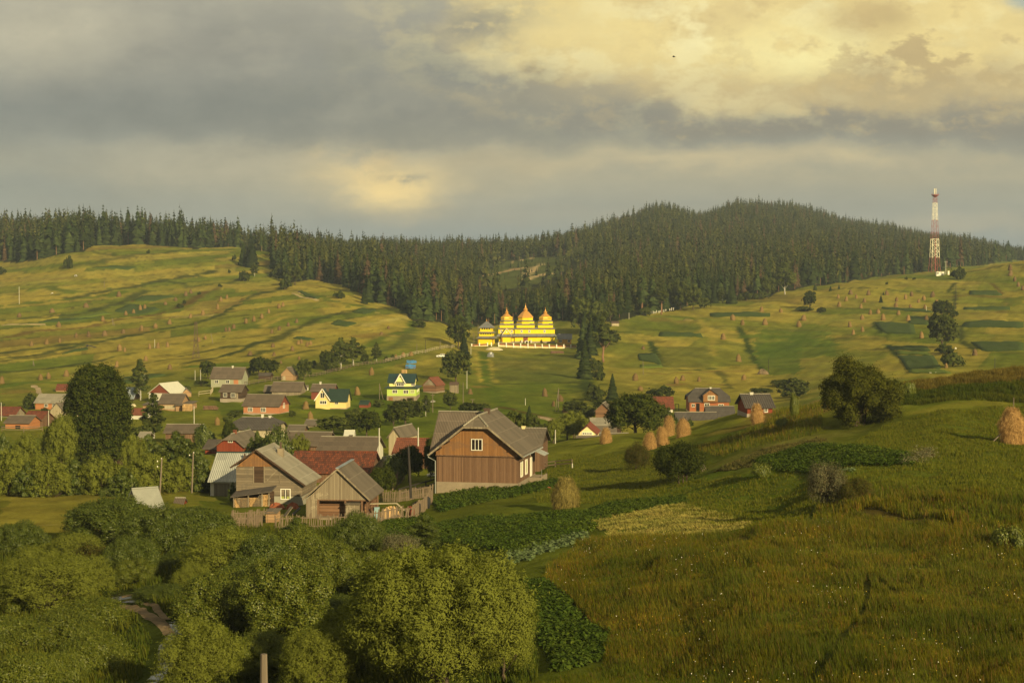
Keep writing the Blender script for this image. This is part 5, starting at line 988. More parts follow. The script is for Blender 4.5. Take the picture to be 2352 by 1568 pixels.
# church wall
def wall_run(name, label, pts, D, cat='wall'):
    r = empty(name, P(*cr('n', pts[0][0], pts[0][1]), D), label, cat); o = r.location
    base = [P(*cr('n', x, y), D + dd) - o for x, y, dd in pts]
    for p, q in zip(base[:-1], base[1:]):
        mb = MB(); mb.bar(p + Vector((0, 0, -1.0)), q + Vector((0, 0, -1.0)), .4, 3.0); mb.build('wall_base', M['cream'], r)
        mb = MB(); mb.bar(p + Vector((0, .1, .75)), q + Vector((0, .1, .75)), .1, .75); mb.build('panel', M['panel'], r)
    return r, o
kk = D0/F/CP*.11574
r, o = wall_run('churchyard_wall', 'cream churchyard wall with brown panels and white posts below the church', [(600,985,-15),(900,1000,-16),(1500,1022,-17),(2140,1030,-17)], D0)
for x in (607, 757, 900, 1042, 1187, 1329, 1470, 1610, 1755, 1898, 2038):
    yb_ = np.interp(x, [600, 900, 1500, 2140], [985, 1000, 1022, 1030]); dd = np.interp(x, [600, 900, 1500, 2140], [-15, -16, -17, -17]) - .15
    q = P(*cr('n', x, yb_), D0 + dd) - o; mb = MB(); mb.box(q.x-.22, q.x+.22, q.y-.22, q.y+.22, q.z-.8, q.z+1.45); mb.box(q.x-.27, q.x+.27, q.y-.27, q.y+.27, q.z+1.45, q.z+1.58); mb.build('post', M['frame'], r)
r, o = wall_run('churchyard_wall', 'short stretch of cream wall with white posts below the bell tower', [(65,1010,-15),(385,990,-15)], D0)
for x, y in ((72, 1010), (225, 1000), (385, 990), (462, 990)):
    q = P(*cr('n', x, y), D0 - 15.2) - o; mb = MB(); mb.box(q.x-.22, q.x+.22, q.y-.22, q.y+.22, q.z-.8, q.z+1.45); mb.box(q.x-.27, q.x+.27, q.y-.27, q.y+.27, q.z+1.45, q.z+1.58); mb.build('post', M['frame'], r)
# ------------------------------------------------------------------ foliage kit
def unit(v): return v / np.maximum(np.linalg.norm(v, axis=-1, keepdims=True), 1e-9)
def leaf_quads(p, nrm, ax, l, w):
    side = unit(np.cross(nrm, ax)); ax = unit(np.cross(side, nrm))
    l = l[:, None]; w = w[:, None]
    V = np.stack([p - ax*l/2, p + side*w/2 - ax*l*.05, p + ax*l/2, p - side*w/2 - ax*l*.05], 1)
    return V.reshape(-1, 3)
def crown_verts(lobes, n, L, Wd, seed, m=24, rcf=.22, up=.12, droop=0.0, fill=.4, low=-.35, flat=.95, shoots=0):
    r = np.random.default_rng(seed); lobes = np.asarray(lobes, float)
    wgt = (lobes[:, 3]*lobes[:, 5]); wgt /= wgt.sum(); nc = max(1, n // m)
    k = r.choice(len(lobes), nc, p=wgt); d = unit(r.normal(size=(nc, 3)))
    flip = (d[:, 2] < low) & (r.random(nc) < .75); d[flip, 2] *= -1
    f = 1 - fill * r.random(nc)**2.2
    c = lobes[k, :3] + d * lobes[k, 3:6] * f[:, None]
    rc = rcf * lobes[k, 3:6].mean(1) * r.uniform(.6, 1.3, nc)
    q = np.repeat(np.arange(nc), m); nl = len(q)
    off = r.normal(size=(nl, 3)) * (rc[q] * .75)[:, None]; off[:, 2] *= flat
    p = c[q] + off
    nrm = unit(d[q]*.8 + unit(off + 1e-6)*.5 + np.array([0, 0, up]) + r.normal(size=(nl, 3))*.30)
    ax = unit(r.normal(size=(nl, 3)) + np.array([0, 0, -droop]) + d[q]*.4)
    V = leaf_quads(p, nrm, ax, L*r.uniform(.6, 1.25, nl), Wd*r.uniform(.7, 1.2, nl))
    if shoots:      # loose leafy sprays standing out of the crown
        k = r.choice(len(lobes), shoots, p=wgt); d = unit(r.normal(size=(shoots, 3)) + np.array([0, 0, .5])); st = lobes[k, :3] + d*lobes[k, 3:6]*.85
        dr = unit(d*.7 + np.array([0, 0, .75]) + r.normal(size=(shoots, 3))*.35); ln = r.uniform(.35, 1.25, shoots)*lobes[:, 3:6].mean()*.75; mm = 16
        t = np.tile(np.linspace(.05, 1, mm), shoots); q = np.repeat(np.arange(shoots), mm)
        bend = np.array([0, 0, -.22])*(t**2)[:, None]*ln[q][:, None]
        p = st[q] + dr[q]*(ln[q]*t)[:, None] + bend + r.normal(size=(len(q), 3))*.05; ax = unit(dr[q]*.8 + r.normal(size=(len(q), 3))*.6); nr = unit(d[q] + r.normal(size=(len(q), 3))*.5)
        V = np.concatenate([V, leaf_quads(p, nr, ax, L*r.uniform(.7, 1.2, len(q)), Wd*r.uniform(.7, 1.1, len(q)))])
    return V
def quads_mesh(name, V, mat): return np_mesh(name, V, np.arange(len(V)).reshape(-1, 4), [mat])
def limb_mesh(name, H, lobes, r0, mat, seed, lean=0.0, nst=1, top=.8):
    r = random.Random(seed); mb = MB()
    for s in range(nst):
        bx, by = (r.uniform(-.25, .25)*nst*.5, r.uniform(-.25, .25)*nst*.5) if nst > 1 else (0, 0)
        tx, ty = lean*H + (r.uniform(-.15, .15)*H if nst > 1 else 0), r.uniform(-.03, .03)*H
        pts = [(bx, by, -.6)]; rr = [r0*1.25]
        for i in range(1, 6):
            t = i/5; pts.append((bx + tx*t + r.uniform(-.02, .02)*H*.5, by + ty*t + r.uniform(-.02, .02)*H*.5, H*top*t)); rr.append(r0*(1 - .8*t) + .01)
        mb.tube(pts, rr, 7)
        ls = list(lobes); r.shuffle(ls)
        for lb in ls[:9]:
            zb = min(H*top*.9, max(H*.12, lb[2]*r.uniform(.35, .65))); t = zb/(H*top)
            p0 = Vector((bx + tx*t, by + ty*t, zb)); p1 = Vector(lb[:3]); mid = (p0 + p1)/2 + Vector((r.uniform(-.1, .1), r.uniform(-.1, .1), .12))*H*.2
            mb.tube([p0, mid, p1], [r0*.42*(1-t*.5), r0*.26, .015], 5)
    me = bpy.data.meshes.new(name); me.from_pydata(mb.v, [], mb.f); me.materials.append(mat); me.polygons.foreach_set('use_smooth', [True]*len(mb.f)); return me
def lob_dome(r, W, H, n, zc=.55, rl=.25, zr=.26):
    o = []
    n = int(n*1.5); ph = r.uniform(0, 6.28)
    for i in range(n):
        z = 1 - 1.72*(i+.5)/n; th = i*2.39996 + ph + r.uniform(-.3, .3); q = math.sqrt(max(0, 1-z*z)); s = r.uniform(.72, 1.22); e = r.uniform(.85, 1.1); zf = .33 if z > 0 else .40
        o.append((math.cos(th)*q*W*.36*e, math.sin(th)*q*W*.36*e, H*(zc + z*zf*e), W*rl*s*.66, W*rl*s*.66, H*zr*s*.72))
    o.append((0, 0, H*zc*.95, W*.27, W*.27, H*.27)); return o
def lob_ovoid(r, W, H, n, z0=.22, pw=1.0, rl=.2):
    o = []
    for i in range(n):
        t = (i + r.random()) / n; z = z0 + (.95 - z0)*t
        pr = (math.sin(math.pi*min(1, max(.06, (t*.86 + .17)**pw))))
        th = i*2.4 + r.uniform(-.4, .4); s = r.uniform(.75, 1.25); rad = W*.5*pr; e = r.uniform(.6, .86)
        o.append((math.cos(th)*rad*e, math.sin(th)*rad*e, H*z, max(W*.08, rad*.36)*s, max(W*.08, rad*.36)*s, H*.085*s))
    for i in range(4): o.append((0, 0, H*(z0 + .12 + i*.18), W*.2*(1-i*.16), W*.2*(1-i*.16), H*.13))
    return o
def lob_bush(r, W, H, n):
    o = []
    for i in range(n):
        th = r.uniform(0, 6.28); rr = math.sqrt(r.random())*W*.34; s = r.uniform(.7, 1.25)
        z = H*(.24 + .46*(1 - (rr/(W*.36))**2)*r.uniform(.25, 1))
        o.append((math.cos(th)*rr, math.sin(th)*rr, z, W*.19*s, W*.19*s, H*.27*s))
    return o
def lob_cone(r, W, H, n):
    o = []
    for i in range(n):
        t = (i+.5)/n; rad = W*.5*(1-t)**.8; th = i*2.4
        o.append((math.cos(th)*rad*.5, math.sin(th)*rad*.5, H*(.1+.87*t), max(.25, rad*.6), max(.25, rad*.6), H*.07)); 
    return o
PROTO = {}
def proto(kind):
    if kind in PROTO: return PROTO[kind]
    base, i = kind.rsplit('_', 1); i = int(i); r = np.random.default_rng(abs(hash_(kind))); sd_ = abs(hash_(kind)) % 9999
    spec = {  # W, H, lobe fn, n leaves, leaf L, W, leaf mat, bark, trunk r, extra
     'willowN': (7.5, 7.5, lambda: lob_dome(r, 7.5, 7.5, 15, .56, .24, .26), 42000, .20, .058, 'lf_willow', 'bark', .22, dict(rcf=.20, droop=.2, shoots=520)),
     'willowBig': (10., 8., lambda: lob_dome(r, 10., 8., 26, .58, .18, .21), 105000, .20, .055, 'lf_willow', 'bark', .28, dict(rcf=.19, droop=.2, shoots=1100)),
     'willowM': (7.5, 7.5, lambda: lob_dome(r, 7.5, 7.5, 14, .54, .24, .26), 14000, .36, .14, 'lf_willow', 'bark', .2, dict(rcf=.24)),
     'willowS': (6., 5., lambda: lob_bush(r, 6., 5., 15), 30000, .20, .055, 'lf_alder2', 'bark', .12, dict(rcf=.25, up=.25, shoots=700)),
     'alderN': (6., 9., lambda: lob_ovoid(r, 6., 9., 38), 50000, .17, .12, 'lf_alder', 'bark', .16, dict(rcf=.3, shoots=450)),
     'alderB': (6., 9., lambda: lob_ovoid(r, 6., 9., 42), 66000, .16, .11, 'lf_alder2', 'bark', .16, dict(rcf=.3, shoots=550)),
     'alderW': (9., 8., lambda: lob_dome(r, 9., 8., 22, .54, .2, .23), 60000, .18, .12, 'lf_alder', 'bark', .18, dict(rcf=.26, shoots=500)),
     'alderX': (8., 8., lambda: lob_dome(r, 8., 8., 20, .54, .2, .24), 64000, .17, .115, 'lf_alder2', 'bark', .18, dict(rcf=.26, shoots=500)),
     'alderM': (6., 8., lambda: lob_ovoid(r, 6., 8., 32), 14000, .36, .22, 'lf_alder', 'bark', .16, dict(rcf=.28)),
     'aldertall': (3., 8., lambda: lob_ovoid(r, 3., 8., 20, .1), 22000, .15, .11, 'lf_alder', 'bark', .1, dict(rcf=.35)),
     'lime': (10., 14., lambda: [(math.cos(j*2.4)*5*q*.82, math.sin(j*2.4)*5*q*.82, 14*z, 1.05, 1.05, 1.15) for j in range(130) for z in [.10 + .86*(j+.5)/130] for q in [max(.03, 1 - abs((z-.47)/.52)**1.9)**.5]], 60000, .34, .22, 'lf_dark', 'bark', .4, dict(rcf=.32, fill=.35, low=-.2)),
     'broadF': (9., 9., lambda: lob_dome(r, 9., 9., 14, .57, .24, .26), 4200, .75, .5, 'lf_mid', 'bark', .25, dict(rcf=.26)),
     'darkF': (9., 9., lambda: lob_dome(r, 9., 9., 14, .57, .24, .26), 4600, .75, .5, 'lf_dark', 'bark', .25, dict(rcf=.26)),
     'darkM': (9., 7., lambda: lob_dome(r, 9., 7., 18, .57, .2, .24), 20000, .36, .24, 'lf_dark', 'bark', .25, dict(rcf=.28)),
     'birchF': (4.5, 11., lambda: lob_ovoid(r, 4.5, 11., 20, .18), 3600, .6, .38, 'lf_mid', 'bark_birch', .16, dict(rcf=.35)),
     'poplarF': (6., 11., lambda: lob_ovoid(r, 6., 11., 22, .3), 4400, .7, .45, 'lf_mid', 'bark_birch', .2, dict(rcf=.35)),
     'pineF': (6., 14., lambda: lob_ovoid(r, 6., 14., 14, .5), 3200, .7, .45, 'lf_mid', 'bark_pine', .3, dict(rcf=.35)),
     'bushF': (4., 2.6, lambda: lob_bush(r, 4., 2.6, 9), 1500, .5, .32, 'lf_dark', 'bark', .06, dict(rcf=.3)),
     'bushL': (4., 2.6, lambda: lob_bush(r, 4., 2.6, 9), 1800, .5, .3, 'lf_mid', 'bark', .06, dict(rcf=.3)),
     'bushN': (6., 4.6, lambda: lob_bush(r, 6., 4.6, 16), 26000, .17, .10, 'lf_bush', 'bark', .07, dict(rcf=.3, up=.2)),
     'bushD': (6., 5., lambda: lob_bush(r, 6., 5., 16), 34000, .17, .11, 'lf_dark', 'bark', .07, dict(rcf=.3, up=.2, shoots=300)),
     'silver': (6., 4., lambda: lob_bush(r, 6., 4., 14), 17000, .17, .08, 'lf_silver', 'bark', .06, dict(rcf=.3, up=.3)),
     'hazel': (9., 8.6, lambda: [(q[0]*4.1, q[1]*4.1, 4.6 + q[2]*4.1 + (.7 if q[0] > 0 else 0), s, s, s*1.25) for q in [r.normal(size=3) for _ in range(60)] for q in [q/np.linalg.norm(q)*r.uniform(.45, 1.02)] for s in [r.uniform(.55, 1.25)]], 62000, .22, .15, 'lf_hazel', 'bark', .08, dict(shoots=420, rcf=.32, up=.2, low=-.8)),
     'nettle': (3., 1.2, lambda: lob_bush(r, 3., 1.2, 8), 7000, .16, .09, 'lf_alder2', 'bark', .02, dict(rcf=.3)),
     'bushM': (5., 3.4, lambda: lob_bush(r, 5., 3.4, 12), 7000, .30, .18, 'lf_alder', 'bark', .08, dict(rcf=.3)),
    }[base]
    W_, H_, lf, n, L_, w_, mt, bk, r0, ex = spec; lobes = lf()
    V = crown_verts(lobes, n, L_, w_, sd_, **ex)
    cm = quads_mesh('crown', V, M[mt])
    nst = 5 if base in ('bushN', 'bushD', 'silver', 'hazel', 'willowS', 'bushM') else (3 if base in ('willowBig', 'willowN') else 1)
    tm = limb_mesh('trunk', H_, lobes, r0, M[bk], sd_, nst=nst, top=.75 if nst == 1 else .6)
    Q = V[::4]; W_ = float(np.percentile(np.hypot(Q[:, 0], Q[:, 1]), 93)*2); H_ = float(np.percentile(Q[:, 2], 99.3))
    PROTO[kind] = (cm, tm, W_, H_); return PROTO[kind]
def hash_(s):
    h = 7
    for ch in s: h = (h*31 + ord(ch)) % 1000003
    return h
def spruce_quads(seed, H=20.0, W=6.0, tiers=15, per=9, bare=.06, power=.85):
    r = np.random.default_rng(seed); Q = []
    for i in range(tiers):
        t = (i + r.uniform(0, .5))/tiers; z = H*(bare + (1-bare)*t*.985); rad = W*.5*(1-t)**power*r.uniform(.82, 1.12) + .3
        for j in range(max(4, int(per*(1 - t*.45)))):
            th = r.uniform(0, 6.283); rr = rad*r.uniform(.65, 1.2); dx, dy = math.cos(th), math.sin(th); wd = max(.4, rr*r.uniform(.38, .62))
            dz = -rr*r.uniform(.75, 1.35); zz = z + r.uniform(-.25, .25)*H/tiers; px, py = -dy, dx
            Q.append([(dx*.05, dy*.05, zz + .12*rr), (dx*rr*.62 + px*wd, dy*rr*.62 + py*wd, zz + dz*.75), (dx*rr, dy*rr, zz + dz*.8), (dx*rr*.62 - px*wd, dy*rr*.62 - py*wd, zz + dz*.75)])
    Q.append([(-.12, 0, H*.92), (.12, 0, H*.92), (.03, 0, H), (-.03, 0, H)])
    Q = np.array(Q).reshape(-1, 3); r0 = H*.011
    tr = []
    for k in range(4):
        a, b = k*math.pi/2, (k+1)*math.pi/2
        tr.append([(r0*math.cos(a), r0*math.sin(a), -1), (r0*math.cos(b), r0*math.sin(b), -1), (.04*math.cos(b), .04*math.sin(b), H*max(.3, bare*2.1)), (.04*math.cos(a), .04*math.sin(a), H*max(.3, bare*2.1))])
    tr = np.array(tr).reshape(-1, 3)
    return np.concatenate([Q, tr]), len(Q)//4, len(tr)//4
SPR = []
for i, kw in enumerate([dict(W=7.2, tiers=17, per=11), dict(W=6.2, per=11, tiers=17), dict(W=8.4, tiers=18, per=12), dict(W=6.0, bare=.42, tiers=12, per=10), dict(W=5.6, bare=.3, tiers=13, per=10), dict(W=7.6, tiers=17, per=11, power=.66)]):
    V, nl, ntk = spruce_quads(40+i, **kw); SPR.append((V, nl, ntk))
SPR_LOD = []
for i, kw in enumerate([dict(W=7.4, tiers=11, per=8), dict(W=6.4, tiers=11, per=8), dict(W=8.6, tiers=12, per=9), dict(W=6.2, bare=.4, tiers=9, per=8), dict(W=5.8, bare=.3, tiers=9, per=8), dict(W=7.8, tiers=11, per=8, power=.66)]):
    V, nl, ntk = spruce_quads(60+i, **kw); SPR_LOD.append((V, nl, ntk))
def spr_mesh(i, dry=False, dense=None):
    key = ('spr', i, dry)
    if key not in PROTO:
        V, nl, ntk = SPR[i]; PROTO[key] = np_mesh('spruce', V, np.arange(len(V)).reshape(-1, 4), [M['lf_spruce_dry' if dry else 'lf_spruce'], M['bark_pine']], np.r_[np.zeros(nl), np.ones(ntk)])
    return PROTO[key]
def spr_near(i):
    key = ('sprN', i)
    if key not in PROTO:
        V, nl, ntk = spruce_quads(80+i, W=7.0, tiers=34, per=24, bare=.05, power=.8)
        PROTO[key] = (quads_mesh('crown', V[:nl*4], M['lf_spruce']), quads_mesh('trunk', V[nl*4:], M['bark']), 7.0, 20.0)
    return PROTO[key]
TR = random.Random(17)
def T(kind, c, x, yb, h, w, label, D=None, group=None, name=None, cat=None, rz=None, dmin=0, sink=0.0, **_):
    """a tree or shrub: base at (x,yb) of a crop, h high and w wide there"""
    u, v = cr(c, x, yb)
    p = on(u, D) if D else ground(u, v, dmin=dmin)
    k = p.y/F/CP*CROPS[c][2]; Hm, Wm = h*k, w*k
    if D: Hm = max(Hm * .3, P(*cr(c, x, yb-h), D).z - p.z)
    if kind.startswith('alderN') and Wm > .82*Hm: kind = kind.replace('alderN', 'alderW')
    if kind.startswith('alderB') and Wm > .82*Hm: kind = kind.replace('alderB', 'alderX')
    if kind.startswith('spruceN'): cm, tm, W0, H0 = spr_near(int(kind[-1]))
    else: cm, tm, W0, H0 = proto(kind)
    shrub = kind.split('_')[0] in ('bushF', 'bushL', 'bushN', 'bushD', 'silver', 'hazel', 'nettle', 'bushM', 'willowS')
    nm = name or ('shrub' if shrub else 'willow_tree' if kind.startswith('willow') else 'spruce_tree' if kind.startswith('spruce') else 'birch_tree' if kind.startswith('birch') else 'tree')
    root = empty(nm, p - Vector((0, 0, sink)), label, cat or ('shrub' if shrub else 'tree'), group, rz=TR.uniform(0, 6.28) if rz is None else rz)
    root.scale = (Wm/W0, Wm/W0, Hm/H0)
    a = obj('foliage' if shrub else 'crown', cm, root); b = obj('stem' if shrub else 'trunk', tm, root)
    return root
GV = 'trees and shrubs between the village houses'; GH = 'trees and shrubs on the far hillsides'; GN = 'trees by the stream'; GW = 'willows in the row behind the lower field'; GR = 'shrubs on the near ridge'
# far left hillside
T('bushF_0','a',600,805,110,75,'lone dark conifer-like bush on top of the left hillside, below the forest edge',group=GH)
T('bushF_1','a',1310,670,36,32,'tiny dark round bush on the bare crest of the hillside',group=GH)
T('spruceN0','a',2150,775,215,120,'dark spruce at the tongue of trees in the gap of the crest, its shorter one',group=GH); T('spruceN1','a',2225,785,245,130,'tallest dark spruce in the clump at the gap of the crest',group=GH); T('birchF_0','a',2185,778,170,60,'pale-trunked tree in the clump at the gap of the crest',group=GH)
T('bushF_0','a',2155,915,90,100,'round bush standing alone below the clump at the crest gap',group=GH); T('birchF_0','a',2245,870,120,70,'light green young tree below the clump at the crest gap',group=GH)
T('bushF_1','a',2065,730,50,40,'small dark bush just beside the clump at the crest gap',group=GH); T('bushF_0','a',20,855,65,70,'dark bush at the far edge of the photo below the forest',group=GH)
T('bushF_1','a',1590,1145,36,65,'low dark bush on a terrace bank beside three hay heaps',group=GH); T('bushF_0','a',1628,1112,34,36,'smaller bush just above the low dark bush on the terrace bank',group=GH); T('bushF_0','a',1755,1030,24,36,'very small bush on the bank near the field corner',group=GH); T('bushF_1','a',1942,965,30,36,'small bush on the upper terrace bank',group=GH); T('bushF_1','a',2022,842,34,26,'thin little bush on the upper hillside',group=GH)
T('bushF_0','b',300,985,90,95,'round grey-green bush at the corner of the forest slope',group=GH); T('bushF_1','b',195,878,85,75,'dark round bush at the foot of the forest tongue',group=GH); T('bushF_0','b',760,1065,65,80,'low round bush alone below the forest slope',group=GH); T('bushL_0','b',795,1062,50,50,'smaller bush touching the low round bush on the slope',group=GH)
T('spruceN1','b',1030,1095,215,95,'broad green spruce standing out from the forest slope',group=GH); T('spruceN0','b',990,1112,135,70,'reddish young spruce in front of the broad green spruce',group=GH)
for x, y, h, w, l in ((320,900,150,120,'leafy tree at the lower corner of the forest tongue'),(380,945,160,130,'dark leafy tree below the corner of the forest tongue'),(260,880,130,100,'light leafy tree at the upper corner of the forest tongue')): T('broadF_0','b',x,y,h,w,l,group=GH)
T('bushF_0','b',1470,1320,60,120,'low grey bush by the forest at the hill foot',group=GH)
# trees round the church
T('broadF_1','b',1820,1510,290,190,'tall open-crowned tree left of the bell tower',group=GH,name='tree'); T('spruceN0','b',1870,1560,200,110,'dark narrow spruce beside the open-crowned tree by the bell tower',group=GH)
T('broadF_0','g',750,445,330,320,'large round tree on the slope between the log barn and the church',group=GV)
T('broadF_0','c',680,1420,360,230,'tallest broad leafy tree right of the church hut',group=GH,D=775); T('broadF_1','c',800,1430,340,230,'second broad leafy tree right of the church, with a pale top',group=GH,D=770); T('broadF_0','c',940,1300,205,130,'smaller round tree on the edge of the church grove',group=GH,D=790)
T('spruceN1','c',700,1590,330,150,'dark spruce in the middle of the church grove',group=GH); T('spruceN0','c',712,1560,390,150,'tall dark spruce at the left side of the church grove',group=GH,D=706); T('spruceN1','c',830,1600,370,190,'broad dark spruce beside the bare-trunked pine of the church grove',group=GH,D=700); T('darkF_1','c',930,1560,200,190,'dark leafy tree at the right side of the church grove',group=GH,D=706); T('darkF_0','c',790,1500,300,200,'dark leafy tree among the spruces of the church grove',group=GH,D=708); T('spruceN0','c',770,1560,300,130,'second dark spruce in the middle of the church grove',group=GH); T('pineF_0','c',880,1625,420,200,'tall dark pine at the front of the church grove with bare trunk',group=GH,name='pine_tree')
T('spruceN0','g',2110,400,420,190,'pale green spruce in front of the church grove, casting a long shadow',group=GH); T('spruceN1','h',490,590,270,140,'small dark spruce on the meadow below the church grove',group=GH)
T('bushF_0','h',340,390,110,130,'dark undergrowth bush at the foot of the church grove',group=GH); T('bushL_0','h',310,300,120,150,'lighter undergrowth bush under the pale green spruce',group=GH); T('bushL_1','h',330,600,140,180,'hazy bush below the small dark spruce',group=GH); T('bushF_1','h',290,480,60,80,'small bush on the ditch below the church grove',group=GH)
# forest edge on the right slope
T('pineF_1','c',1390,1205,315,150,'leafy pine with a bare orange trunk at the graveyard',group=GH,name='pine_tree'); T('broadF_0','c',1560,1170,270,170,'broad dark tree beside the graveyard',group=GH); T('broadF_1','c',1670,1165,220,150,'rounded tree right of the broad dark tree by the graveyard',group=GH)
T('bushL_0','c',1250,1215,70,130,'light bush at the edge of the graveyard',group=GH); T('bushL_1','c',1760,1150,90,110,'pale bush at the end of the graveyard trees',group=GH); T('birchF_0','c',1930,1105,130,90,'pale willow-like tree at the forest edge above the field',group=GH); T('spruceN0','c',2010,1110,230,110,'dark spruce between two pale bushes at the forest edge',group=GH); T('bushL_0','c',2140,1085,75,130,'bright yellow-green bush at the forest edge',group=GH); T('spruceN1','c',1860,1105,170,90,'short spruce left of the bright bush at the forest edge',group=GH); T('bushL_1','c',2270,1070,60,120,'dull bush right of the bright bush at the forest edge',group=GH)
T('poplarF_0','d',245,1030,275,170,'conical sunlit leafy tree at the forest edge of the right slope',group=GH); T('broadF_1','d',90,1055,190,150,'tree with a pale trunk beside the conical leafy tree',group=GH); T('bushL_0','d',20,1075,60,90,'low bush left of the tree with a pale trunk',group=GH)
T('darkF_1','d',462,1152,152,120,'compact dark round tree alone on the right slope among haystacks',group=GH); T('bushL_1','d',410,1175,40,150,'grey low bush at the foot of the compact dark tree',group=GH); T('bushF_0','d',565,1185,42,85,'dark low bush right of the compact dark tree',group=GH)
T('darkF_0','d',1640,1240,155,190,'upper round dark tree of the pair on the right slope',group=GH); T('broadF_0','d',1625,1500,300,270,'big round tree of the pair on the right slope, with forked trunk',group=GH); T('bushF_1','d',1740,1220,60,70,'small bush touching the upper round dark tree',group=GH)
T('bushF_0','i',1385,110,60,140,'dark bush below the big round tree on the right slope',group=GH); T('bushL_0','i',1460,225,115,210,'hazy rounded bush lower on the right slope',group=GH); T('bushF_1','d',1655,1560,100,130,'shadowed bush at the trunk of the big round tree',group=GH)
T('bushF_0','d',1765,898,105,120,'dark bush by the white cabin of the radio mast',group=GH); T('bushF_1','d',2300,722,40,80,'round bush on the skyline right of the radio mast',group=GH)
for x, y, h, w, l in ((645,998,46,32,'small spruce on the crest of the right field, nearer the dark tree'),(720,982,40,28,'tiny spruce on the crest of the right field, right of another'),(510,990,62,40,'young spruce at the forest border of the right field'),(1090,1100,68,42,'lone young spruce among the rows of haystacks'),(1112,1035,30,22,'very small spruce above the lone young spruce')): T('spruceN0','d',x,y,h,w,l,group=GH)
T('bushF_1','d',1142,942,24,26,'speck-like bush high on the right field',group=GH); T('bushF_0','d',1312,898,24,26,'speck-like bush near the foot of the radio mast',group=GH); T('bushF_1','d',1383,900,22,30,'flat little bush below the foot of the radio mast',group=GH)
# between the village houses
T('darkF_0','f',700,372,200,190,'dark round tree with two lobes above the low brown shed',group=GV); T('darkF_1','f',815,368,175,180,'right lobe of the dark trees above the low brown shed',group=GV); T('darkF_1','f',160,398,185,175,'dark round tree behind the grey-green farmhouse',group=GV); T('broadF_0','f',1180,415,215,155,'green round tree right of the pointed tan hut',group=GV)
T('birchF_0','f',1570,302,330,190,'tall birch with white trunk by the slope fence',group=GV); T('poplarF_1','f',1700,262,290,240,'spreading tall tree behind the white-trunked birch',group=GV); T('darkF_0','f',1440,320,210,190,'dark leafy tree left of the white-trunked birch',group=GV); T('bushL_0','f',1465,320,120,150,'green bush under the dark leafy tree by the birch',group=GV); T('bushF_0','f',1820,240,110,85,'small round dark tree at the fence, left of a slim one',group=GV); T('birchF_1','f',1945,220,195,105,'slim leafy tree further along the slope fence',group=GV); T('bushF_1','f',2050,205,40,50,'little bush near three brown hay heaps',group=GV); T('bushL_1','f',1275,290,80,60,'small bush behind the green round tree',group=GV); T('bushF_1','f',2115,190,45,40,'second little bush near three brown hay heaps',group=GV); T('bushL_0','f',1075,300,45,60,'small bush by the pointed tan hut',group=GV)
T('broadF_0','f',90,480,60,140,'low bushes beside the grey-green farmhouse',group=GV,name='shrub',cat='shrub'); T('bushL_0','f',590,360,70,110,'bush in the yard right of the grey-green farmhouse',group=GV)
T('bushL_1','f',440,810,70,150,'grey bush left of the orange farmhouse',group=GV); T('bushL_0','f',395,860,60,130,'small bush below the orange farmhouse',group=GV); T('bushL_1','f',1055,805,65,75,'small leafy bush between two leaning haystacks',group=GV); T('bushL_0','f',1720,830,110,200,'bush below the tiny red shed',group=GV); T('bushL_1','f',1975,700,75,110,'round bush at the foot of the braced pole',group=GV); T('bushF_0','f',1860,810,80,180,'spreading bush right below the tiny red shed',group=GV)
T('darkF_0','f',1840,1010,250,290,'dense dark tree above the long grey roof, village centre',group=GV,dmin=250); T('broadF_1','f',1480,970,170,330,'wide hazy shrubs right of the smaller grey shed',group=GV,name='shrub',cat='shrub',dmin=300); T('broadF_0','f',1640,960,140,200,'rounded tree behind the dense dark tree',group=GV,dmin=300)
T('broadF_0','g',215,885,260,330,'wide green tree below the lime green house',group=GV,dmin=330); T('darkF_1','g',90,900,200,200,'darker tree left of the wide green tree',group=GV,dmin=330); T('birchF_0','g',430,800,220,105,'slim tree in front of the grey car by the lime green house',group=GV); T('broadF_1','g',690,725,185,155,'small round tree casting shadow, below the grey plank hut',group=GV); T('darkF_0','g',910,775,120,260,'dark bush just above the roof of the big wooden house',group=GV,dmin=330); T('bushL_0','g',1060,735,70,90,'pale bush right of the dark bush above the big house',group=GV,dmin=330)
T('spruceN0','g',1525,820,145,85,'little spruce on the meadow above the willows',group=GV)
T('broadF_0','g',1370,950,190,330,'wide leafy tree right behind the big wooden house',group=GV,D=255); T('broadF_1','g',1560,920,150,150,'hazy tree beside the wide leafy tree behind the big house',group=GV,D=330)
T('willowM_0','g',1930,1060,285,330,'broad grey-green willow behind the near grass crest',group=GV,D=300); T('willowM_1','g',1780,1050,220,180,'smaller grey-green willow left of the broad one behind the crest',group=GV,D=296); T('broadF_0','g',2040,800,160,210,'hazy tree above the broad grey-green willow',group=GV); T('broadF_1','g',2150,850,160,160,'dark hazy tree right above the broad willow',group=GV); T('broadF_0','g',1660,1010,130,160,'dim tree by the leaning pole behind the crest',group=GV,D=330)
T('broadF_1','h',90,720,130,200,'hazy willow left of the old log hut',group=GV); T('willowM_0','h',110,960,260,260,'grey willow left of the cream gabled house',group=GV,D=345)
T('bushM_0','f',880,1180,260,330,'rounded green tree with bright top behind the plank house roof',group=GV,D=240,name='tree',cat='tree'); T('willowM_0','f',1130,1170,180,220,'silvery tree right of the rounded green tree behind the plank house',group=GV,D=243); T('alderM_0','f',680,1170,200,220,'dark leafy tree left of the rounded green tree, by the red farmhouse',group=GV,D=246); T('darkM_0','f',390,1010,140,170,'dark tree left of the half-hipped grey roof',group=GV,D=295); T('bushM_1','f',560,1010,80,90,'small tree right before the half-hipped grey barn',group=GV,D=292)
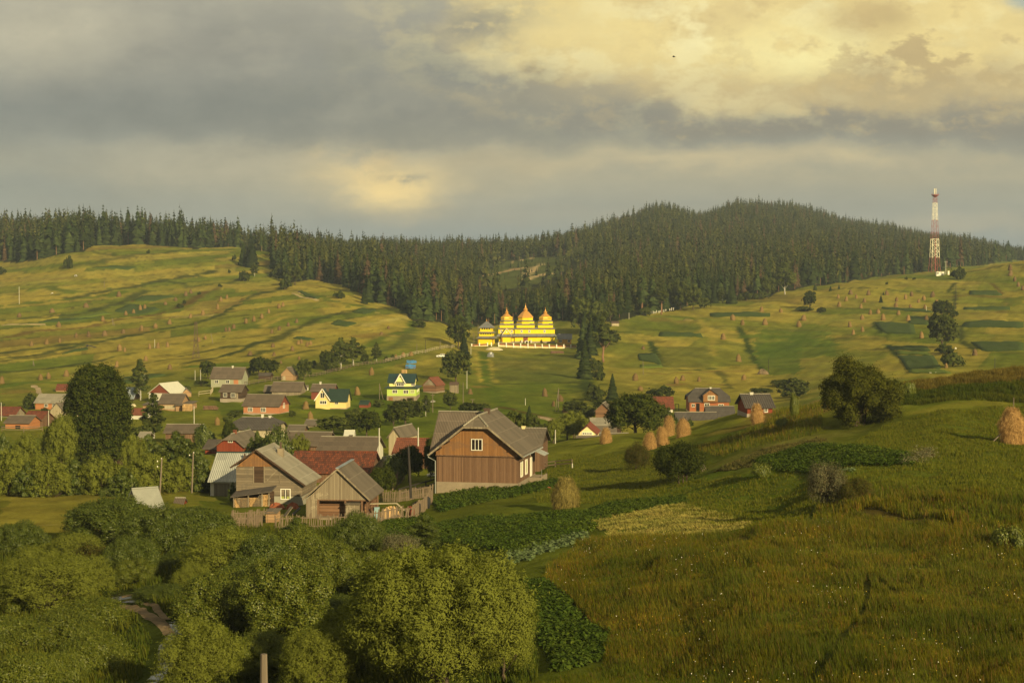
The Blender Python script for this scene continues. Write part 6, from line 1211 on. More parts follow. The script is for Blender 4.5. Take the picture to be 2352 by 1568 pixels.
T('bushM_0','f',140,1090,200,240,'hazy dark bush left of the bright red farmhouse',group=GV,D=300,name='tree',cat='tree')
T('darkM_1','g',250,1360,240,300,'dark garden tree left of the big wooden house',group=GV,D=206); T('bushM_1','g',100,1400,180,240,'low garden bush beside the dark garden tree',group=GV,D=203); T('darkM_0','g',480,1190,160,150,'dark tree in the corner left of the big wooden house wall',group=GV,D=206)
T('darkM_1','o',1790,660,260,260,'dark round bush between the hay barn and the lawn',group=GV,D=190); T('aldertall_0','o',300,750,200,90,'thin dark young tree against the tin shed wall',group=GV,D=187)
T('darkF_1','h',380,700,120,160,'dark tree behind the old log hut',group=GV)
T('bushF_0','h',960,560,105,240,'hazy hedge-like bush behind the dark red barn roof',group=GV); T('bushF_1','h',1010,700,70,130,'bush under the dark red barn roof',group=GV,D=400)
T('broadF_0','h',1960,700,190,240,'hazy tree behind the dark red cottage',group=GV,D=520); T('broadF_1','h',2170,620,220,230,'larger hazy tree behind the dark red cottage',group=GV,D=540); T('broadF_0','h',2290,680,150,200,'hazy tree at the edge of the big ridge bush',group=GV,D=500); T('broadF_1','i',60,480,150,260,'bluish hazy trees in the dip left of the big ridge bush',group=GV,D=480); T('bushF_0','h',1760,840,80,210,'dark shrub right of the orange-walled outhouse',group=GV,D=290); T('bushF_1','h',1240,870,90,150,'shrub between the two lone tall haystacks behind the ridge',group=GV,D=330); T('bushL_0','h',1060,800,100,150,'light shrub behind the tallest ridge haystack',group=GV,D=330); T('bushF_0','h',1690,900,60,100,'little shrub under the orange-walled outhouse',group=GV,D=300)
# left village
T('lime_0','e',1025,1200,925,672,'huge dense dark tree with rounded top, standing over the left village',D=262,name='lime_tree')
T('birchF_0','e',1485,632,430,185,'tall slender tree behind the huge dense dark tree',group=GV); T('birchF_1','e',1620,1000,430,250,'slim hazy birch in front of the grey two-tier barn',group=GV,D=330); T('bushF_0','e',320,715,150,150,'dark bush beside the orange log farmhouse',group=GV); T('broadF_1','e',1480,1010,110,260,'bushes at the foot of the slim hazy birch',group=GV,D=320,name='shrub',cat='shrub'); T('bushF_1','e',20,740,90,70,'dark bush behind the red tiled barn at the edge',group=GV); T('bushF_0','e',480,770,60,90,'bush between the plank barn and the pale gable',group=GV); T('bushL_1','e',1950,560,80,150,'bush behind the small wooden gable hut',group=GV)
for i, (x, y, h, w, l, kd, D) in enumerate([(80,1560,520,330,'willow at the left end of the row, cut by the photo edge','willowM_0',196),(290,1565,390,260,'low dark willow second in the row','alderM_0',194),(500,1565,480,400,'broad willow in the left half of the row','willowM_1',195),(780,1570,420,300,'darker willow in the middle of the row','alderM_1',197),(1060,1560,460,370,'bright willow right of the middle of the row','willowM_0',196),(1290,1560,330,260,'low willow in the gap right of the bright one','alderM_0',193),(1540,1555,480,400,'tall broad willow behind the first wooden pole','willowM_1',197),(1880,1545,420,300,'bright willow behind the second wooden pole','willowM_0',198),(2110,1540,420,260,'willow at the right end of the row, by the tin shed','alderM_1',199)]): T(kd,'e',x,y,h,w*1.2,l,D=D,group=GW,sink=1.3)
T('willowM_1','e',640,1190,400,330,'willow standing behind the row, left of the huge dark tree',D=240,group=GW); T('willowM_0','e',520,1130,220,230,'lower willow behind the row at its left',D=243,group=GW); T('willowM_0','e',1400,1300,300,260,'willow behind the row, right of the huge dark tree',D=232,group=GW); T('alderM_0','e',1860,1300,330,380,'dark leafy trees behind the row near the red farmhouse',D=236,group=GW); T('alderM_1','e',1560,1260,260,260,'dark tree between the willows behind the row',D=240,group=GW); T('willowM_1','e',250,1250,260,300,'rounded willow behind the left end of the row',D=225,group=GW); T('alderM_1','e',2080,1400,250,240,'dark tree at the right end behind the row',D=226,group=GW)
T('alderM_0','e',20,1250,260,200,'bushy tree behind the row at the photo edge',D=230,group=GW)
T('bushM_0','j',790,165,70,110,'small bush on the lower field near the willow row',group=GN)
# trees in the hollow by the stream
for kd, x, y, h, w, l, D in [
 ('alderN_0',140,760,420,330,'dark leafy tree at the left edge above the hollow',132), ('willowN_0',330,820,330,300,'grey willow behind the brightest left bush',126), ('willowN_1',560,800,380,330,'rounded grey willow in the middle of the hollow',122),
 ('alderN_1',810,690,520,520,'big dark alder left of the white-roofed shed',140), ('alderN_0',1180,880,640,420,'tall dark alder with brownish lower branches',128), ('alderN_1',1450,800,560,480,'broad dark alder right of the tall one, below the firewood lean-to',136), ('alderN_0',1300,900,330,360,'lower dark alder above the muddy bank',122),
 ('alderB_0',1010,900,300,260,'light green young alder at the head of the muddy track',116), ('willowN_1',600,960,380,380,'drooping willow at the bend of the muddy track',110), ('willowN_0',250,900,380,420,'grey-green willow at the left edge of the hollow',112), ('alderN_1',1200,1090,300,360,'small dark alder on the right bank of the muddy track',106), ('alderB_1',1640,1260,560,480,'bright leafy alder right of the muddy track',95), ('alderN_0',1880,1180,560,420,'shaded alder left of the bright green alder',101), ('alderB_0',60,1130,420,330,'leafy alder cut by the left edge of the photo',104),
 ('willowN_0',1660,920,540,520,'tall pale willow with a forked trunk left of the bright alder',112), ('willowN_1',1430,960,330,230,'small pale willow drooping beside the tall pale willow',108), ('willowN_1',1930,900,480,330,'pale willow behind the bright green alder',120),
 ('willowN_1',330,1130,530,640,'wide yellow-green willow on the left bank',104), ('willowS_0',120,1320,300,420,'low yellow-green willow scrub at the left edge',92), ('willowS_1',430,1290,330,430,'yellow-green scrub below the wide willow',94), ('willowS_0',660,1230,350,430,'dark green scrub beside the dirt track',98), ('willowS_1',700,1500,380,430,'large low willow scrub beside the stream',86), ('willowS_0',120,1600,330,420,'rounded scrub in the bottom left corner',80), ('willowS_1',420,1560,280,330,'grassy scrub between the corner and the stream',82),
 ('alderN_1',980,780,330,330,'dark undergrowth tree over the muddy bank',118), ('bushN_0',700,760,260,300,'dim bush on the far bank of the stream',120), ('willowN_0',1480,1640,600,540,'pale willow right of the stream at the bottom edge',76)]: T(kd,'j',x,y,h*1.06,w*1.22,l,D=D,group=GN,sink=.5,name=None if kd.startswith(('willowN','alder','bush')) else 'willow_scrub')
for kd, x, y, h, w, l, D in [
 ('alderB_0',230,1340,740,620,'bright green alder in the middle foreground',92), ('alderB_1',560,1100,620,400,'second bright alder behind and right of the first',104), ('aldertall_0',330,620,320,200,'slim light tree before the paling fence, below the hay barn',140), ('alderN_0',800,680,410,330,'slim dark tree in front of the paling fence',128), ('aldertall_0',1290,560,300,210,'narrow bushy tree in the potato field corner',132),
 ('alderB_1',330,860,480,380,'light alder under the paling fence, left of the slim dark tree',112), ('alderN_0',80,900,470,380,'dark leafy alder right of the tall pale willow',110), ('willowN_0',700,1500,560,420,'pale willow between the bottom post and the largest willow',80), ('alderB_0',1000,880,330,330,'yellow-green alder left of the silvery bush',110),
 ('silver_0',1110,680,270,260,'small silvery bush left of the potato field',124), ('alderB_0',830,960,400,360,'leafy yellow-green tree under the slim dark tree',104), ('alderN_1',620,1330,460,420,'shadowed alder between the bright alder and the big willow',98), ('willowN_1',480,1680,560,500,'pale willow beside the bottom post',72), ('alderB_1',100,1560,420,420,'leafy shrubby alder behind the bottom post',80),
 ('willowBig_0',1420,1760,1220,1180,'largest silvery willow, filling the bottom middle of the photo',71), ('willowN_0',1890,1640,880,420,'narrow willow on the right side of the largest silvery willow',76), ('willowN_0',960,1600,780,520,'silvery willow on the left side of the largest one',78), ('willowN_1',1180,1180,560,420,'willow peeping above behind the largest silvery willow',88), ('bushN_0',980,700,170,300,'low bush on the field edge behind the slim dark tree',118), ('alderN_0',1060,1060,440,400,'dark leafy tree behind the left silvery willow',98), ('bushM_1',560,640,170,240,'small green bush by the paling fence',146)]: T(kd,'k',x,y,h*1.03,w*1.15,l,D=D,group=GN,sink=.4)
# near right
T('hazel_0','i',640,830,730,630,'big rounded hazel bush on the near ridge crest',group=GR,D=183,sink=.9)
T('bushD_0','h',1180,1420,400,480,'dark spreading bush on the bank below the ridge haystacks',group=GR); T('bushN_0','h',735,1275,255,240,'small round bush left of the dark spreading bush',group=GR)
T('silver_0','i',340,1480,400,330,'silvery grey shrub on the bank by the right meadow',group=GR); T('bushN_1','i',620,1440,230,260,'low dark shrub right of the silvery shrub',group=GR); T('bushN_0','i',430,1330,160,200,'brownish shrub just above the silvery shrub',group=GR); T('nettle_0','i',60,460+95,90,90,'tiny bush in the grass left of the big hazel bush',group=GR,D=205)
T('nettle_0','i',1080,430,65,130,'small sprig of leaves right of the big hazel bush',group=GR,D=196); T('nettle_1','h',1950,1360,150,230,'yellow-green weeds below the ridge potato patch',group=GR); T('nettle_0','m',1900,560,170,260,'dark green nettles at the right edge of the meadow',group=GR); T('nettle_1','h',2190,850,80,160,'dark tuft of weeds on the crest grass',group=GR); T('bushM_0','w',2060,905,30,40,'dark weeds on the crest next to the hazel',group=GR,D=200)
T('darkM_0','h',720,920,385,540,'big dark spreading tree behind the ridge haystacks',group=GV,D=285)

# ------------------------------------------------------------------ forest: single spruces in front, the rest as one wood
fr = np.random.default_rng(3); pts = []
D = 690.0
while D < 2500:
    s = 4.6 + (D-700)/900; sy = s*1.75
    xs = np.arange(-.335*D, .335*D, s); xs = xs + fr.uniform(-.5, .5, len(xs))*s; ys = D + fr.uniform(-.5, .5, len(xs))*sy
    pts.append(np.stack([xs, ys], 1)); D += sy
pts = np.concatenate(pts); uu = CU + F*pts[:, 0]/pts[:, 1]*CP
fe = forest_edge(uu); keep = (pts[:, 1] > fe + fr.uniform(0, 10, len(fe))) & (fr.random(len(fe)) > np.clip(wob(pts[:, 0], pts[:, 1], 40, 77)*.35, 0, .45))
pts = pts[keep]; uu = uu[keep]; fe = fe[keep]; zz = tz(pts[:, 0], pts[:, 1])
hgt = fr.triangular(12, 21, 29, len(pts)) * (1 - .3*(fr.random(len(pts)) < .15)) * (.86 + .14*np.clip(wob(pts[:, 0], pts[:, 1], 60, 41), -1, 1))
hgt *= np.where(uu < 560, 1.10, np.where(uu > 900, .88, .95)) * np.where(pts[:, 1] > 1500, .9, 1.0)
_, vb = proj(pts[:, 0], pts[:, 1], zz); ut, vt = proj(pts[:, 0], pts[:, 1], zz + hgt)
keep = np.ones(len(pts), bool)
inb = inside(ut, vb, clr_poly) & (pts[:, 1] > 950); sml = inb & (fr.random(len(pts)) < .22); hgt = np.where(sml, fr.uniform(2, 6, len(pts)), hgt); keep &= ~inb | sml
ok_ = fr.random(len(pts)) < .10; intop = ~ok_ & (inside(ut, vt, clr_poly) | inside(ut, vt + 12, clr_poly) | inside(ut, (vt+vb)/2, clr_poly)); hgt = np.where(ok_ & (inside(ut, vt, clr_poly)), hgt*.72, hgt)
cl = np.interp(ut, [1090, 1160, 1240, 1300, 1420], [668, 666, 656, 636, 610])      # lower rim of the clearing
intop &= ~sml; need = np.clip((vb - cl - 2) / np.maximum(vb - vt, 1), 0, 1); hgt = np.where(intop, hgt*need, hgt); keep &= (hgt > 4.0) | sml
pts, zz, hgt, uu, fe = pts[keep], zz[keep], hgt[keep], uu[keep], fe[keep]
o = np.argsort(pts[:, 1]); pts, zz, hgt, uu, fe = pts[o], zz[o], hgt[o], uu[o], fe[o]
# hidden behind the hills: drop
DL = np.exp(np.linspace(math.log(60), math.log(2600), 260)); AL = np.linspace(-.34, .34, 500); A2, D2 = np.meshgrid(AL, DL, indexing='ij')
_, vg = proj(A2*D2, D2, tz(A2*D2, D2)); vmin = np.minimum.accumulate(vg, axis=1)
ai = np.clip(((pts[:, 0]/pts[:, 1] + .34)/.68*499).astype(int), 0, 499); di = np.clip(np.searchsorted(DL, pts[:, 1]*.99) - 1, 0, 259)
_, vt = proj(pts[:, 0], pts[:, 1], zz + hgt); vis = vt < vmin[ai, di] + 1
pts, zz, hgt, uu, fe = pts[vis], zz[vis], hgt[vis], uu[vis], fe[vis]
var = fr.integers(0, 6, len(pts)); bare_ok = (uu > 1000); var = np.where((var == 3) & ~bare_ok & (fr.random(len(pts)) < .6), 0, var)
dry = fr.random(len(pts)) < .05
wid = hgt/20*fr.uniform(.8, 1.15, len(pts)); rot = fr.uniform(0, 6.28, len(pts))
front = (pts[:, 1] - fe < 26) & (uu > -20) & (uu < 2372)
score = np.where(front, hgt/pts[:, 1], 0); ind = np.argsort(-score)[:285]; ind = ind[score[ind] > 0]
isind = np.zeros(len(pts), bool); isind[ind] = True
zones = [(0, 230, 'tall spruce in the front row of the forest on the left hilltop'), (230, 560, 'spruce in the front row of the forest along the bare left crest'), (560, 760, 'spruce at the edge of the forest tongue right of the crest gap'), (760, 1010, 'spruce in the front row of the wood where the left hill runs down'), (1010, 1320, 'spruce in the front row of the wood right behind the church'), (1320, 1700, 'spruce in the front row of the wood behind the graveyard'), (1700, 2080, 'spruce in the front row of the wood along the right field crest'), (2080, 2400, 'spruce in the front row of the wood near the radio mast')]
cache = {}
for i in ind:
    key = (int(var[i]), bool(dry[i])); me = spr_mesh(*key)
    src = cache.get(key)
    if src is None: o_ = bpy.data.objects.new('spruce_tree', me); cache[key] = o_
    else: o_ = src.copy()
    COL.objects.link(o_); o_.location = (pts[i, 0], pts[i, 1], zz[i]); o_.scale = (wid[i], wid[i], hgt[i]/20); o_.rotation_euler = (0, 0, rot[i])
    lab = [z[2] for z in zones if z[0] <= max(0, uu[i]) < z[1]][0]
    if key[1]: lab = 'reddish dry ' + lab
    elif key[0] == 3: lab = 'bare-trunked ' + lab
    tag(o_, lab, 'spruce', 'single spruces along the forest edge')
VV, TT, MM = [], [], []
for far in (0, 1):
    for j in range(6):
        V, nl, ntk = (SPR_LOD if far else SPR)[j]
        sel = np.where(~isind & (var == j) & ((pts[:, 1] > 1000) == bool(far)))[0]
        if not len(sel): continue
        c, s = np.cos(rot[sel])[:, None], np.sin(rot[sel])[:, None]; w = wid[sel][:, None]; h = (hgt[sel]/20)[:, None]
        x = (V[None, :, 0]*c - V[None, :, 1]*s)*w + pts[sel, 0][:, None]; y = (V[None, :, 0]*s + V[None, :, 1]*c)*w + pts[sel, 1][:, None]; z = V[None, :, 2]*h + zz[sel][:, None]
        VV.append(np.stack([x, y, z], -1).reshape(-1, 3)); TT.append(np.repeat(np.where(dry[sel], 2.0, fr.uniform(0, 1, len(sel))), len(V)))
        MM.append(np.tile(np.r_[np.zeros(nl), np.ones(ntk)], len(sel)))
VV = np.concatenate(VV); TT = np.concatenate(TT); MM = np.concatenate(MM)
m, nt = new_mat('forest_needles'); g = nd(nt, 'NewGeometry'); tn = nd(nt, 'Attribute', attribute_name='tint').outputs['Fac']
col = mix(nt, g.outputs['Random Per Island'], (.026, .038, .012, 1), (.066, .078, .022, 1)); t01 = mth(nt, 'MINIMUM', tn, 1.0)
col = mix(nt, mth(nt, 'MULTIPLY', t01, .8), mix(nt, 1.0, col, (.5, .55, .6, 1), 'MULTIPLY'), mix(nt, 1.0, col, (1.8, 1.45, 1.0, 1), 'MULTIPLY')); col = mix(nt, mth(nt, 'GREATER_THAN', tn, 1.5), col, (.085, .055, .03, 1))
d = nd(nt, 'BsdfDiffuse', {0: col}); nd(nt, 'OutputMaterial', {0: d.outputs[0]})
me = np_mesh('forest', VV, np.arange(len(VV)).reshape(-1, 4), [m, M['bark_pine']], MM)
at = me.attributes.new('tint', 'FLOAT', 'POINT'); at.data.foreach_set('value', TT.astype(np.float32))
fo_ = obj('forest', me); tag(fo_, 'dense dark spruce forest covering the hills behind the valley', 'forest', kind='stuff')
print('FOREST trees', len(pts), 'quads', len(VV)//4)

# ------------------------------------------------------------------ crops and grass
def in_poly_pts(poly, n, seed):
    r = np.random.default_rng(seed); a = np.array(poly); lo, hi = a.min(0), a.max(0); out = []; c = 0
    while c < n:
        q = r.uniform(lo, hi, (n*2, 2)); q = q[inside(q[:, 0], q[:, 1], poly)]; out.append(q); c += len(q)
    return np.concatenate(out)[:n]
def crop_plot(c, pts, label, n, H=.45, m=26, L=.16, Wd=.12, mat='lf_crop', cat='potato patch', name='potato_patch', rows=.7, dirv=None, **k):
    wp = world_pts(c, pts, **k); q = in_poly_pts(wp, n, len(label)); r = np.random.default_rng(n)
    if rows:
        p0, p1 = np.array(wp[0]), np.array(wp[1]); d = unit(p1 - p0); nn = np.array([-d[1], d[0]])
        t = q @ nn; t = np.round(t/rows)*rows + r.normal(size=len(t))*rows*.16; q = (q @ d)[:, None]*d + t[:, None]*nn
    z = tz(q[:, 0], q[:, 1]); kk = np.repeat(np.arange(len(q)), m); nl = len(kk)
    dd = unit(r.normal(size=(nl, 3))); dd[:, 2] = np.abs(dd[:, 2]); sc = (H*r.uniform(.6, 1.25, len(q)))[kk]
    p = np.stack([q[kk, 0], q[kk, 1], z[kk]], 1) + dd*sc[:, None]*np.array([.8, .8, .95]) * r.uniform(.5, 1, nl)[:, None] + np.array([0, 0, .05])
    V = leaf_quads(p, unit(dd*.7 + np.array([0, 0, .6]) + r.normal(size=(nl, 3))*.35), r.normal(size=(nl, 3)), L*r.uniform(.6, 1.3, nl), Wd*r.uniform(.7, 1.2, nl))
    o_ = obj(name, quads_mesh(name, V, M[mat])); tag(o_, label, cat, 'planted plots', 'stuff'); return o_
crop_plot('w', [(1010,1205),(1150,1190),(1330,1178),(1365,1215),(1290,1240),(1180,1275),(1020,1250)], 'large dark potato patch in the middle, above the largest willow', 3600, m=26, L=.2, Wd=.15)
crop_plot('w', [(1330,1182),(1480,1150),(1570,1143),(1580,1156),(1450,1178),(1350,1195)], 'narrow potato strip along the raked hay, behind the green haystack', 1000, L=.2, Wd=.15)
crop_plot('w', [(990,1150),(1010,1180),(1130,1150),(1290,1120),(1290,1102),(1130,1118)], 'strip of potatoes along the foundation of the big wooden house', 1300, L=.2, Wd=.16)
crop_plot('w', [(880,1200),(990,1195),(1010,1225),(860,1245)], 'potato patch below the paling fence', 700, L=.2, Wd=.15)
crop_plot('w', [(1190,1345),(1250,1340),(1330,1430),(1395,1480),(1370,1520),(1290,1540),(1255,1480),(1200,1400)], 'leafy potato patch at the foot of the meadow, right of the largest willow', 1300, m=34, L=.19, Wd=.14)
crop_plot('w', [(1735,1062),(1850,1025),(1990,1028),(2080,1045),(2095,1070),(1900,1090),(1790,1080)], 'raised potato patch on the ridge below the big hazel bush', 2300, m=24, L=.2, Wd=.15)
crop_plot('w', [(1130,1290),(1200,1262),(1330,1228),(1345,1240),(1240,1272),(1150,1305)], 'row of grey-green cabbages along the lower edge of the large potato patch', 260, H=.3, m=20, L=.26, Wd=.22, mat='lf_cabbage', cat='cabbages', name='cabbage_bed')
crop_plot('w', [(2075,1062),(2140,1040),(2150,1050),(2080,1076)], 'pale flowering row at the end of the raised potato patch', 90, H=1.0, m=16, L=.22, Wd=.07, mat='lf_silver', cat='flower row', name='flower_bed', rows=0)
crop_plot('w', [(1850,1092),(1960,1078),(1975,1090),(1870,1106)], 'little cabbage bed on bare soil below the raised potato patch', 60, H=.22, m=12, L=.2, Wd=.18, mat='lf_cabbage', cat='cabbages', name='cabbage_bed', rows=0)
def sheet(c, pts, mat, label, cat, name='crop_plot', h=.35, n=14, kind='stuff', group='planted plots', hn=.12, **k):
    """low crop standing on the ground, edges stepping down to it"""
    wp = [np.array(p) for p in world_pts(c, pts, **k)]
    if len(wp) == 4: a_, b_, c_2, d_ = wp
    G_ = np.array([[(a_*(1-i/n) + b_*(i/n))*(1-j/n) + (d_*(1-i/n) + c_2*(i/n))*(j/n) for i in range(n+1)] for j in range(n+1)])
    ed = np.zeros((n+1, n+1)); ed[1:-1, 1:-1] = 1
    X_, Y_ = G_[..., 0], G_[..., 1]; r = np.random.default_rng(len(label))
    Z_ = tz(X_, Y_) + np.where(ed > 0, h + r.uniform(-hn, hn, X_.shape), -.15)
    V = np.stack([X_, Y_, Z_], -1)
    jj = np.arange((n+1)**2).reshape(n+1, n+1); Fq = np.stack([jj[:-1, :-1], jj[:-1, 1:], jj[1:, 1:], jj[1:, :-1]], -1).reshape(-1, 4)
    nrm = np.cross(V[0, 1]-V[0, 0], V[1, 0]-V[0, 0])
    if nrm[2] < 0: Fq = Fq[:, ::-1]
    # inset ring close to the border makes steep sides
    V[1:-1, 1] = V[1:-1, 0]*.9 + V[1:-1, 1]*.1; V[1:-1, -2] = V[1:-1, -1]*.9 + V[1:-1, -2]*.1
    for rr_ in (1, n-1):
        e = 0 if rr_ == 1 else n; V[rr_, 1:-1, :2] = V[e, 1:-1, :2]*.9 + V[rr_, 1:-1, :2]*.1
    V[1:-1, 1:-1, 2] = tz(V[1:-1, 1:-1, 0], V[1:-1, 1:-1, 1]) + h + r.uniform(-hn, hn, (n-1, n-1))
    o_ = obj(name, np_mesh(name, V.reshape(-1, 3), Fq, [M[mat]])); tag(o_, label, cat, group, kind); return o_
FP = [('a',[(1180,1085),(1260,1040),(1550,1045),(1370,1090)],'crop_far','dark green crop wedge in the middle of the left hillside'),('a',[(1000,1180),(1150,1110),(1420,1160),(1240,1205)],'crop_far','dark plot behind four lit haystacks on the left hillside'),('a',[(800,800),(1000,775),(1200,790),(1130,815)],'crop_far','long dark plot high on the left hillside'),('a',[(640,1240),(700,1225),(900,1180),(1000,1195)],'crop_light','bright green strip beside the lit haystacks'),('a',[(330,1280),(470,1245),(900,1225),(640,1265)],'crop_far','dark strip left of the bright green strip'),('a',[(0,1305),(60,1290),(400,1285),(410,1302)],'crop_straw','pale straw strip at the left edge of the hillside'),('a',[(540,1560),(620,1530),(760,1495),(780,1515)],'crop_far','thin dark strip near the fallen timber'),
 ('b',[(400,1005),(440,995),(600,1060),(560,1070)],'crop_far','small dark plot beside two straw strips'),('b',[(340,1020),(370,1015),(600,1083),(560,1088)],'crop_straw','longer straw strip on the shoulder of the left hillside'),('b',[(370,1008),(390,1003),(470,1025),(450,1035)],'crop_straw','short straw strip on the shoulder of the left hillside'),('b',[(690,1290),(760,1255),(930,1285),(830,1315)],'crop_far','dark plot on the lower slope towards the church'),('b',[(880,1185),(980,1150),(1100,1165),(1000,1205)],'crop_far','faint dark plot above the lower slope plot'),('b',[(360,1420),(420,1400),(560,1420),(500,1435)],'crop_far','dark patch above two pairs of haystacks'),
 ('c',[(1820,1225),(1815,1195),(2352,1200),(2352,1225)],'crop_far','long dark strip crossing the right slope'),('c',[(1360,1400),(1380,1360),(1740,1375),(1760,1410)],'crop_far','dark strip on the right slope beside the church grove'),('h',[(760,195),(740,135),(920,130),(985,240)],'crop_far','small square vegetable plot with rows on the right slope'),('h',[(770,265),(765,243),(975,243),(990,265)],'crop_light','pale green border below the small square plot'),
 ('d',[(1105,1370),(1030,1265),(1380,1290),(1400,1380)],'crop_far','dark crop plot left of the tree pair'),('d',[(1330,1290),(1340,1220),(1520,1230),(1510,1300)],'crop_far','dark crop plot above the crop plot left of the tree pair'),('d',[(1090,1155),(1100,1140),(1480,1160),(1560,1190)],'crop_far','thin dark crop strip among the haystack rows'),('d',[(1870,1035),(1870,995),(2110,995),(2165,1040)],'crop_far','dark rectangular plot under the upper right haystacks'),('d',[(1815,1165),(1820,1140),(2230,1140),(2230,1168)],'crop_far','lower dark strip right of the tree pair'),('d',[(1980,1530),(1880,1440),(2352,1450),(2352,1525)],'crop_far','wide dark plot at the right edge with a straw spot'),('d',[(2010,1472),(2005,1450),(2150,1450),(2150,1472)],'crop_straw','straw-coloured spot inside the wide dark plot'),('d',[(1180,1520),(1150,1475),(1500,1490),(1530,1530)],'crop_far','dark plot in the shade of the tree pair'),('d',[(1800,1320),(1830,1270),(2352,1270),(2352,1320)],'crop_far','long dark band right of the big round tree'),
 ('i',[(1060,260),(970,130),(1280,130),(1370,250)],'crop_far','dark rowed plot lowest on the right slope'),('i',[(1075,285),(1070,262),(1370,255),(1460,290)],'crop_light','pale green border below the rowed plot'),('i',[(975,122),(960,95),(1240,100),(1270,125)],'crop_light','pale green strip above the rowed plot'),('e',[(1290,400),(1330,385),(1770,362),(1560,405)],'crop_far','dark green strip above the left village'),('e',[(1270,455),(1290,420),(1480,410),(1440,450)],'crop_far','dark patch beside the tall slender tree'),('a',[(1500,1235),(1520,1218),(1900,1200),(1870,1225)],'crop_hay','dry mown strip on the left hillside, lower one'),
 ('c',[(580+1000,1262),(1600,1240),(1640,1240),(1690,1262)],'crop_hay','tiny dry strip near the church grove')]
for c, q, mt, lb in FP: sheet(c, q, mt, lb, 'field plot', h=.06 if mt in ('crop_hay', 'crop_straw') else .3, hn=.02 if mt in ('crop_hay', 'crop_straw') else .1)
# blades of grass
def blades(name, label, polys, n, h0, h1, wd, mat, seed, lean=.35, fine=None, cat='grass'):
    r = np.random.default_rng(seed); q = np.concatenate([in_poly_pts(p, int(n*w), seed+i) for i, (p, w) in enumerate(polys)])
    dens = wob(q[:, 0], q[:, 1], 3.5, seed) + .7*wob(q[:, 0], q[:, 1], 11, seed+1); q = q[(dens + r.normal(size=len(q))*1.2) > -1.1]
    if name == 'streamside_grass': q = q[seg_dist(q[:, 0], q[:, 1], TRK) > 1.0]
    if name == 'tall_grass':
        for tr_ in (TRAIL1, TRAIL2): q = q[seg_dist(q[:, 0], q[:, 1], tr_) > .16 + .10*wob(q[:, 0], q[:, 1], 2, 4)]
    N = len(q)
    z = tz(q[:, 0], q[:, 1]); hh = r.uniform(h0, h1, N)*np.clip(1 + .30*wob(q[:, 0], q[:, 1], 6, seed+2) + .25*wob(q[:, 0], q[:, 1], 1.6, seed+4), .3, 2); th = r.uniform(0, 6.28, N); ln = r.uniform(.05, lean, N)*hh
    b = np.stack([q[:, 0], q[:, 1], z-.05], 1); sx = np.stack([np.cos(th+1.57), np.sin(th+1.57), np.zeros(N)], 1)*(wd*r.uniform(.6, 1.3, N))[:, None]*.5
    wdir = np.stack([np.cos(th)*ln - .12*hh, np.sin(th)*ln, np.zeros(N)], 1); up = np.array([0, 0, 1.0])
    m1 = b + wdir*.35 + up*(hh*.55)[:, None]; tp = b + wdir + up*hh[:, None]
    V = np.stack([b-sx, b+sx, m1+sx*.8, m1-sx*.8, m1-sx*.8, m1+sx*.8, tp+sx*.25, tp-sx*.25], 1).reshape(-1, 3)
    Fi = np.arange(N)[:, None]*8; Fq = np.concatenate([np.concatenate([Fi+[0, 1, 2, 3]], 1), Fi+[3, 2, 6, 7]], 0)
    used = np.delete(V.reshape(N, 8, 3), [4, 5], axis=1).reshape(-1, 3); Fi = np.arange(N)[:, None]*6
    Fq = np.concatenate([Fi+np.array([0, 1, 2, 3]), Fi+np.array([3, 2, 4, 5])], 0)
    o_ = obj(name, np_mesh(name, used, Fq, [M[mat]])); tag(o_, label, cat, None, 'stuff'); return o_
WP = lambda pts, **k: world_pts('w', pts, **k)
TRAIL1 = WP([(1700,1235),(1850,1290),(2000,1335),(2130,1400)]); TRAIL2 = WP([(1990,1320),(1995,1400),(1940,1460),(1870,1568)])
mead = [tuple(on(u, D)[:2]) for u, D in ((1120, 62), (2420, 54), (2420, 101), (2200, 100), (2090, 103), (1960, 109), (1860, 107), (1750, 108.5), (1560, 114), (1400, 118), (1330, 117), (1265, 108), (1245, 101), (1335, 89), (1400, 82.5), (1385, 75.5), (1280, 72.5), (1200, 70))]
blades('tall_grass', 'tall unmown meadow grass with brown seed heads filling the lower right', [(mead, 1.0)], 430000, .16, .50, .024, 'grass_blade', 5)
crest = WP([(1560,1030),(1640,1022),(1760,975),(1890,915),(1890,990),(1780,1020),(1660,1050)]); crest2 = [tuple(on(u, D)[:2]) for u, D in ((2010, 190), (2390, 186), (2390, 210), (2200, 211), (2050, 210))]; bank = [tuple(on(u, D)[:2]) for u, D in ((1870, 107), (2000, 110), (2200, 100), (2390, 98), (2390, 110), (2200, 114), (2000, 119), (1880, 117))]
blades('ridge_grass', 'rough dry grass along the crest of the near ridge', [(crest, .6), (bank, .4)], 60000, .22, .62, .045, 'grass_blade', 9)
crest3 = [tuple(on(u, D)[:2]) for u, D in ((2010, 190), (2390, 187), (2390, 198), (2200, 199), (2050, 199))]; crest4 = [tuple(on(u, D)[:2]) for u, D in ((2050, 199), (2200, 199), (2390, 198), (2390, 212), (2200, 213), (2060, 211))]
blades('rough_grass', 'dark rough herbage just below the skyline of the near ridge', [(crest3, 1.0)], 40000, .12, .5, .06, 'grass_rank', 10)
blades('rough_grass', 'golden brown dry grass on the skyline of the near ridge', [(crest4, 1.0)], 50000, .15, .5, .05, 'grass_gold', 11)
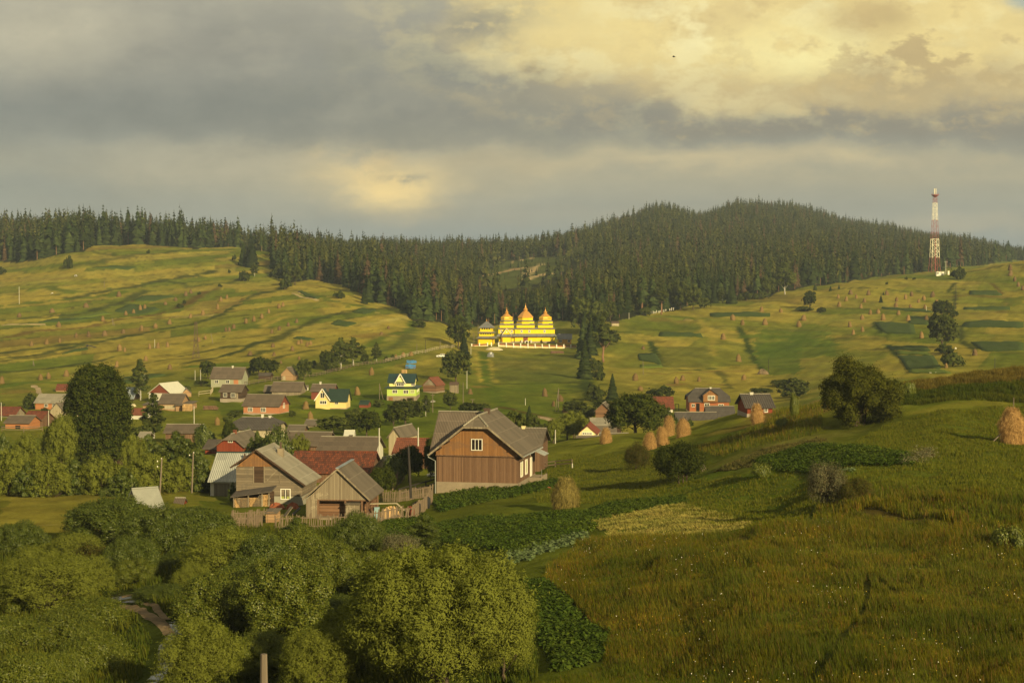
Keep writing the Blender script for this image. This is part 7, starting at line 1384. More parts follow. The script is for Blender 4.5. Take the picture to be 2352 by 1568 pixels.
short = [tuple(on(u, D)[:2]) for u, D in ((1880, 116), (2390, 110), (2390, 186), (2040, 178), (1900, 150))]; short2 = [tuple(on(u, D)[:2]) for u, D in ((1240, 165), (1500, 150), (1640, 118), (1850, 108), (1890, 126), (1870, 152), (1740, 150), (1560, 168), (1500, 215), (1300, 240), (1210, 190))]
blades('mown_grass', 'short green mown grass on the near terraces', [(short, .5), (short2, .5)], 190000, .10, .26, .06, 'grass_short', 12)
TRK = [tuple(on(cr('j', x, 0)[0], D)[:2]) for x, D in ((860,112),(960,106),(1080,101),(1200,97),(1275,93),(1250,88),(1200,82),(1060,77))]
left = [tuple(on(u, D)[:2]) for u, D in ((-60, 74), (1160, 66), (1240, 76), (1200, 98), (1100, 112), (800, 150), (560, 152), (-60, 140))]
blades('streamside_grass', 'rank green grass under the trees of the hollow', [(left, 1.0)], 120000, .2, .6, .07, 'grass_rank', 15)
hayp = WP([(1345,1192),(1480,1170),(1570,1158),(1680,1180),(1730,1205),(1640,1235),(1480,1258),(1360,1262),(1400,1225)])
blades('raked_hay', 'pale dry cut hay spread on the plot beside the potato strip', [(hayp, 1.0)], 60000, .05, .22, .09, 'hay_blade', 19, lean=1.6, cat='hay')
fl = in_poly_pts(mead, 2600, 77); fr2 = np.random.default_rng(8); dn = wob(fl[:, 0], fl[:, 1], 9, 55) + fr2.normal(size=len(fl))*.6; fl = fl[dn > .55]
for nm_, mt_, sl_, lb_ in (('white_flowers', 'frame', slice(0, None, 2), 'tiny white flower heads dotted through the meadow grass'), ('yellow_flowers', 'petal', slice(1, None, 2), 'tiny yellow flower heads dotted through the meadow grass')):
    q = fl[sl_]; n_ = len(q); pz = np.stack([q[:, 0], q[:, 1], tz(q[:, 0], q[:, 1]) + fr2.uniform(.3, .55, n_)], 1)
    o_ = obj(nm_[:-1], quads_mesh(nm_, leaf_quads(pz, unit(fr2.normal(size=(n_, 3)) + np.array([.3, -.8, .6])), fr2.normal(size=(n_, 3)), fr2.uniform(.03, .06, n_), fr2.uniform(.03, .05, n_)), M[mt_])); tag(o_, lb_, 'flowers', None, 'stuff')
hay2 = WP([(1640,1085),(1730,1040),(1850,1008),(1900,1010),(1830,1045),(1720,1075)])
blades('raked_hay', 'grey-brown cut hay lying in swaths on the ridge slope', [(hay2, 1.0)], 26000, .05, .22, .09, 'hay_dull', 23, lean=1.6, cat='hay')
# ------------------------------------------------------------------ haystacks
def stack_mesh(seed, H, Wd, n=28, mat='hay', pointed=.5, straw=0):
    r = np.random.default_rng(seed); mb = MB(); prof = []
    for t in np.linspace(0, 1, 12):
        rr = (1 - t**(2.2 - pointed))**.62 * (1 - .12*(1-t)*(1-t)) * (.96 + .08*math.sin(t*9+seed)) if t < 1 else .02
        prof.append((max(.02, rr*Wd/2), t*H))
    mb.lathe(prof, n); V = np.array(mb.v)
    ph = r.uniform(0, 6.28, 4); th = np.arctan2(V[:, 1], V[:, 0])
    f = 1 + .07*np.sin(2*th+ph[0]) + .05*np.sin(3*th+ph[1]+V[:, 2]*2) + r.normal(size=len(V))*.018
    V[:, :2] *= f[:, None]; V[:, 0] += .05*V[:, 2]*math.sin(ph[2]); V[:, 2] += np.where(V[:, 2] > .1, r.normal(size=len(V))*.015*H, -.3)
    me = bpy.data.meshes.new('hay'); me.from_pydata(V.tolist(), [], mb.f); me.materials.append(M[mat]); me.polygons.foreach_set('use_smooth', [True]*len(mb.f))
    if not straw: return me, None
    k = r.integers(0, len(V)-n, straw); p = V[k] + r.normal(size=(straw, 3))*np.array([.12, .12, .14]); out = unit(p*np.array([1, 1, .25]))
    ax = unit(np.array([0, 0, -1.0]) + r.normal(size=(straw, 3))*.45 + out*.3)
    rad = np.hypot(p[:, 0], p[:, 1]); p = p + out*r.uniform(0, .05, straw)[:, None]
    Vq = leaf_quads(p, unit(out + r.normal(size=(straw, 3))*.4), ax, r.uniform(.2, .6, straw), r.uniform(.012, .035, straw))
    return me, quads_mesh('straw', Vq, M['hay_straw'])
M['hay_straw'] = leafm('hay_straw', (.26, .145, .05), (.58, .37, .15), tr=.15, var=.1)
HS = [stack_mesh(i, 3.0, 2.7, 14, 'hay_far', .3 + .25*(i % 3))[0] for i in range(5)]; HSO = []
for me in HS: m2 = me.copy(); m2.materials.clear(); m2.materials.append(M['hay_shade']); HSO.append(m2)
HG = 'haystacks on the meadows'; ORD = ['first', 'second', 'third', 'fourth', 'fifth', 'sixth', 'seventh', 'eighth', 'ninth', 'tenth', 'eleventh']
NUM = {1:'one',2:'two',3:'three',4:'four',5:'five',6:'six',7:'seven',8:'eight',9:'nine'}
hr = random.Random(9); hcount = 0
def stacks(c, lst, phrase, old=False, flat=False):  # old picks the darkened hay that carries painted shade
    """a row of small stacks; each is named by its turn in the row"""
    global hcount
    lst = sorted(lst)
    for i, (x, y, h) in enumerate(lst):
        p = G(c, x, y); k = p.y/F/CP*CROPS[c][2]; Hm = h*k; me = (HSO if old else HS)[hcount % 5]; hcount += 1
        o_ = bpy.data.objects.new('haystack', me); COL.objects.link(o_); o_.location = p
        wr = (1.3 if flat else 1.0)*hr.uniform(.85, 1.12); o_.scale = (Hm/3*wr, Hm/3*wr, Hm/3); o_.rotation_euler = (hr.uniform(-.07, .07), hr.uniform(-.07, .07), hr.uniform(0, 6.28)); o_.scale.z *= hr.uniform(.93, 1.1)
        n = len(lst); lab = (f'haystack, the only one {phrase}' if n == 1 else f'{"left" if i == 0 else "right"} one of two haystacks {phrase}' if n == 2 else f'{ORD[i]} of {NUM.get(n, n)} haystacks {phrase}')
        if len(lab.split()) > 16: print('LONG', lab)
        tag(o_, lab, 'haystack', HG)
stacks('a', [(1110,1210,42),(1178,1197,40),(1237,1168,48),(1275,1157,42)], 'in front of the dark plot on the left hillside')
stacks('a', [(520,1318,55),(908,1265,50)], 'standing by the bright green strip')
stacks('a', [(278,1483,48),(410,1465,48),(527,1452,42)], 'in the lit row at the left hill edge')
stacks('a', [(672,1408,48),(783,1402,52),(925,1392,50),(1088,1370,42)], 'in the shaded row above the big terrace bank', True)
stacks('a', [(1248,1350,48),(1371,1325,45),(1495,1292,44),(1680,1235,40),(1790,1210,50)], 'in the slanting row above the terrace bank')
stacks('a', [(1056,1523,60),(1101,1533,40),(1321,1508,45),(1393,1502,48),(1478,1490,45)], 'below the terrace bank left of the pylon')
stacks('a', [(1755,1445,40),(1812,1425,42)], 'just right of the pylon top')
stacks('a', [(1920,1160,45),(1948,1088,42),(2000,1065,35)], 'on the dry field at the hill shoulder')
stacks('a', [(2170,1282,42),(2240,1262,45),(2308,1240,42)], 'lit on the right part of the left hillside')
stacks('a', [(1992,1355,38),(2022,1352,38),(2060,1332,42)], 'dark and close together right of the pylon', True)
stacks('a', [(170,1230,40),(460,1188,42),(760,1143,45),(1050,1048,45)], 'flattened and shaded in the upper line of the left hillside', True, True)
stacks('a', [(1550,1085,36),(1460,1120,30)], 'collapsed below the dark green wedge', True, True); stacks('a', [(1640,1040,42),(1685,1020,38)], 'greyish at the right tip of the dark green wedge', True)
stacks('b', [(20,1262,45),(88,1238,42),(150,1193,38),(240,1152,42),(275,1133,38)], 'climbing towards the two straw strips')
stacks('b', [(177,1370,38),(242,1342,38),(322,1312,40),(395,1278,35)], 'shaded in a rising line on the left hill flank', True)
stacks('b', [(410,1468,38),(436,1460,40)], 'side by side above the village trees, paler pair'); stacks('b', [(487,1487,42),(517,1475,42)], 'side by side above the village trees, right-hand pair')
stacks('b', [(187,1495,40),(357,1525,42)], 'shaded on the lowest left slope', True); stacks('b', [(1140,1383,28),(1205,1335,30)], 'low on the slope right towards the bell tower', True, True)
stacks('e', [(332,55,50)], 'at the top left of the village meadow'); stacks('e', [(1543,213,62)], 'above the tall slender tree'); stacks('e', [(1236,277,62)], 'above the huge dense dark tree, right'); stacks('e', [(1797,300,60)], 'in shade above the large dark red gable', True)
stacks('e', [(430,413,65),(515,403,75),(700,378,72),(862,350,60)], 'in the row above the orange log farmhouse'); stacks('e', [(18,450,80)], 'at the left photo edge above the red tiled barn')
stacks('f', [(850,68,48),(1055,105,48)], 'shaded on the slope above the two-lobed dark tree', True); stacks('f', [(608,155,45),(860,160,42)], 'faint brown, just above the two-lobed dark tree', True, True); stacks('f', [(1128,200,35),(935,240,35)], 'small and faint above the pointed tan hut', True)
stacks('f', [(1893,362,80)], 'pointed, alone on the lawn-like slope by the fence'); stacks('f', [(1746,575,90)], 'pointed, right of the yellow green-roofed house'); stacks('f', [(1198,720,84)], 'left of the yellow green-roofed house'); stacks('f', [(1248,838,96)], 'below the yellow green-roofed house'); stacks('f', [(262,892,82)], 'tall, left of the half-hipped grey barn')
stacks('g', [(110,182,45),(190,172,50),(272,160,50)], 'brown and close together at the slope fence', False, True)
stacks('g', [(1690,585,88)], 'dark, in the middle of the meadow below the church grove', True); stacks('g', [(1855,640,78),(1780,692,58)], 'dark, beside the tall leaning double pole', True); stacks('g', [(1905,762,80)], 'dark, above the grey-green willows', True); stacks('g', [(900,565,64)], 'shaded, right of the plank hut on stilts', True)
stacks('c', [(2275,1182,52)], 'above the long dark strip of the right slope'); stacks('c', [(2020,1255,56),(2105,1298,54)], 'lit below the left end of the long dark strip'); stacks('c', [(2305,1298,58)], 'lit below the long dark strip, right of two others'); stacks('c', [(1937,1425,54)], 'shaded on the yellow strip of the right slope'); stacks('c', [(1230,1512,34)], 'flat, near the small square vegetable plot', True, True)
stacks('d', [(208,1187,38)], 'small, just above the long dark strip'); stacks('d', [(408,1262,56),(368,1315,60)], 'close together below the long dark strip'); stacks('d', [(818,1315,48),(847,1382,48),(929,1357,45)], 'in a triangle left of the dark crop plot'); stacks('d', [(925,1252,48),(1111,1255,58),(1332,1262,52)], 'in the row above the dark crop plot')
stacks('d', [(1449,1413,58)], 'lit, right beside the big round tree'); stacks('d', [(996,1203,42),(1066,1198,44),(1245,1208,42)], 'in the row below the thin dark crop strip'); stacks('d', [(913,1148,42),(722,1135,45),(1221,1140,42),(1350,1147,38),(1478,1155,40)], 'in the row above the thin dark crop strip')
stacks('d', [(785,1087,38),(945,1097,40),(1228,1090,38),(1421,1103,36),(1580,1112,38)], 'in the third row from the top of the right field'); stacks('d', [(714,1062,32),(874,1063,36),(1308,1070,45),(1468,1080,42)], 'in the second row from the top of the right field'); stacks('d', [(822,1030,44),(980,1032,45),(1143,1035,43),(1360,1045,45),(1545,1050,48)], 'in the topmost row of the right field', True)
stacks('d', [(1490,1255,48)], 'shaded, left of the upper round dark tree', True); stacks('d', [(2230,815,50),(2232,862,50)], 'standing one before the other at the upper right edge', True); stacks('d', [(2270,915,45),(2303,960,42),(2340,992,42)], 'running down the upper right edge', True); stacks('d', [(1920,1565,60)], 'ragged, low at the right below the wide dark plot', True)
stacks('i', [(1405,238,45)], 'below the hazy rounded bush, beside the rowed plot')
stacks('h', [(718,390,76)], 'below the small square vegetable plot'); stacks('h', [(1125,425,66),(1188,392,58),(1350,405,56)], 'above the half-hipped farmhouse'); stacks('h', [(1742,205,74)], 'on the yellow strip above the dark red cottage'); stacks('h', [(1795,385,56)], 'low and round above the dark red cottage', False, True); stacks('h', [(768,495,52)], 'low, just above the hazy hedge-like bush', False, True); stacks('h', [(800,85,32)], 'flat, above the small square vegetable plot', True, True)
# large ones on the near ground
def big_stack(c, x, y, h, w, label, mat='hay', pole=True, props=0, D=None, straw=5000, seed=1, pointed=.5):
    u, v = cr(c, x, y); p = on(u, D) if D else ground(u, v, dmax=300); k = p.y/F/CP*CROPS[c][2]; Hm, Wm = h*k, w*k
    r = empty('haystack', p, label, 'haystack', 'large haystacks near the ridge')
    a, b = stack_mesh(seed, Hm, Wm, 40, mat, pointed, straw); hm = obj('hay_mound', a, r)
    if b: b.materials.clear(); b.materials.append(M['hay_straw'] if mat == 'hay' else M['hay_straw_green']); obj('loose_straw', b, hm)['kind'] = 'stuff'
    if pole: mb = MB(); mb.tube([(0, 0, Hm*.8), (.02, 0, Hm*1.0 + pole)], [.045, .035], 6); mb.build('centre_pole', M['pole'], r)
    for i in range(props):
        s = -1; mb = MB(); mb.tube([(s*Wm*(.88 - .1*i), -.35 + i*.6, -.15), (s*Wm*.35, -.25 + i*.4, Hm*.36)], [.055, .045], 6); mb.build('prop_pole', M['pole'], r)
    return r
M['hay_straw_green'] = leafm('hay_straw_green', (.13, .105, .028), (.30, .235, .07), tr=.15, var=.1)
big_stack('i', 1995, 905, 315, 250, 'big rust-brown haystack with leaning props at the right edge', pole=.9, props=2, seed=3, pointed=.1, straw=9000)
big_stack('l', 465, 255, 232, 220, 'olive green rounded haystack in front of the big wooden house', 'hay_green', pole=0, seed=4, pointed=-.1, straw=9000)
big_stack('h', 425, 1018, 150, 118, 'lone tall haystack at the left end of the ridge, before the cream house', seed=5, pointed=.35, pole=.1)
big_stack('h', 858, 1080, 165, 130, 'front left haystack of the four on the ridge', seed=6, pointed=.5, pole=.1); big_stack('h', 985, 1040, 185, 130, 'haystack leaning on a pole, second of the four on the ridge', seed=7, pole=.1, props=1); big_stack('h', 1045, 945, 200, 115, 'tallest pointed haystack at the back of the four on the ridge', seed=8, pointed=.45, pole=.25); big_stack('h', 1195, 948, 172, 150, 'broad haystack with a pole tip, right of the four on the ridge', seed=9, pointed=.1, pole=.5); big_stack('h', 1928, 815, 185, 135, 'single haystack high on the ridge in front of the dark red cottage', seed=10, pointed=.2, pole=.5)

# ------------------------------------------------------------------ poles, pylon, mast
PG = 'utility poles'
def pole(c, x, y0, y1, label, w=.16, mat='pole', cross=0, D=None, tilt=0, ins=0, brace=None, dmin=0, name='utility_pole'):
    u, v = cr(c, x, y1); p = (P(u, v, D) if D else ground(u, v, dmin=dmin)); k = p.y/F/CP*CROPS[c][2]; h = (y1-y0)*k
    r = empty(name, p, label, 'pole', PG); w = max(w, p.y*.00026)
    mb = MB(); mb.tube([(0, 0, -.8), (tilt*k, 0, h)], [w*.6, w*.45], 7); mb.build('shaft', M[mat], r)
    if cross: mb = MB(); mb.bar((-cross, -.1, h*.93), (cross, -.1, h*.93), .1, .1); mb.build('crossarm', M[mat], r)
    for i in range(ins):
        mb = MB(); mb.lathe([(.05, 0), (.07, .06), (.04, .14)], 6, (-.22 if i % 2 else .22, 0, h*.97 - i*.28)); mb.build('insulator', M['frame'], r)
    if brace: mb = MB(); mb.tube([(brace[0]*k, -.2, -.8 + brace[1]*k), (tilt*k*.6, 0, h*.92)], [w*.5, w*.4], 6); mb.build('brace_pole', M[mat], r)
    return r
pole('a',170,960,1112,'pale pole alone on the upper left hillside',mat='pole_pale'); pole('a',1000,1235,1302,'thin dark leaning post on the left hillside',tilt=-12,brace=(18,0)); pole('a',920,912,968,'thin short post high on the left hillside'); pole('a',1882,1370,1460,'forked bare post right of the pylon',tilt=-22); pole('a',1365,1425,1500,'thin pole among the haystacks below the bank',mat='pole_pale')
pole('e',15,650,842,'pale pole at the left photo edge',mat='pole_pale'); pole('e',515,735,905,'white pole before the pale barn gable',mat='pole_pale'); pole('e',1690,1240,1560,'brown wooden pole with white insulators before the willow row',ins=4,tilt=26,D=184); pole('e',2030,1175,1530,'second brown wooden pole before the willow row',ins=2,tilt=18,D=188); pole('e',2055,690,908,'pale concrete pole above the long brown roof',mat='pole_pale'); pole('e',2123,305,430,'white pole left of the grey-green farmhouse',mat='pole_pale'); pole('e',2065,312,415,'thinner pole left of the white pole',mat='pole_pale'); pole('e',350,205,268,'slanting tripod of pale stakes on the lower hillside',tilt=2,brace=(22,0),name='stake_tripod')
pole('f',1978,450,622,'wooden pole with slanting brace left of the lime green house',brace=(58,-38)); pole('f',1975,920,1112,'grey pole at the end of the long grey roof',D=226,mat='pole_pale')
pole('g',335,30,138,'thin pole on the slope left of the white car'); pole('g',580,0,95,'dark pole above the white car'); pole('g',425,-10,120,'dark slim pole left of the white car',mat='pole_dark'); pole('g',865,318,510,'pale pole right of the large round tree',mat='pole_pale'); pole('g',825,440,700,'taller pole on the meadow left of the church meadow',mat='pole'); pole('g',503,560,762,'pole beside the small round tree, by the grey car',cross=.5); pole('g',349,915,1045,'white pole standing above the orange-red tiled roof',mat='pole_pale',D=222)
pole('g',1483,608,682,'short pale post alone in the middle of the meadow',mat='pole_pale',name='post'); pole('g',1828,500,748,'tall leaning double pole on the meadow, seen as a narrow A',tilt=8,brace=(-32,8)); pole('g',1632,895,1000,'thin pole behind the crest near the willow',D=330); pole('g',1800,940,1072,'pale pole in front of the grey-green willow',D=290,mat='pole_pale'); pole('g',925,618,665,'small wayside cross on the meadow',cross=.55,name='wayside_cross')
pole('g',272,1110,1580,'dark tarred pole on the lawn left of the big wooden house',mat='pole_dark',w=.24,tilt=-26,D=176)
pole('g',1980,1295,1352,'short stake on the green slope right of the big house',name='stake',mat='pole_pale'); pole('d',1750,930,1160,'dark thin pole above the upper round dark tree',mat='pole_dark'); pole('d',1662,735,852,'pale pole with crossarm beside the white cabin',mat='pole_pale',cross=1.1); pole('d',1490,1130,1180,'short pale stake among the haystack rows',mat='pole_pale',name='stake'); pole('i',1833,150,262,'thin dark pole low on the right slope',mat='pole_dark')
pole('k',92,1345,1640,'brown square-topped post at the very bottom of the photo',w=.3,D=68,name='post'); pole('h',795,200,335,'thin grey pole below the small square plot'); pole('h',2040,180,305,'thin dark pole on the right slope by the ditch',mat='pole_dark'); pole('c',1105,1190,1245,'white-tipped post by the graveyard shed',mat='pole_pale',name='post')
pole('n',195,560,800,'thin grey pole left of the bell tower',mat='pole'); pole('n',115,720,1000,'second thin pole left of the bell tower, nearer'); pole('n',55,990,1160,'pale thin post below the bell tower wall',mat='pole_pale',name='post')
# lattice pylon on the left hillside
p = G('e', 2075, 185); k = p.y/F/CP*.26042; hh = 320*k
r = empty('pylon', p, 'slim dark lattice pylon standing on the lower left hillside', 'pylon')
def lattice(r, z0, z1, w0, w1, nb, mat, t, name, half=True):
    mb = MB(); c = [(-1,-1),(1,-1),(1,1),(-1,1)]
    f = lambda i, z: (c[i][0]*(w0+(w1-w0)*(z-z0)/(z1-z0))/2, c[i][1]*(w0+(w1-w0)*(z-z0)/(z1-z0))/2, z)
    for i in range(4): mb.bar(f(i, z0), f(i, z1), t*1.5)
    for b in range(nb):
        a, d = z0+(z1-z0)*b/nb, z0+(z1-z0)*(b+1)/nb
        for i in range(4):
            j = (i+1) % 4
            if i % 2 == 0: mb.bar(f(i, a), f(j, d), t); mb.bar(f(j, a), f(i, d), t)
            mb.bar(f(i, d), f(j, d), t)
    return mb.build(name, M[mat], r)
lattice(r, -.5, hh*.35, 2.4, 1.4, 2, 'rust', .07, 'lower_frame'); lattice(r, hh*.35, hh, 1.4, .7, 4, 'rust', .06, 'upper_frame')
for s in (.48, ): mb = MB(); mb.bar((-2.2, 0, hh*s), (0, 0, hh*s+.2), .16); mb.build('crossarm', M['rust'], r)
# radio mast
p = G('d', 1562, 832); k = p.y/F/CP*.26042
r = empty('radio_mast', p, 'tall red and white lattice radio mast on the right hill crest', 'radio mast', rz=R(4))
zz_ = lambda y: (832-y)*k; wd = lambda y: np.interp(y, [160, 375, 540, 705, 832], [27, 40, 55, 66, 84])*k
for y0, y1, nb, mt, t in ((832, 705, 2, 'tower_red', .12), (705, 540, 3, 'tower_white', .17), (540, 375, 3, 'tower_red', .11), (375, 225, 3, 'tower_white', .12), (225, 160, 2, 'tower_red', .1)):
    lattice(r, zz_(y0) if y0 != 832 else -.6, zz_(y1), wd(y0), wd(y1), nb, mt, t, 'lattice_section')
mb = MB(); mb.lathe([(.7, zz_(175)), (32*k, zz_(157)), (32*k, zz_(152)), (.7, zz_(152))], 12); pf = mb.build('platform', M['tower_red'], r)
mb = MB()
for i in range(12): a = i*math.pi/6; mb.bar((31*k*math.cos(a), 31*k*math.sin(a), zz_(152)), (31*k*math.cos(a), 31*k*math.sin(a), zz_(140)), .06)
mb.tube([(31*k*math.cos(i*math.pi/6), 31*k*math.sin(i*math.pi/6), zz_(140)) for i in range(13)], [.04]*13, 4); mb.build('railing', M['tower_red'], pf)
for a in (-7, 0, 7): mb = MB(); mb.box(a*k-.17, a*k+.17, -.25 + (.9 if a == 0 else 0), .1 + (.9 if a == 0 else 0), zz_(148), zz_(98)); mb.build('panel_antenna', M['tower_white'], r)
mb = MB(); mb.tube([(0, 0, zz_(152)), (0, 0, zz_(92))], [.12, .06], 6); mb.build('top_pole', M['steel'], r)
mb = MB(); mb.bar((0, -wd(832)*.3, 0), (0, -wd(540)*.3, zz_(540)), .5, .12); mb.build('ladder', M['tower_red'], r)
p = G('d', 1612, 862); k = p.y/F/CP*.26042
r = empty('equipment_cabin', p, 'white equipment cabin at the foot of the radio mast', 'cabin'); mb = MB(); mb.box(-32*k, 36*k, 0, 2.6, -.6, 30*k); mb.build('wall', M['frame'], r); mb = MB(); mb.box(-34*k, 38*k, -.2, 2.8, 30*k+.003, 34*k); mb.build('roof', M['white_roof'], r); window(r, (-20*k, 0, 14*k), (1, 0, 0), (0, -1, 0), 1.1, .7, 2); door(r, (12*k, 0, 0), (1, 0, 0), (0, -1, 0), .9, 1.9, 'pole_pale')
p = G('d', 1687, 856); r = empty('equipment_cabinet', p, 'small pale cabinet right of the pole at the radio mast', 'cabinet'); mb = MB(); mb.box(-.5, .5, 0, .8, -.4, 2.3); mb.build('body', M['cream'], r); mb = MB(); mb.box(-.42, .42, -.05, -.002, .2, 2.1); mb.build('door', M['frame'], r)
# ------------------------------------------------------------------ fences
def fence(name, label, c, pts, h=1.2, style='pale', Ds=None, gapm=.14, mat='wood_fence', tilt=.12, cat='fence', group=None):
    wp = [on(cr(c, x, y)[0], Ds[i]) if Ds else G(c, x, y) for i, (x, y) in enumerate(pts)]
    r = empty(name, wp[0], label, cat, group); o = wp[0]; q = random.Random(len(label))
    pal = MB(); rails = MB()
    for a, b in zip(wp[:-1], wp[1:]):
        L = (b-a).length; n = max(1, int(L/2.4)); d = (b-a)/L
        for i in range(n+1):
            t = i/n; s = a + (b-a)*t; s.z = gz(s.x, s.y)
            if i < n or b is wp[-1]: mb = MB(); z = s - o; mb.tube([z + Vector((0, .06, -.5)), z + Vector((q.uniform(-.05, .05), .06, h*1.05))], [.055 if style == 'pale' else .07]*2, 5); mb.build('post', M[mat], r)
            if i < n:
                e = a + (b-a)*((i+1)/n); e.z = gz(e.x, e.y)
                for hz in ((.3, .82) if style == 'pale' else (.45, .95)): rails.bar(s - o + Vector((0, 0, h*hz)), e - o + Vector((0, 0, h*hz)), .05, .08 if style == 'pale' else .13)
        if style == 'pale':
            x = 0
            while x < L:
                s = a + d*x; s.z = gz(s.x, s.y); ln = q.uniform(-.4, 1)*tilt; hh = h*q.uniform(.85, 1.12)
                pal.bar(s - o + Vector((0, -.04, .03)), s - o + d*ln*hh + Vector((0, -.04, hh)), .07, .025, up=(0, 1, 0)); x += gapm*q.uniform(.75, 1.4)
    rails.build('rail', M[mat], r)
    if style == 'pale': pal.build('paling', M[mat], r)
    return r
FG = 'wooden fences'
fence('picket_fence', 'long leaning paling fence around the yard of the hay barn', 'o', [(725,1045),(940,1035),(1150,1020),(1420,1000),(1690,955),(1930,890),(2090,880),(2150,800),(2290,700)], 1.35, Ds=[150,150.5,151,152,154,157.5,158.5,164,178], tilt=.25, group=FG)
fence('picket_fence', 'front row of palings left of the outhouse', 'o', [(285,1030),(440,1020),(590,985)], 1.2, Ds=[150,151,154], group=FG); fence('picket_fence', 'rear row of palings left of the outhouse, with two rails', 'o', [(290,950),(470,915),(640,880)], 1.1, Ds=[158,160,162], group=FG)
fence('picket_fence', 'short paling fence at the far corner of the lawn by the big house', 'o', [(1770,665),(1960,670),(2100,650),(2290,630)], 1.2, Ds=[182,181,183,186], group=FG, tilt=.1); fence('picket_fence', 'old grey paling fence between dark bush and lawn', 'o', [(1890,540),(1960,500),(2010,430)], 1.5, Ds=[196,203,214], group=FG)
fence('rail_fence', 'rail fence climbing the slope past the white-trunked birch', 'f', [(1080,405),(1350,370),(1480,335),(1710,275),(1800,262),(2195,195)], 1.1, 'rail', group=FG); fence('rail_fence', 'pale rail fence along the top of the lime green house meadow', 'g', [(0,228),(160,190),(430,130),(730,75)], 1.1, 'rail', group=FG, mat='wood_pale'); fence('rail_fence', 'small pale rail fence left of the dark cottage', 'f', [(65,585),(190,570),(215,530)], 1.2, 'rail', group=FG, mat='wood_pale'); fence('rail_fence', 'plank fence in front of the pointed tan hut', 'f', [(550,478),(700,450),(900,420),(1075,405)], 1.2, 'rail', group=FG)
fence('rail_fence', 'dark rail fence across the shaded lawn by the tarred pole', 'o', [(1960,640),(2120,600),(2330,580)], 1.0, 'rail', Ds=[186,190,196], group=FG, mat='pole_dark'); fence('rail_fence', 'thin rail fence right behind the big wooden house', 'g', [(1625,1360),(1800,1340),(1980,1325)], .8, 'rail', group=FG); fence('rail_fence', 'weathered fence before the low orange-walled barn', 'e', [(20,960),(250,965),(450,955)], 1.0, 'rail', group=FG)
# ------------------------------------------------------------------ small things
def heap(name, label, c, x, y, w, h, mat, cat, D=None, seed=1, n=14, group=None):
    u, v = cr(c, x, y); p = on(u, D) if D else ground(u, v); k = p.y/F/CP*CROPS[c][2]; W_, H_ = w*k, h*k
    r = np.random.default_rng(seed); mb = MB(); mb.lathe([(W_*.5, -.2), (W_*.47, H_*.25), (W_*.36, H_*.65), (W_*.2, H_*.92), (.02, H_)], n, sy=.7)
    V = np.array(mb.v); V += r.normal(size=V.shape)*H_*.09; me = bpy.data.meshes.new(name); me.from_pydata(V.tolist(), [], mb.f); me.materials.append(M[mat]); o_ = obj(name, me, None, p); tag(o_, label, cat, group); return o_
def woodpile(label, c, x0, x1, y, h, mat='firewood', D=None, rad=.12, depth=1.2, rows=None, cover=None):
    u, v = cr(c, (x0+x1)/2, y); p = P(u, v, D) if D else ground(u, v); k = p.y/F/CP*CROPS[c][2]; W_, H_ = (x1-x0)*k, h*k
    r = empty('woodpile', p, label, 'woodpile', 'woodpiles'); mb = MB(); q = random.Random(len(label)); z = rad
    while z < H_:
        if W_ > 3 and rad < .2: x = -W_/2 + rad
        else: x = -W_/2 + rad
        while x < W_/2: rr = rad*q.uniform(.75, 1.05); s0 = len(mb.v); mb.lathe([(rr, 0), (rr, depth)], 6); mb.v[s0:] = [(x+a, c_+q.uniform(-.05, .05), z+b-.05) for a, b, c_ in mb.v[s0:]]; x += rad*2.02
        z += rad*1.75
    mb.build('logs_stack', M[mat], r)
    if cover: mb = MB(); slab(mb, [[(-W_/2-.15, -.2, H_+.1), (W_/2+.15, -.2, H_+.1), (W_/2+.15, depth+.2, H_+.35), (-W_/2-.15, depth+.2, H_+.35)]], .06); mb.build('cover_board', M[cover], r)
    return r
def logheap(label, c, x0, x1, y, h, D=None, mat='wood_brown'):
    u, v = cr(c, (x0+x1)/2, y); p = ground(u, v); k = p.y/F/CP*CROPS[c][2]; L = (x1-x0)*k; r = empty('log_pile', p, label, 'log pile'); n = 0; q = random.Random(4)
    for lay in range(3):
        for i in range(4-lay):
            mb = MB(); rr = max(.18, h*k/5.5); mb.tube([(-L/2+q.uniform(0, .6), (i+lay/2)*rr*2, rr+lay*rr*1.7), (L/2-q.uniform(0, .6), (i+lay/2)*rr*2, rr+lay*rr*1.7)], [rr, rr*.85], 8); mb.build('log', M[mat], r)
logheap('pile of red-brown logs on the meadow below the churchyard wall', 'g', 1748, 1895, 134, 26); logheap('flat stack of brown timber on the lawn left of the dark cottage', 'f', 105, 270, 732, 40, mat='wood_brown')
heap('rubble_heap', 'pale sand and rubble heap below the bell tower', 'n', 510, 1060, 360, 50, 'sand', 'heap', seed=3); heap('stone_heap', 'dark grey heap on the meadow below the bell tower', 'g', 1115, 170, 80, 48, 'steel', 'heap', seed=4); heap('sand_heap', 'cream sand heap beside the huge dark tree', 'e', 1408, 697, 80, 34, 'sand', 'heap', seed=5); heap('soil_heap', 'brown heap at the end of the ditch on the right slope', 'h', 1985, 330, 115, 45, 'dirt', 'heap', seed=6)
heap('brick_heap', 'heap of orange bricks beside the corner of the big wooden house', 'g', 1728, 1478, 100, 34, 'bricks', 'heap', seed=8, D=183); heap('brick_heap', 'small heap of orange rubble right of the big house porch', 'g', 1845, 1448, 32, 16, 'bricks', 'heap', seed=9, D=186)
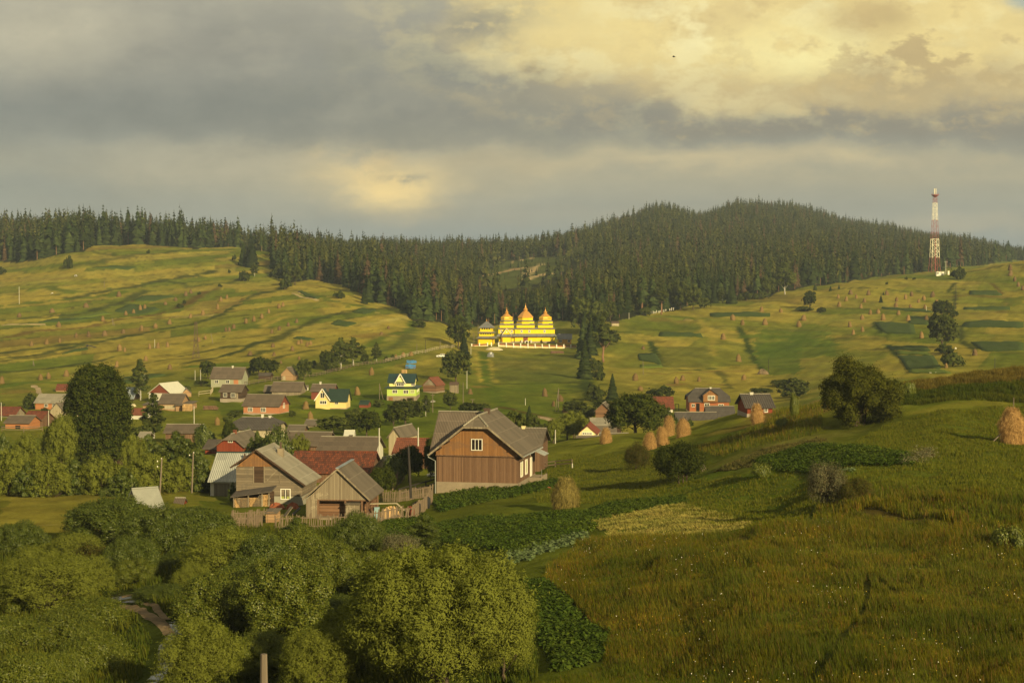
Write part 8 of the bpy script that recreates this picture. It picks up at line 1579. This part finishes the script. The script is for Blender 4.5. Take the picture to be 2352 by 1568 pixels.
heap('chip_heap', 'rust-red heap of firewood splinters between the plank house and the hay barn', 'o', 740, 830, 170, 60, 'bricks', 'heap', D=178, seed=11); heap('chip_heap', 'rust-red brushwood pile behind the boards by the hay barn', 'o', 900, 800, 140, 70, 'bricks', 'heap', D=176, seed=12); heap('wood_chip_pile', 'large pile of orange-brown firewood in the barn yard', 'o', 1870, 790, 230, 105, 'firewood', 'heap', D=163, seed=13)
mb = MB(); p = on(cr('o', 1900, 700)[0], 165); mb.bar((-2.2, 0, 1.15), (.3, 0, 1.2), .5, .06); mb.bar((.3, 0, 1.2), (1.5, 0, .15), .5, .06); o_ = mb.build('board_cover', M['wood_pale'], None, loc=p); tag(o_, 'bent pale boards covering the firewood pile in the barn yard', 'boards')
for i, (x, y, w, h, D, lb, mt) in enumerate(((850, 925, 70, 105, 166, 'leaning plank panel in front of the firewood splinters', 'wood_grey'), (930, 840, 80, 80, 171, 'grey board hurdle leaning beside the hay barn', 'pole_dark'))):
    p = on(cr('o', x, y)[0], D); k = D/F*.2315; mb = MB(); mb.bar((-w*k*.5, 0, 0), (w*k*.5, .25, h*k*.9), .9, .05); o_ = mb.build('hurdle', M[mt], None, loc=p); tag(o_, lb, 'boards')
p = on(cr('o', 1735, 830)[0], 160.5); k = 160.5/F*.2315; r = empty('water_trough', p, 'upended blue-green trough beside the hay barn', 'trough'); mb = MB(); mb.box(-.24, .24, 0, .35, 0, 1.25); mb.build('body', plain('trough_blue', (.22, .33, .33), .6), r); mb = MB(); mb.box(.24, .5, -.1, .3, 0, .22); mb.build('foot', M['frame'], r)
p = on(cr('o', 1660, 865)[0], 157); r = empty('sack', p, 'cream plastic sack lying at the barn corner', 'sack'); mb = MB(); mb.lathe([(.1, 0), (.42, .1), (.45, .28), (.25, .42), (.05, .45)], 10, sy=.6); mb.build('bag', M['carwhite'], r, smooth=True)
for i, (x, y, lb, mt) in enumerate(((2065, 780, 'rust-red cloth bundle on the paling fence top', 'redwall'), (2130, 745, 'dark scrap bundle on the paling fence bend', 'pole_dark'), (2230, 690, 'dark rag bundle on the upper paling fence', 'rubber'))):
    D = (159, 164, 172)[i]; p = P(*cr('o', x, y), D); p.z = gz(p.x, p.y); mb = MB(); mb.lathe([(.3, 0), (.42, .5), (.4, 1.0), (.1, 1.25)], 9, sy=.7); o_ = mb.build('scrap_bundle', M[mt], None, smooth=True, loc=p + Vector((0, .5, 0))); tag(o_, lb, 'bundle')
# bee house board, wayside things near the village
r0 = G('g', 268, 298); r = empty('tarpaulin_heap', r0, 'bright blue tarpaulins over a heap on the slope above the lime green house', 'tarpaulin'); k = r0.y/F*.21703
def tarp(name, x0, x1, z0, z1, seed):
    q = np.random.default_rng(seed); n = 9; V = []
    for j in range(n):
        for i in range(n):
            s, t = i/(n-1), j/(n-1); V.append(((x0+(x1-x0)*s)*k + q.normal()*.12, t*3.0 + q.normal()*.1, max(-.1, (z0+(z1-z0)*t)*k + .9*math.sin(s*3.14)*math.sin(t*2.6+.3)*.5 + q.normal()*.13)))
    jj = np.arange(n*n).reshape(n, n); Fq = np.stack([jj[:-1, :-1], jj[:-1, 1:], jj[1:, 1:], jj[1:, :-1]], -1).reshape(-1, 4); return obj(name, np_mesh(name, np.array(V), Fq, [M['tarp']]), r)
a = tarp('tarpaulin', -55, 52, 0, 38, 1); b = tarp('tarpaulin', -50, 50, 42, 70, 2); b.location = (0, 3.6, .2)
mb = MB(); mb.box(-52*k, 48*k, .5, 6.2, -.5, .55); mb.build('covered_heap', M['wood_brown'], r)
woodpile('stack of grey logs below the blue tarpaulins', 'g', 172, 232, 342, 40, 'firewood', rad=.22)
woodpile('brick-like stack of pale firewood at the lean-to of the two-tier barn', 'e', 1930, 2025, 742, 70, 'firewood', rad=.16)
def car(c, x0, x1, y, label, rz=0.0, paint='carwhite', D=None):
    u, v = cr(c, (x0+x1)/2, y); p = on(u, D) if D else ground(u, v); k = p.y/F*CROPS[c][2]; s = (x1-x0)*k/4.2
    r = empty('parked_car', p, label, 'car', 'parked cars', rz=rz); r.scale = (s, s, s)
    mb = MB(); mb.prism([(-2.1, .35), (2.1, .35), (2.12, .62), (2.0, .82), (1.15, .9), (-1.25, .92), (-2.05, .86), (-2.12, .6)], -.82, .82); mb.build('body', M[paint], r)
    mb = MB(); mb.prism([(1.1, .9), (.55, 1.38), (-.85, 1.4), (-1.4, .92)], -.72, .72); mb.build('cabin', M[paint], r)
    mb = MB(); mb.prism([(.98, .93), (.52, 1.3), (-.1, 1.3), (-.1, .93)], -.735, .735); mb.prism([(-.2, .93), (-.2, 1.3), (-.8, 1.3), (-1.2, .93)], -.735, .735); mb.build('window', M['glass'], r)
    mb = MB(); mb.add([(1.12, -.62, .92), (1.12, .62, .92), (.6, .6, 1.34), (.6, -.6, 1.34)], [(0, 1, 2, 3)]); mb.build('windscreen', M['glass'], r)
    for x in (-1.3, 1.3):
        for y_ in (-.84, .84):
            mb = MB(); mb.lathe([(.32, -.09), (.34, 0), (.32, .09)], 14); mb.v = [(x+a, y_+c_, .33+b) for a, b, c_ in mb.v]; w_ = mb.build('wheel', M['rubber'], r)
            mb = MB(); mb.lathe([(.18, -.1), (.18, .1)], 10); mb.v = [(x+a, y_+c_, .33+b) for a, b, c_ in mb.v]; mb.build('rim', M['steel'], w_)
    for y_ in (-.6, .6): mb = MB(); mb.box(2.07, 2.14, y_-.15, y_+.15, .6, .74); mb.build('headlight', M['frame'], r)
    mb = MB(); mb.box(2.08, 2.2, -.8, .8, .36, .48); mb.build('bumper', M['steel'], r)
    return r
car('g', 540, 662, 180, 'white saloon car parked on the track above the large round tree', rz=R(188)); car('g', 468, 540, 655, 'pale grey car half behind the slim tree by the lime green house', rz=R(250), paint='pole_pale'); car('g', 440, 560, 1300, 'old pale car parked by the dark corner of the big house garden', rz=R(10), D=212)
# graveyard
gy = random.Random(2)
for i in range(14):
    x = 1285 + i*16 + gy.uniform(-4, 4); y = 1206 - (x-1285)*.2 + gy.uniform(-6, 5); p = G('c', x, y); h = gy.uniform(.8, 1.5); mb = MB(); mb.box(-.14, .14, -.1, .1, -.3, h)
    if i % 2: mb.box(-.38, .38, -.09, .09, h*.62, h*.62+.2)
    o_ = mb.build('gravestone' if i % 2 == 0 else 'grave_cross', M['white'], None, loc=p); tag(o_, 'small white ' + ('gravestone' if i % 2 == 0 else 'grave cross') + ' in the graveyard under the orange-trunked pine', 'gravestone', 'graves at the forest edge')
hs('shed', 'tiny pale shed at the edge of the church grove', 'c', 950, 1020, 1305, 1280, 1268, 'e', 3.0, 'wood_pale', 'rust', group=SG, cat='shed', ov=.15)
# well, white bits, white hives near hill top
def cow(c, x, y, h, label, rz):
    p = G(c, x, y); k = p.y/F*CROPS[c][2]*h/1.45; me = bpy.data.meshes.new('cow')
    vs = [(0, 0, 1.05), (.45, 0, 1.1), (.75, 0, 1.12), (1.05, 0, 1.25), (1.3, 0, 1.3), (1.55, 0, 1.08), (-.45, 0, 1.05), (-.75, 0, 1.12), (-.9, 0, .75)] + [(.68, s*.2, .85) for s in (-1, 1)] + [(.7, s*.2, .45) for s in (-1, 1)] + [(.7, s*.2, 0) for s in (-1, 1)] + [(-.7, s*.22, .8) for s in (-1, 1)] + [(-.78, s*.22, .45) for s in (-1, 1)] + [(-.72, s*.22, 0) for s in (-1, 1)]
    es = [(0,1),(1,2),(2,3),(3,4),(4,5),(0,6),(6,7),(7,8),(2,9),(2,10),(9,11),(10,12),(11,13),(12,14),(7,15),(7,16),(15,17),(16,18),(17,19),(18,20)]
    me.from_pydata(vs, es, []); o_ = obj('cow', me, None, p); o_.scale = (k, k, k); o_.rotation_euler = (0, 0, rz)
    sk = o_.modifiers.new('skin', 'SKIN'); rad = [.36,.36,.33,.2,.17,.1,.37,.33,.04,.14,.14,.08,.08,.07,.07,.16,.16,.08,.08,.07,.07]
    for v_, rr in zip(me.skin_vertices[0].data, rad): v_.radius = (rr, rr)
    me.skin_vertices[0].data[0].use_root = True; ss = o_.modifiers.new('smooth', 'SUBSURF'); ss.levels = ss.render_levels = 1
    me.materials.append(M['cowhide']); tag(o_, label, 'cow', 'cows on the left hillside')
m, nt = new_mat('cowhide'); co = objco(nt); finish(nt, ramp(nt, noise(nt, co, 1.5, 1), [(.5, (.75, .72, .62, 1)), (.53, (.03, .025, .02, 1))]), .8); M['cowhide'] = m
cow('a', 664, 872, 20, 'white and black cow grazing on the upper left hillside, left of its mate', R(80)); cow('a', 676, 873, 18, 'black and white cow right beside another on the upper hillside', R(110)); cow('a', 458, 1026, 14, 'small brown-and-white cow alone on the green part of the left hillside', R(0))
# fallen timber on the hill
p = G('a', 800, 1500); r = empty('fallen_timber', p, 'dark fallen beams on the terrace bank of the left hillside', 'timber'); k = p.y/F*.26042; mb = MB(); mb.bar((-40*k, 0, 1.2), (45*k, 1, .2), .5, .4); mb.bar((-38*k, .8, .3), (-30*k, .8, 1.4), .5, .4); mb.build('beam', M['pole_dark'], r)
p = G('i', 1285, 288); mb = MB(); mb.bar((-26*.26*p.y/F, 0, .25), (26*.26*p.y/F, -.6, .3), 1.2, .12); o_ = mb.build('sheet_cover', M['frame'], None, loc=p); tag(o_, 'white sheet lying below the rowed plot on the right slope', 'sheet')
p = G('i', 1487, 74); mb = MB(); mb.lathe([(.3, 0), (.35, .3), (.1, .55)], 8); o_ = mb.build('white_sack', M['frame'], None, loc=p); tag(o_, 'tiny white sack near the bushes under the big round tree', 'sack')
# a swing frame between two farm buildings
p = G('h', 1130, 695); k = p.y/F*.2315; r = empty('swing_frame', p, 'thin goalpost-like frame between the dark red barn roof and the half-hipped farmhouse', 'frame')
for s in (-1, 1): mb = MB(); mb.bar((s*18*k, 0, -.3), (s*18*k, 0, 68*k), .14); mb.build('upright', M['pole_dark'], r)
mb = MB(); mb.bar((-18*k, 0, 68*k), (18*k, 0, 68*k), .14); mb.build('top_bar', M['pole_dark'], r)
# stakes beside the dark spreading bush
for i, x in enumerate((1395, 1412, 1428)):
    p = G('h', x, 1290 - i*10); mb = MB(); mb.tube([(0, 0, -.2), (-.9, .5, 1.6)], [.04, .035], 6); o_ = mb.build('stake', M['pole'], None, loc=p); tag(o_, ['lowest', 'middle', 'upper'][i] + ' of three leaning stakes beside the dark spreading bush', 'stake', 'leaning stakes')
# bird
p = P(1548, 131, 260); r = empty('bird', p, 'small dark bird flying in the bright part of the sky', 'bird')
mb = MB(); mb.lathe([(.01, -.22), (.06, -.1), (.075, 0), (.05, .13), (.045, .18), (.01, .24)], 8); mb.v = [(z, y, x) for x, y, z in mb.v]; mb.build('body', M['rubber'], r, smooth=True)
for s in (-1, 1): mb = MB(); slab(mb, [[(.1, 0, .05), (-.08, 0, .05), (-.14, s*.3, .14), (-.02, s*.32, .14)], [(-.02, s*.32, .14), (-.14, s*.3, .14), (-.2, s*.6, .08), (-.14, s*.6, .08)]], .012); mb.build('wing', M['rubber'], r)
# ------------------------------------------------------------------ tracks and the stream
def ribbon(name, label, c, pts, w, mat, lift=.03, Ds=None, kind='structure', cat='path'):
    wp = [on(cr(c, x, y)[0], Ds[i]) if Ds else G(c, x, y) for i, (x, y) in enumerate(pts)]; q = []
    for a, b in zip(wp[:-1], wp[1:]): q += [a.lerp(b, t) for t in np.linspace(0, 1, 10)[:-1]]
    q.append(wp[-1]); V = []; r = random.Random(len(label))
    for i, p in enumerate(q):
        d = (q[min(i+1, len(q)-1)] - q[max(i-1, 0)]); d.z = 0; d.normalize(); s = Vector((-d.y, d.x, 0)); ww = w*(1 + .12*math.sin(i*.33) + r.uniform(-.12, .12))/2
        for t in (-1, -.5, 0, .5, 1): x = p + s*ww*t; V.append((x.x, x.y, gz(x.x, x.y) + lift*(1 if abs(t) < 1 else -1)))
    n = len(q); Fq = np.array([(i*5+j, i*5+j+1, (i+1)*5+j+1, (i+1)*5+j) for i in range(n-1) for j in range(4)]); V = np.array(V)
    nrm = np.cross(V[1]-V[0], V[5]-V[0])
    if nrm[2] < 0: Fq = Fq[:, ::-1]
    o_ = obj(name, np_mesh(name, V, Fq, [M[mat]], smooth=True)); tag(o_, label, cat, None, kind); return o_
ribbon('dirt_path', 'muddy sand track beside the stream', 'j', [(880,980),(960,985),(1080,1060),(1200,1140),(1270,1180)], 1.0, 'dirt', .05, Ds=[106,105.5,101,97,94]); ribbon('dirt_path', 'second rut of the muddy track', 'j', [(900,920),(1090,905),(1060,970),(1150,1020),(1250,1090)], .6, 'dirt', .05, Ds=[109,109.5,106,103,98])
ribbon('stream', 'narrow dark stream at the bottom left', 'j', [(850,880),(960,945),(1060,965)], 1.4, 'water', .04, Ds=[111,107.5,107], cat='stream'); ribbon('stream', 'dark stream running out of the picture below the muddy track', 'j', [(1300,1110),(1290,1180),(1240,1250),(1240,1350),(1150,1470),(1020,1600)], 1.1, 'water', .04, Ds=[97.5,94,90.5,86,81.5,77], cat='stream')
ribbon('dirt_path', 'pale field path at the left foot of the hillside', 'e', [(350,470),(400,500),(430,560)], 2.2, 'track', .05); ribbon('dirt_path', 'pale path on the meadow above the willows', 'g', [(1640,800),(1770,848)], 2.4, 'track', .05)
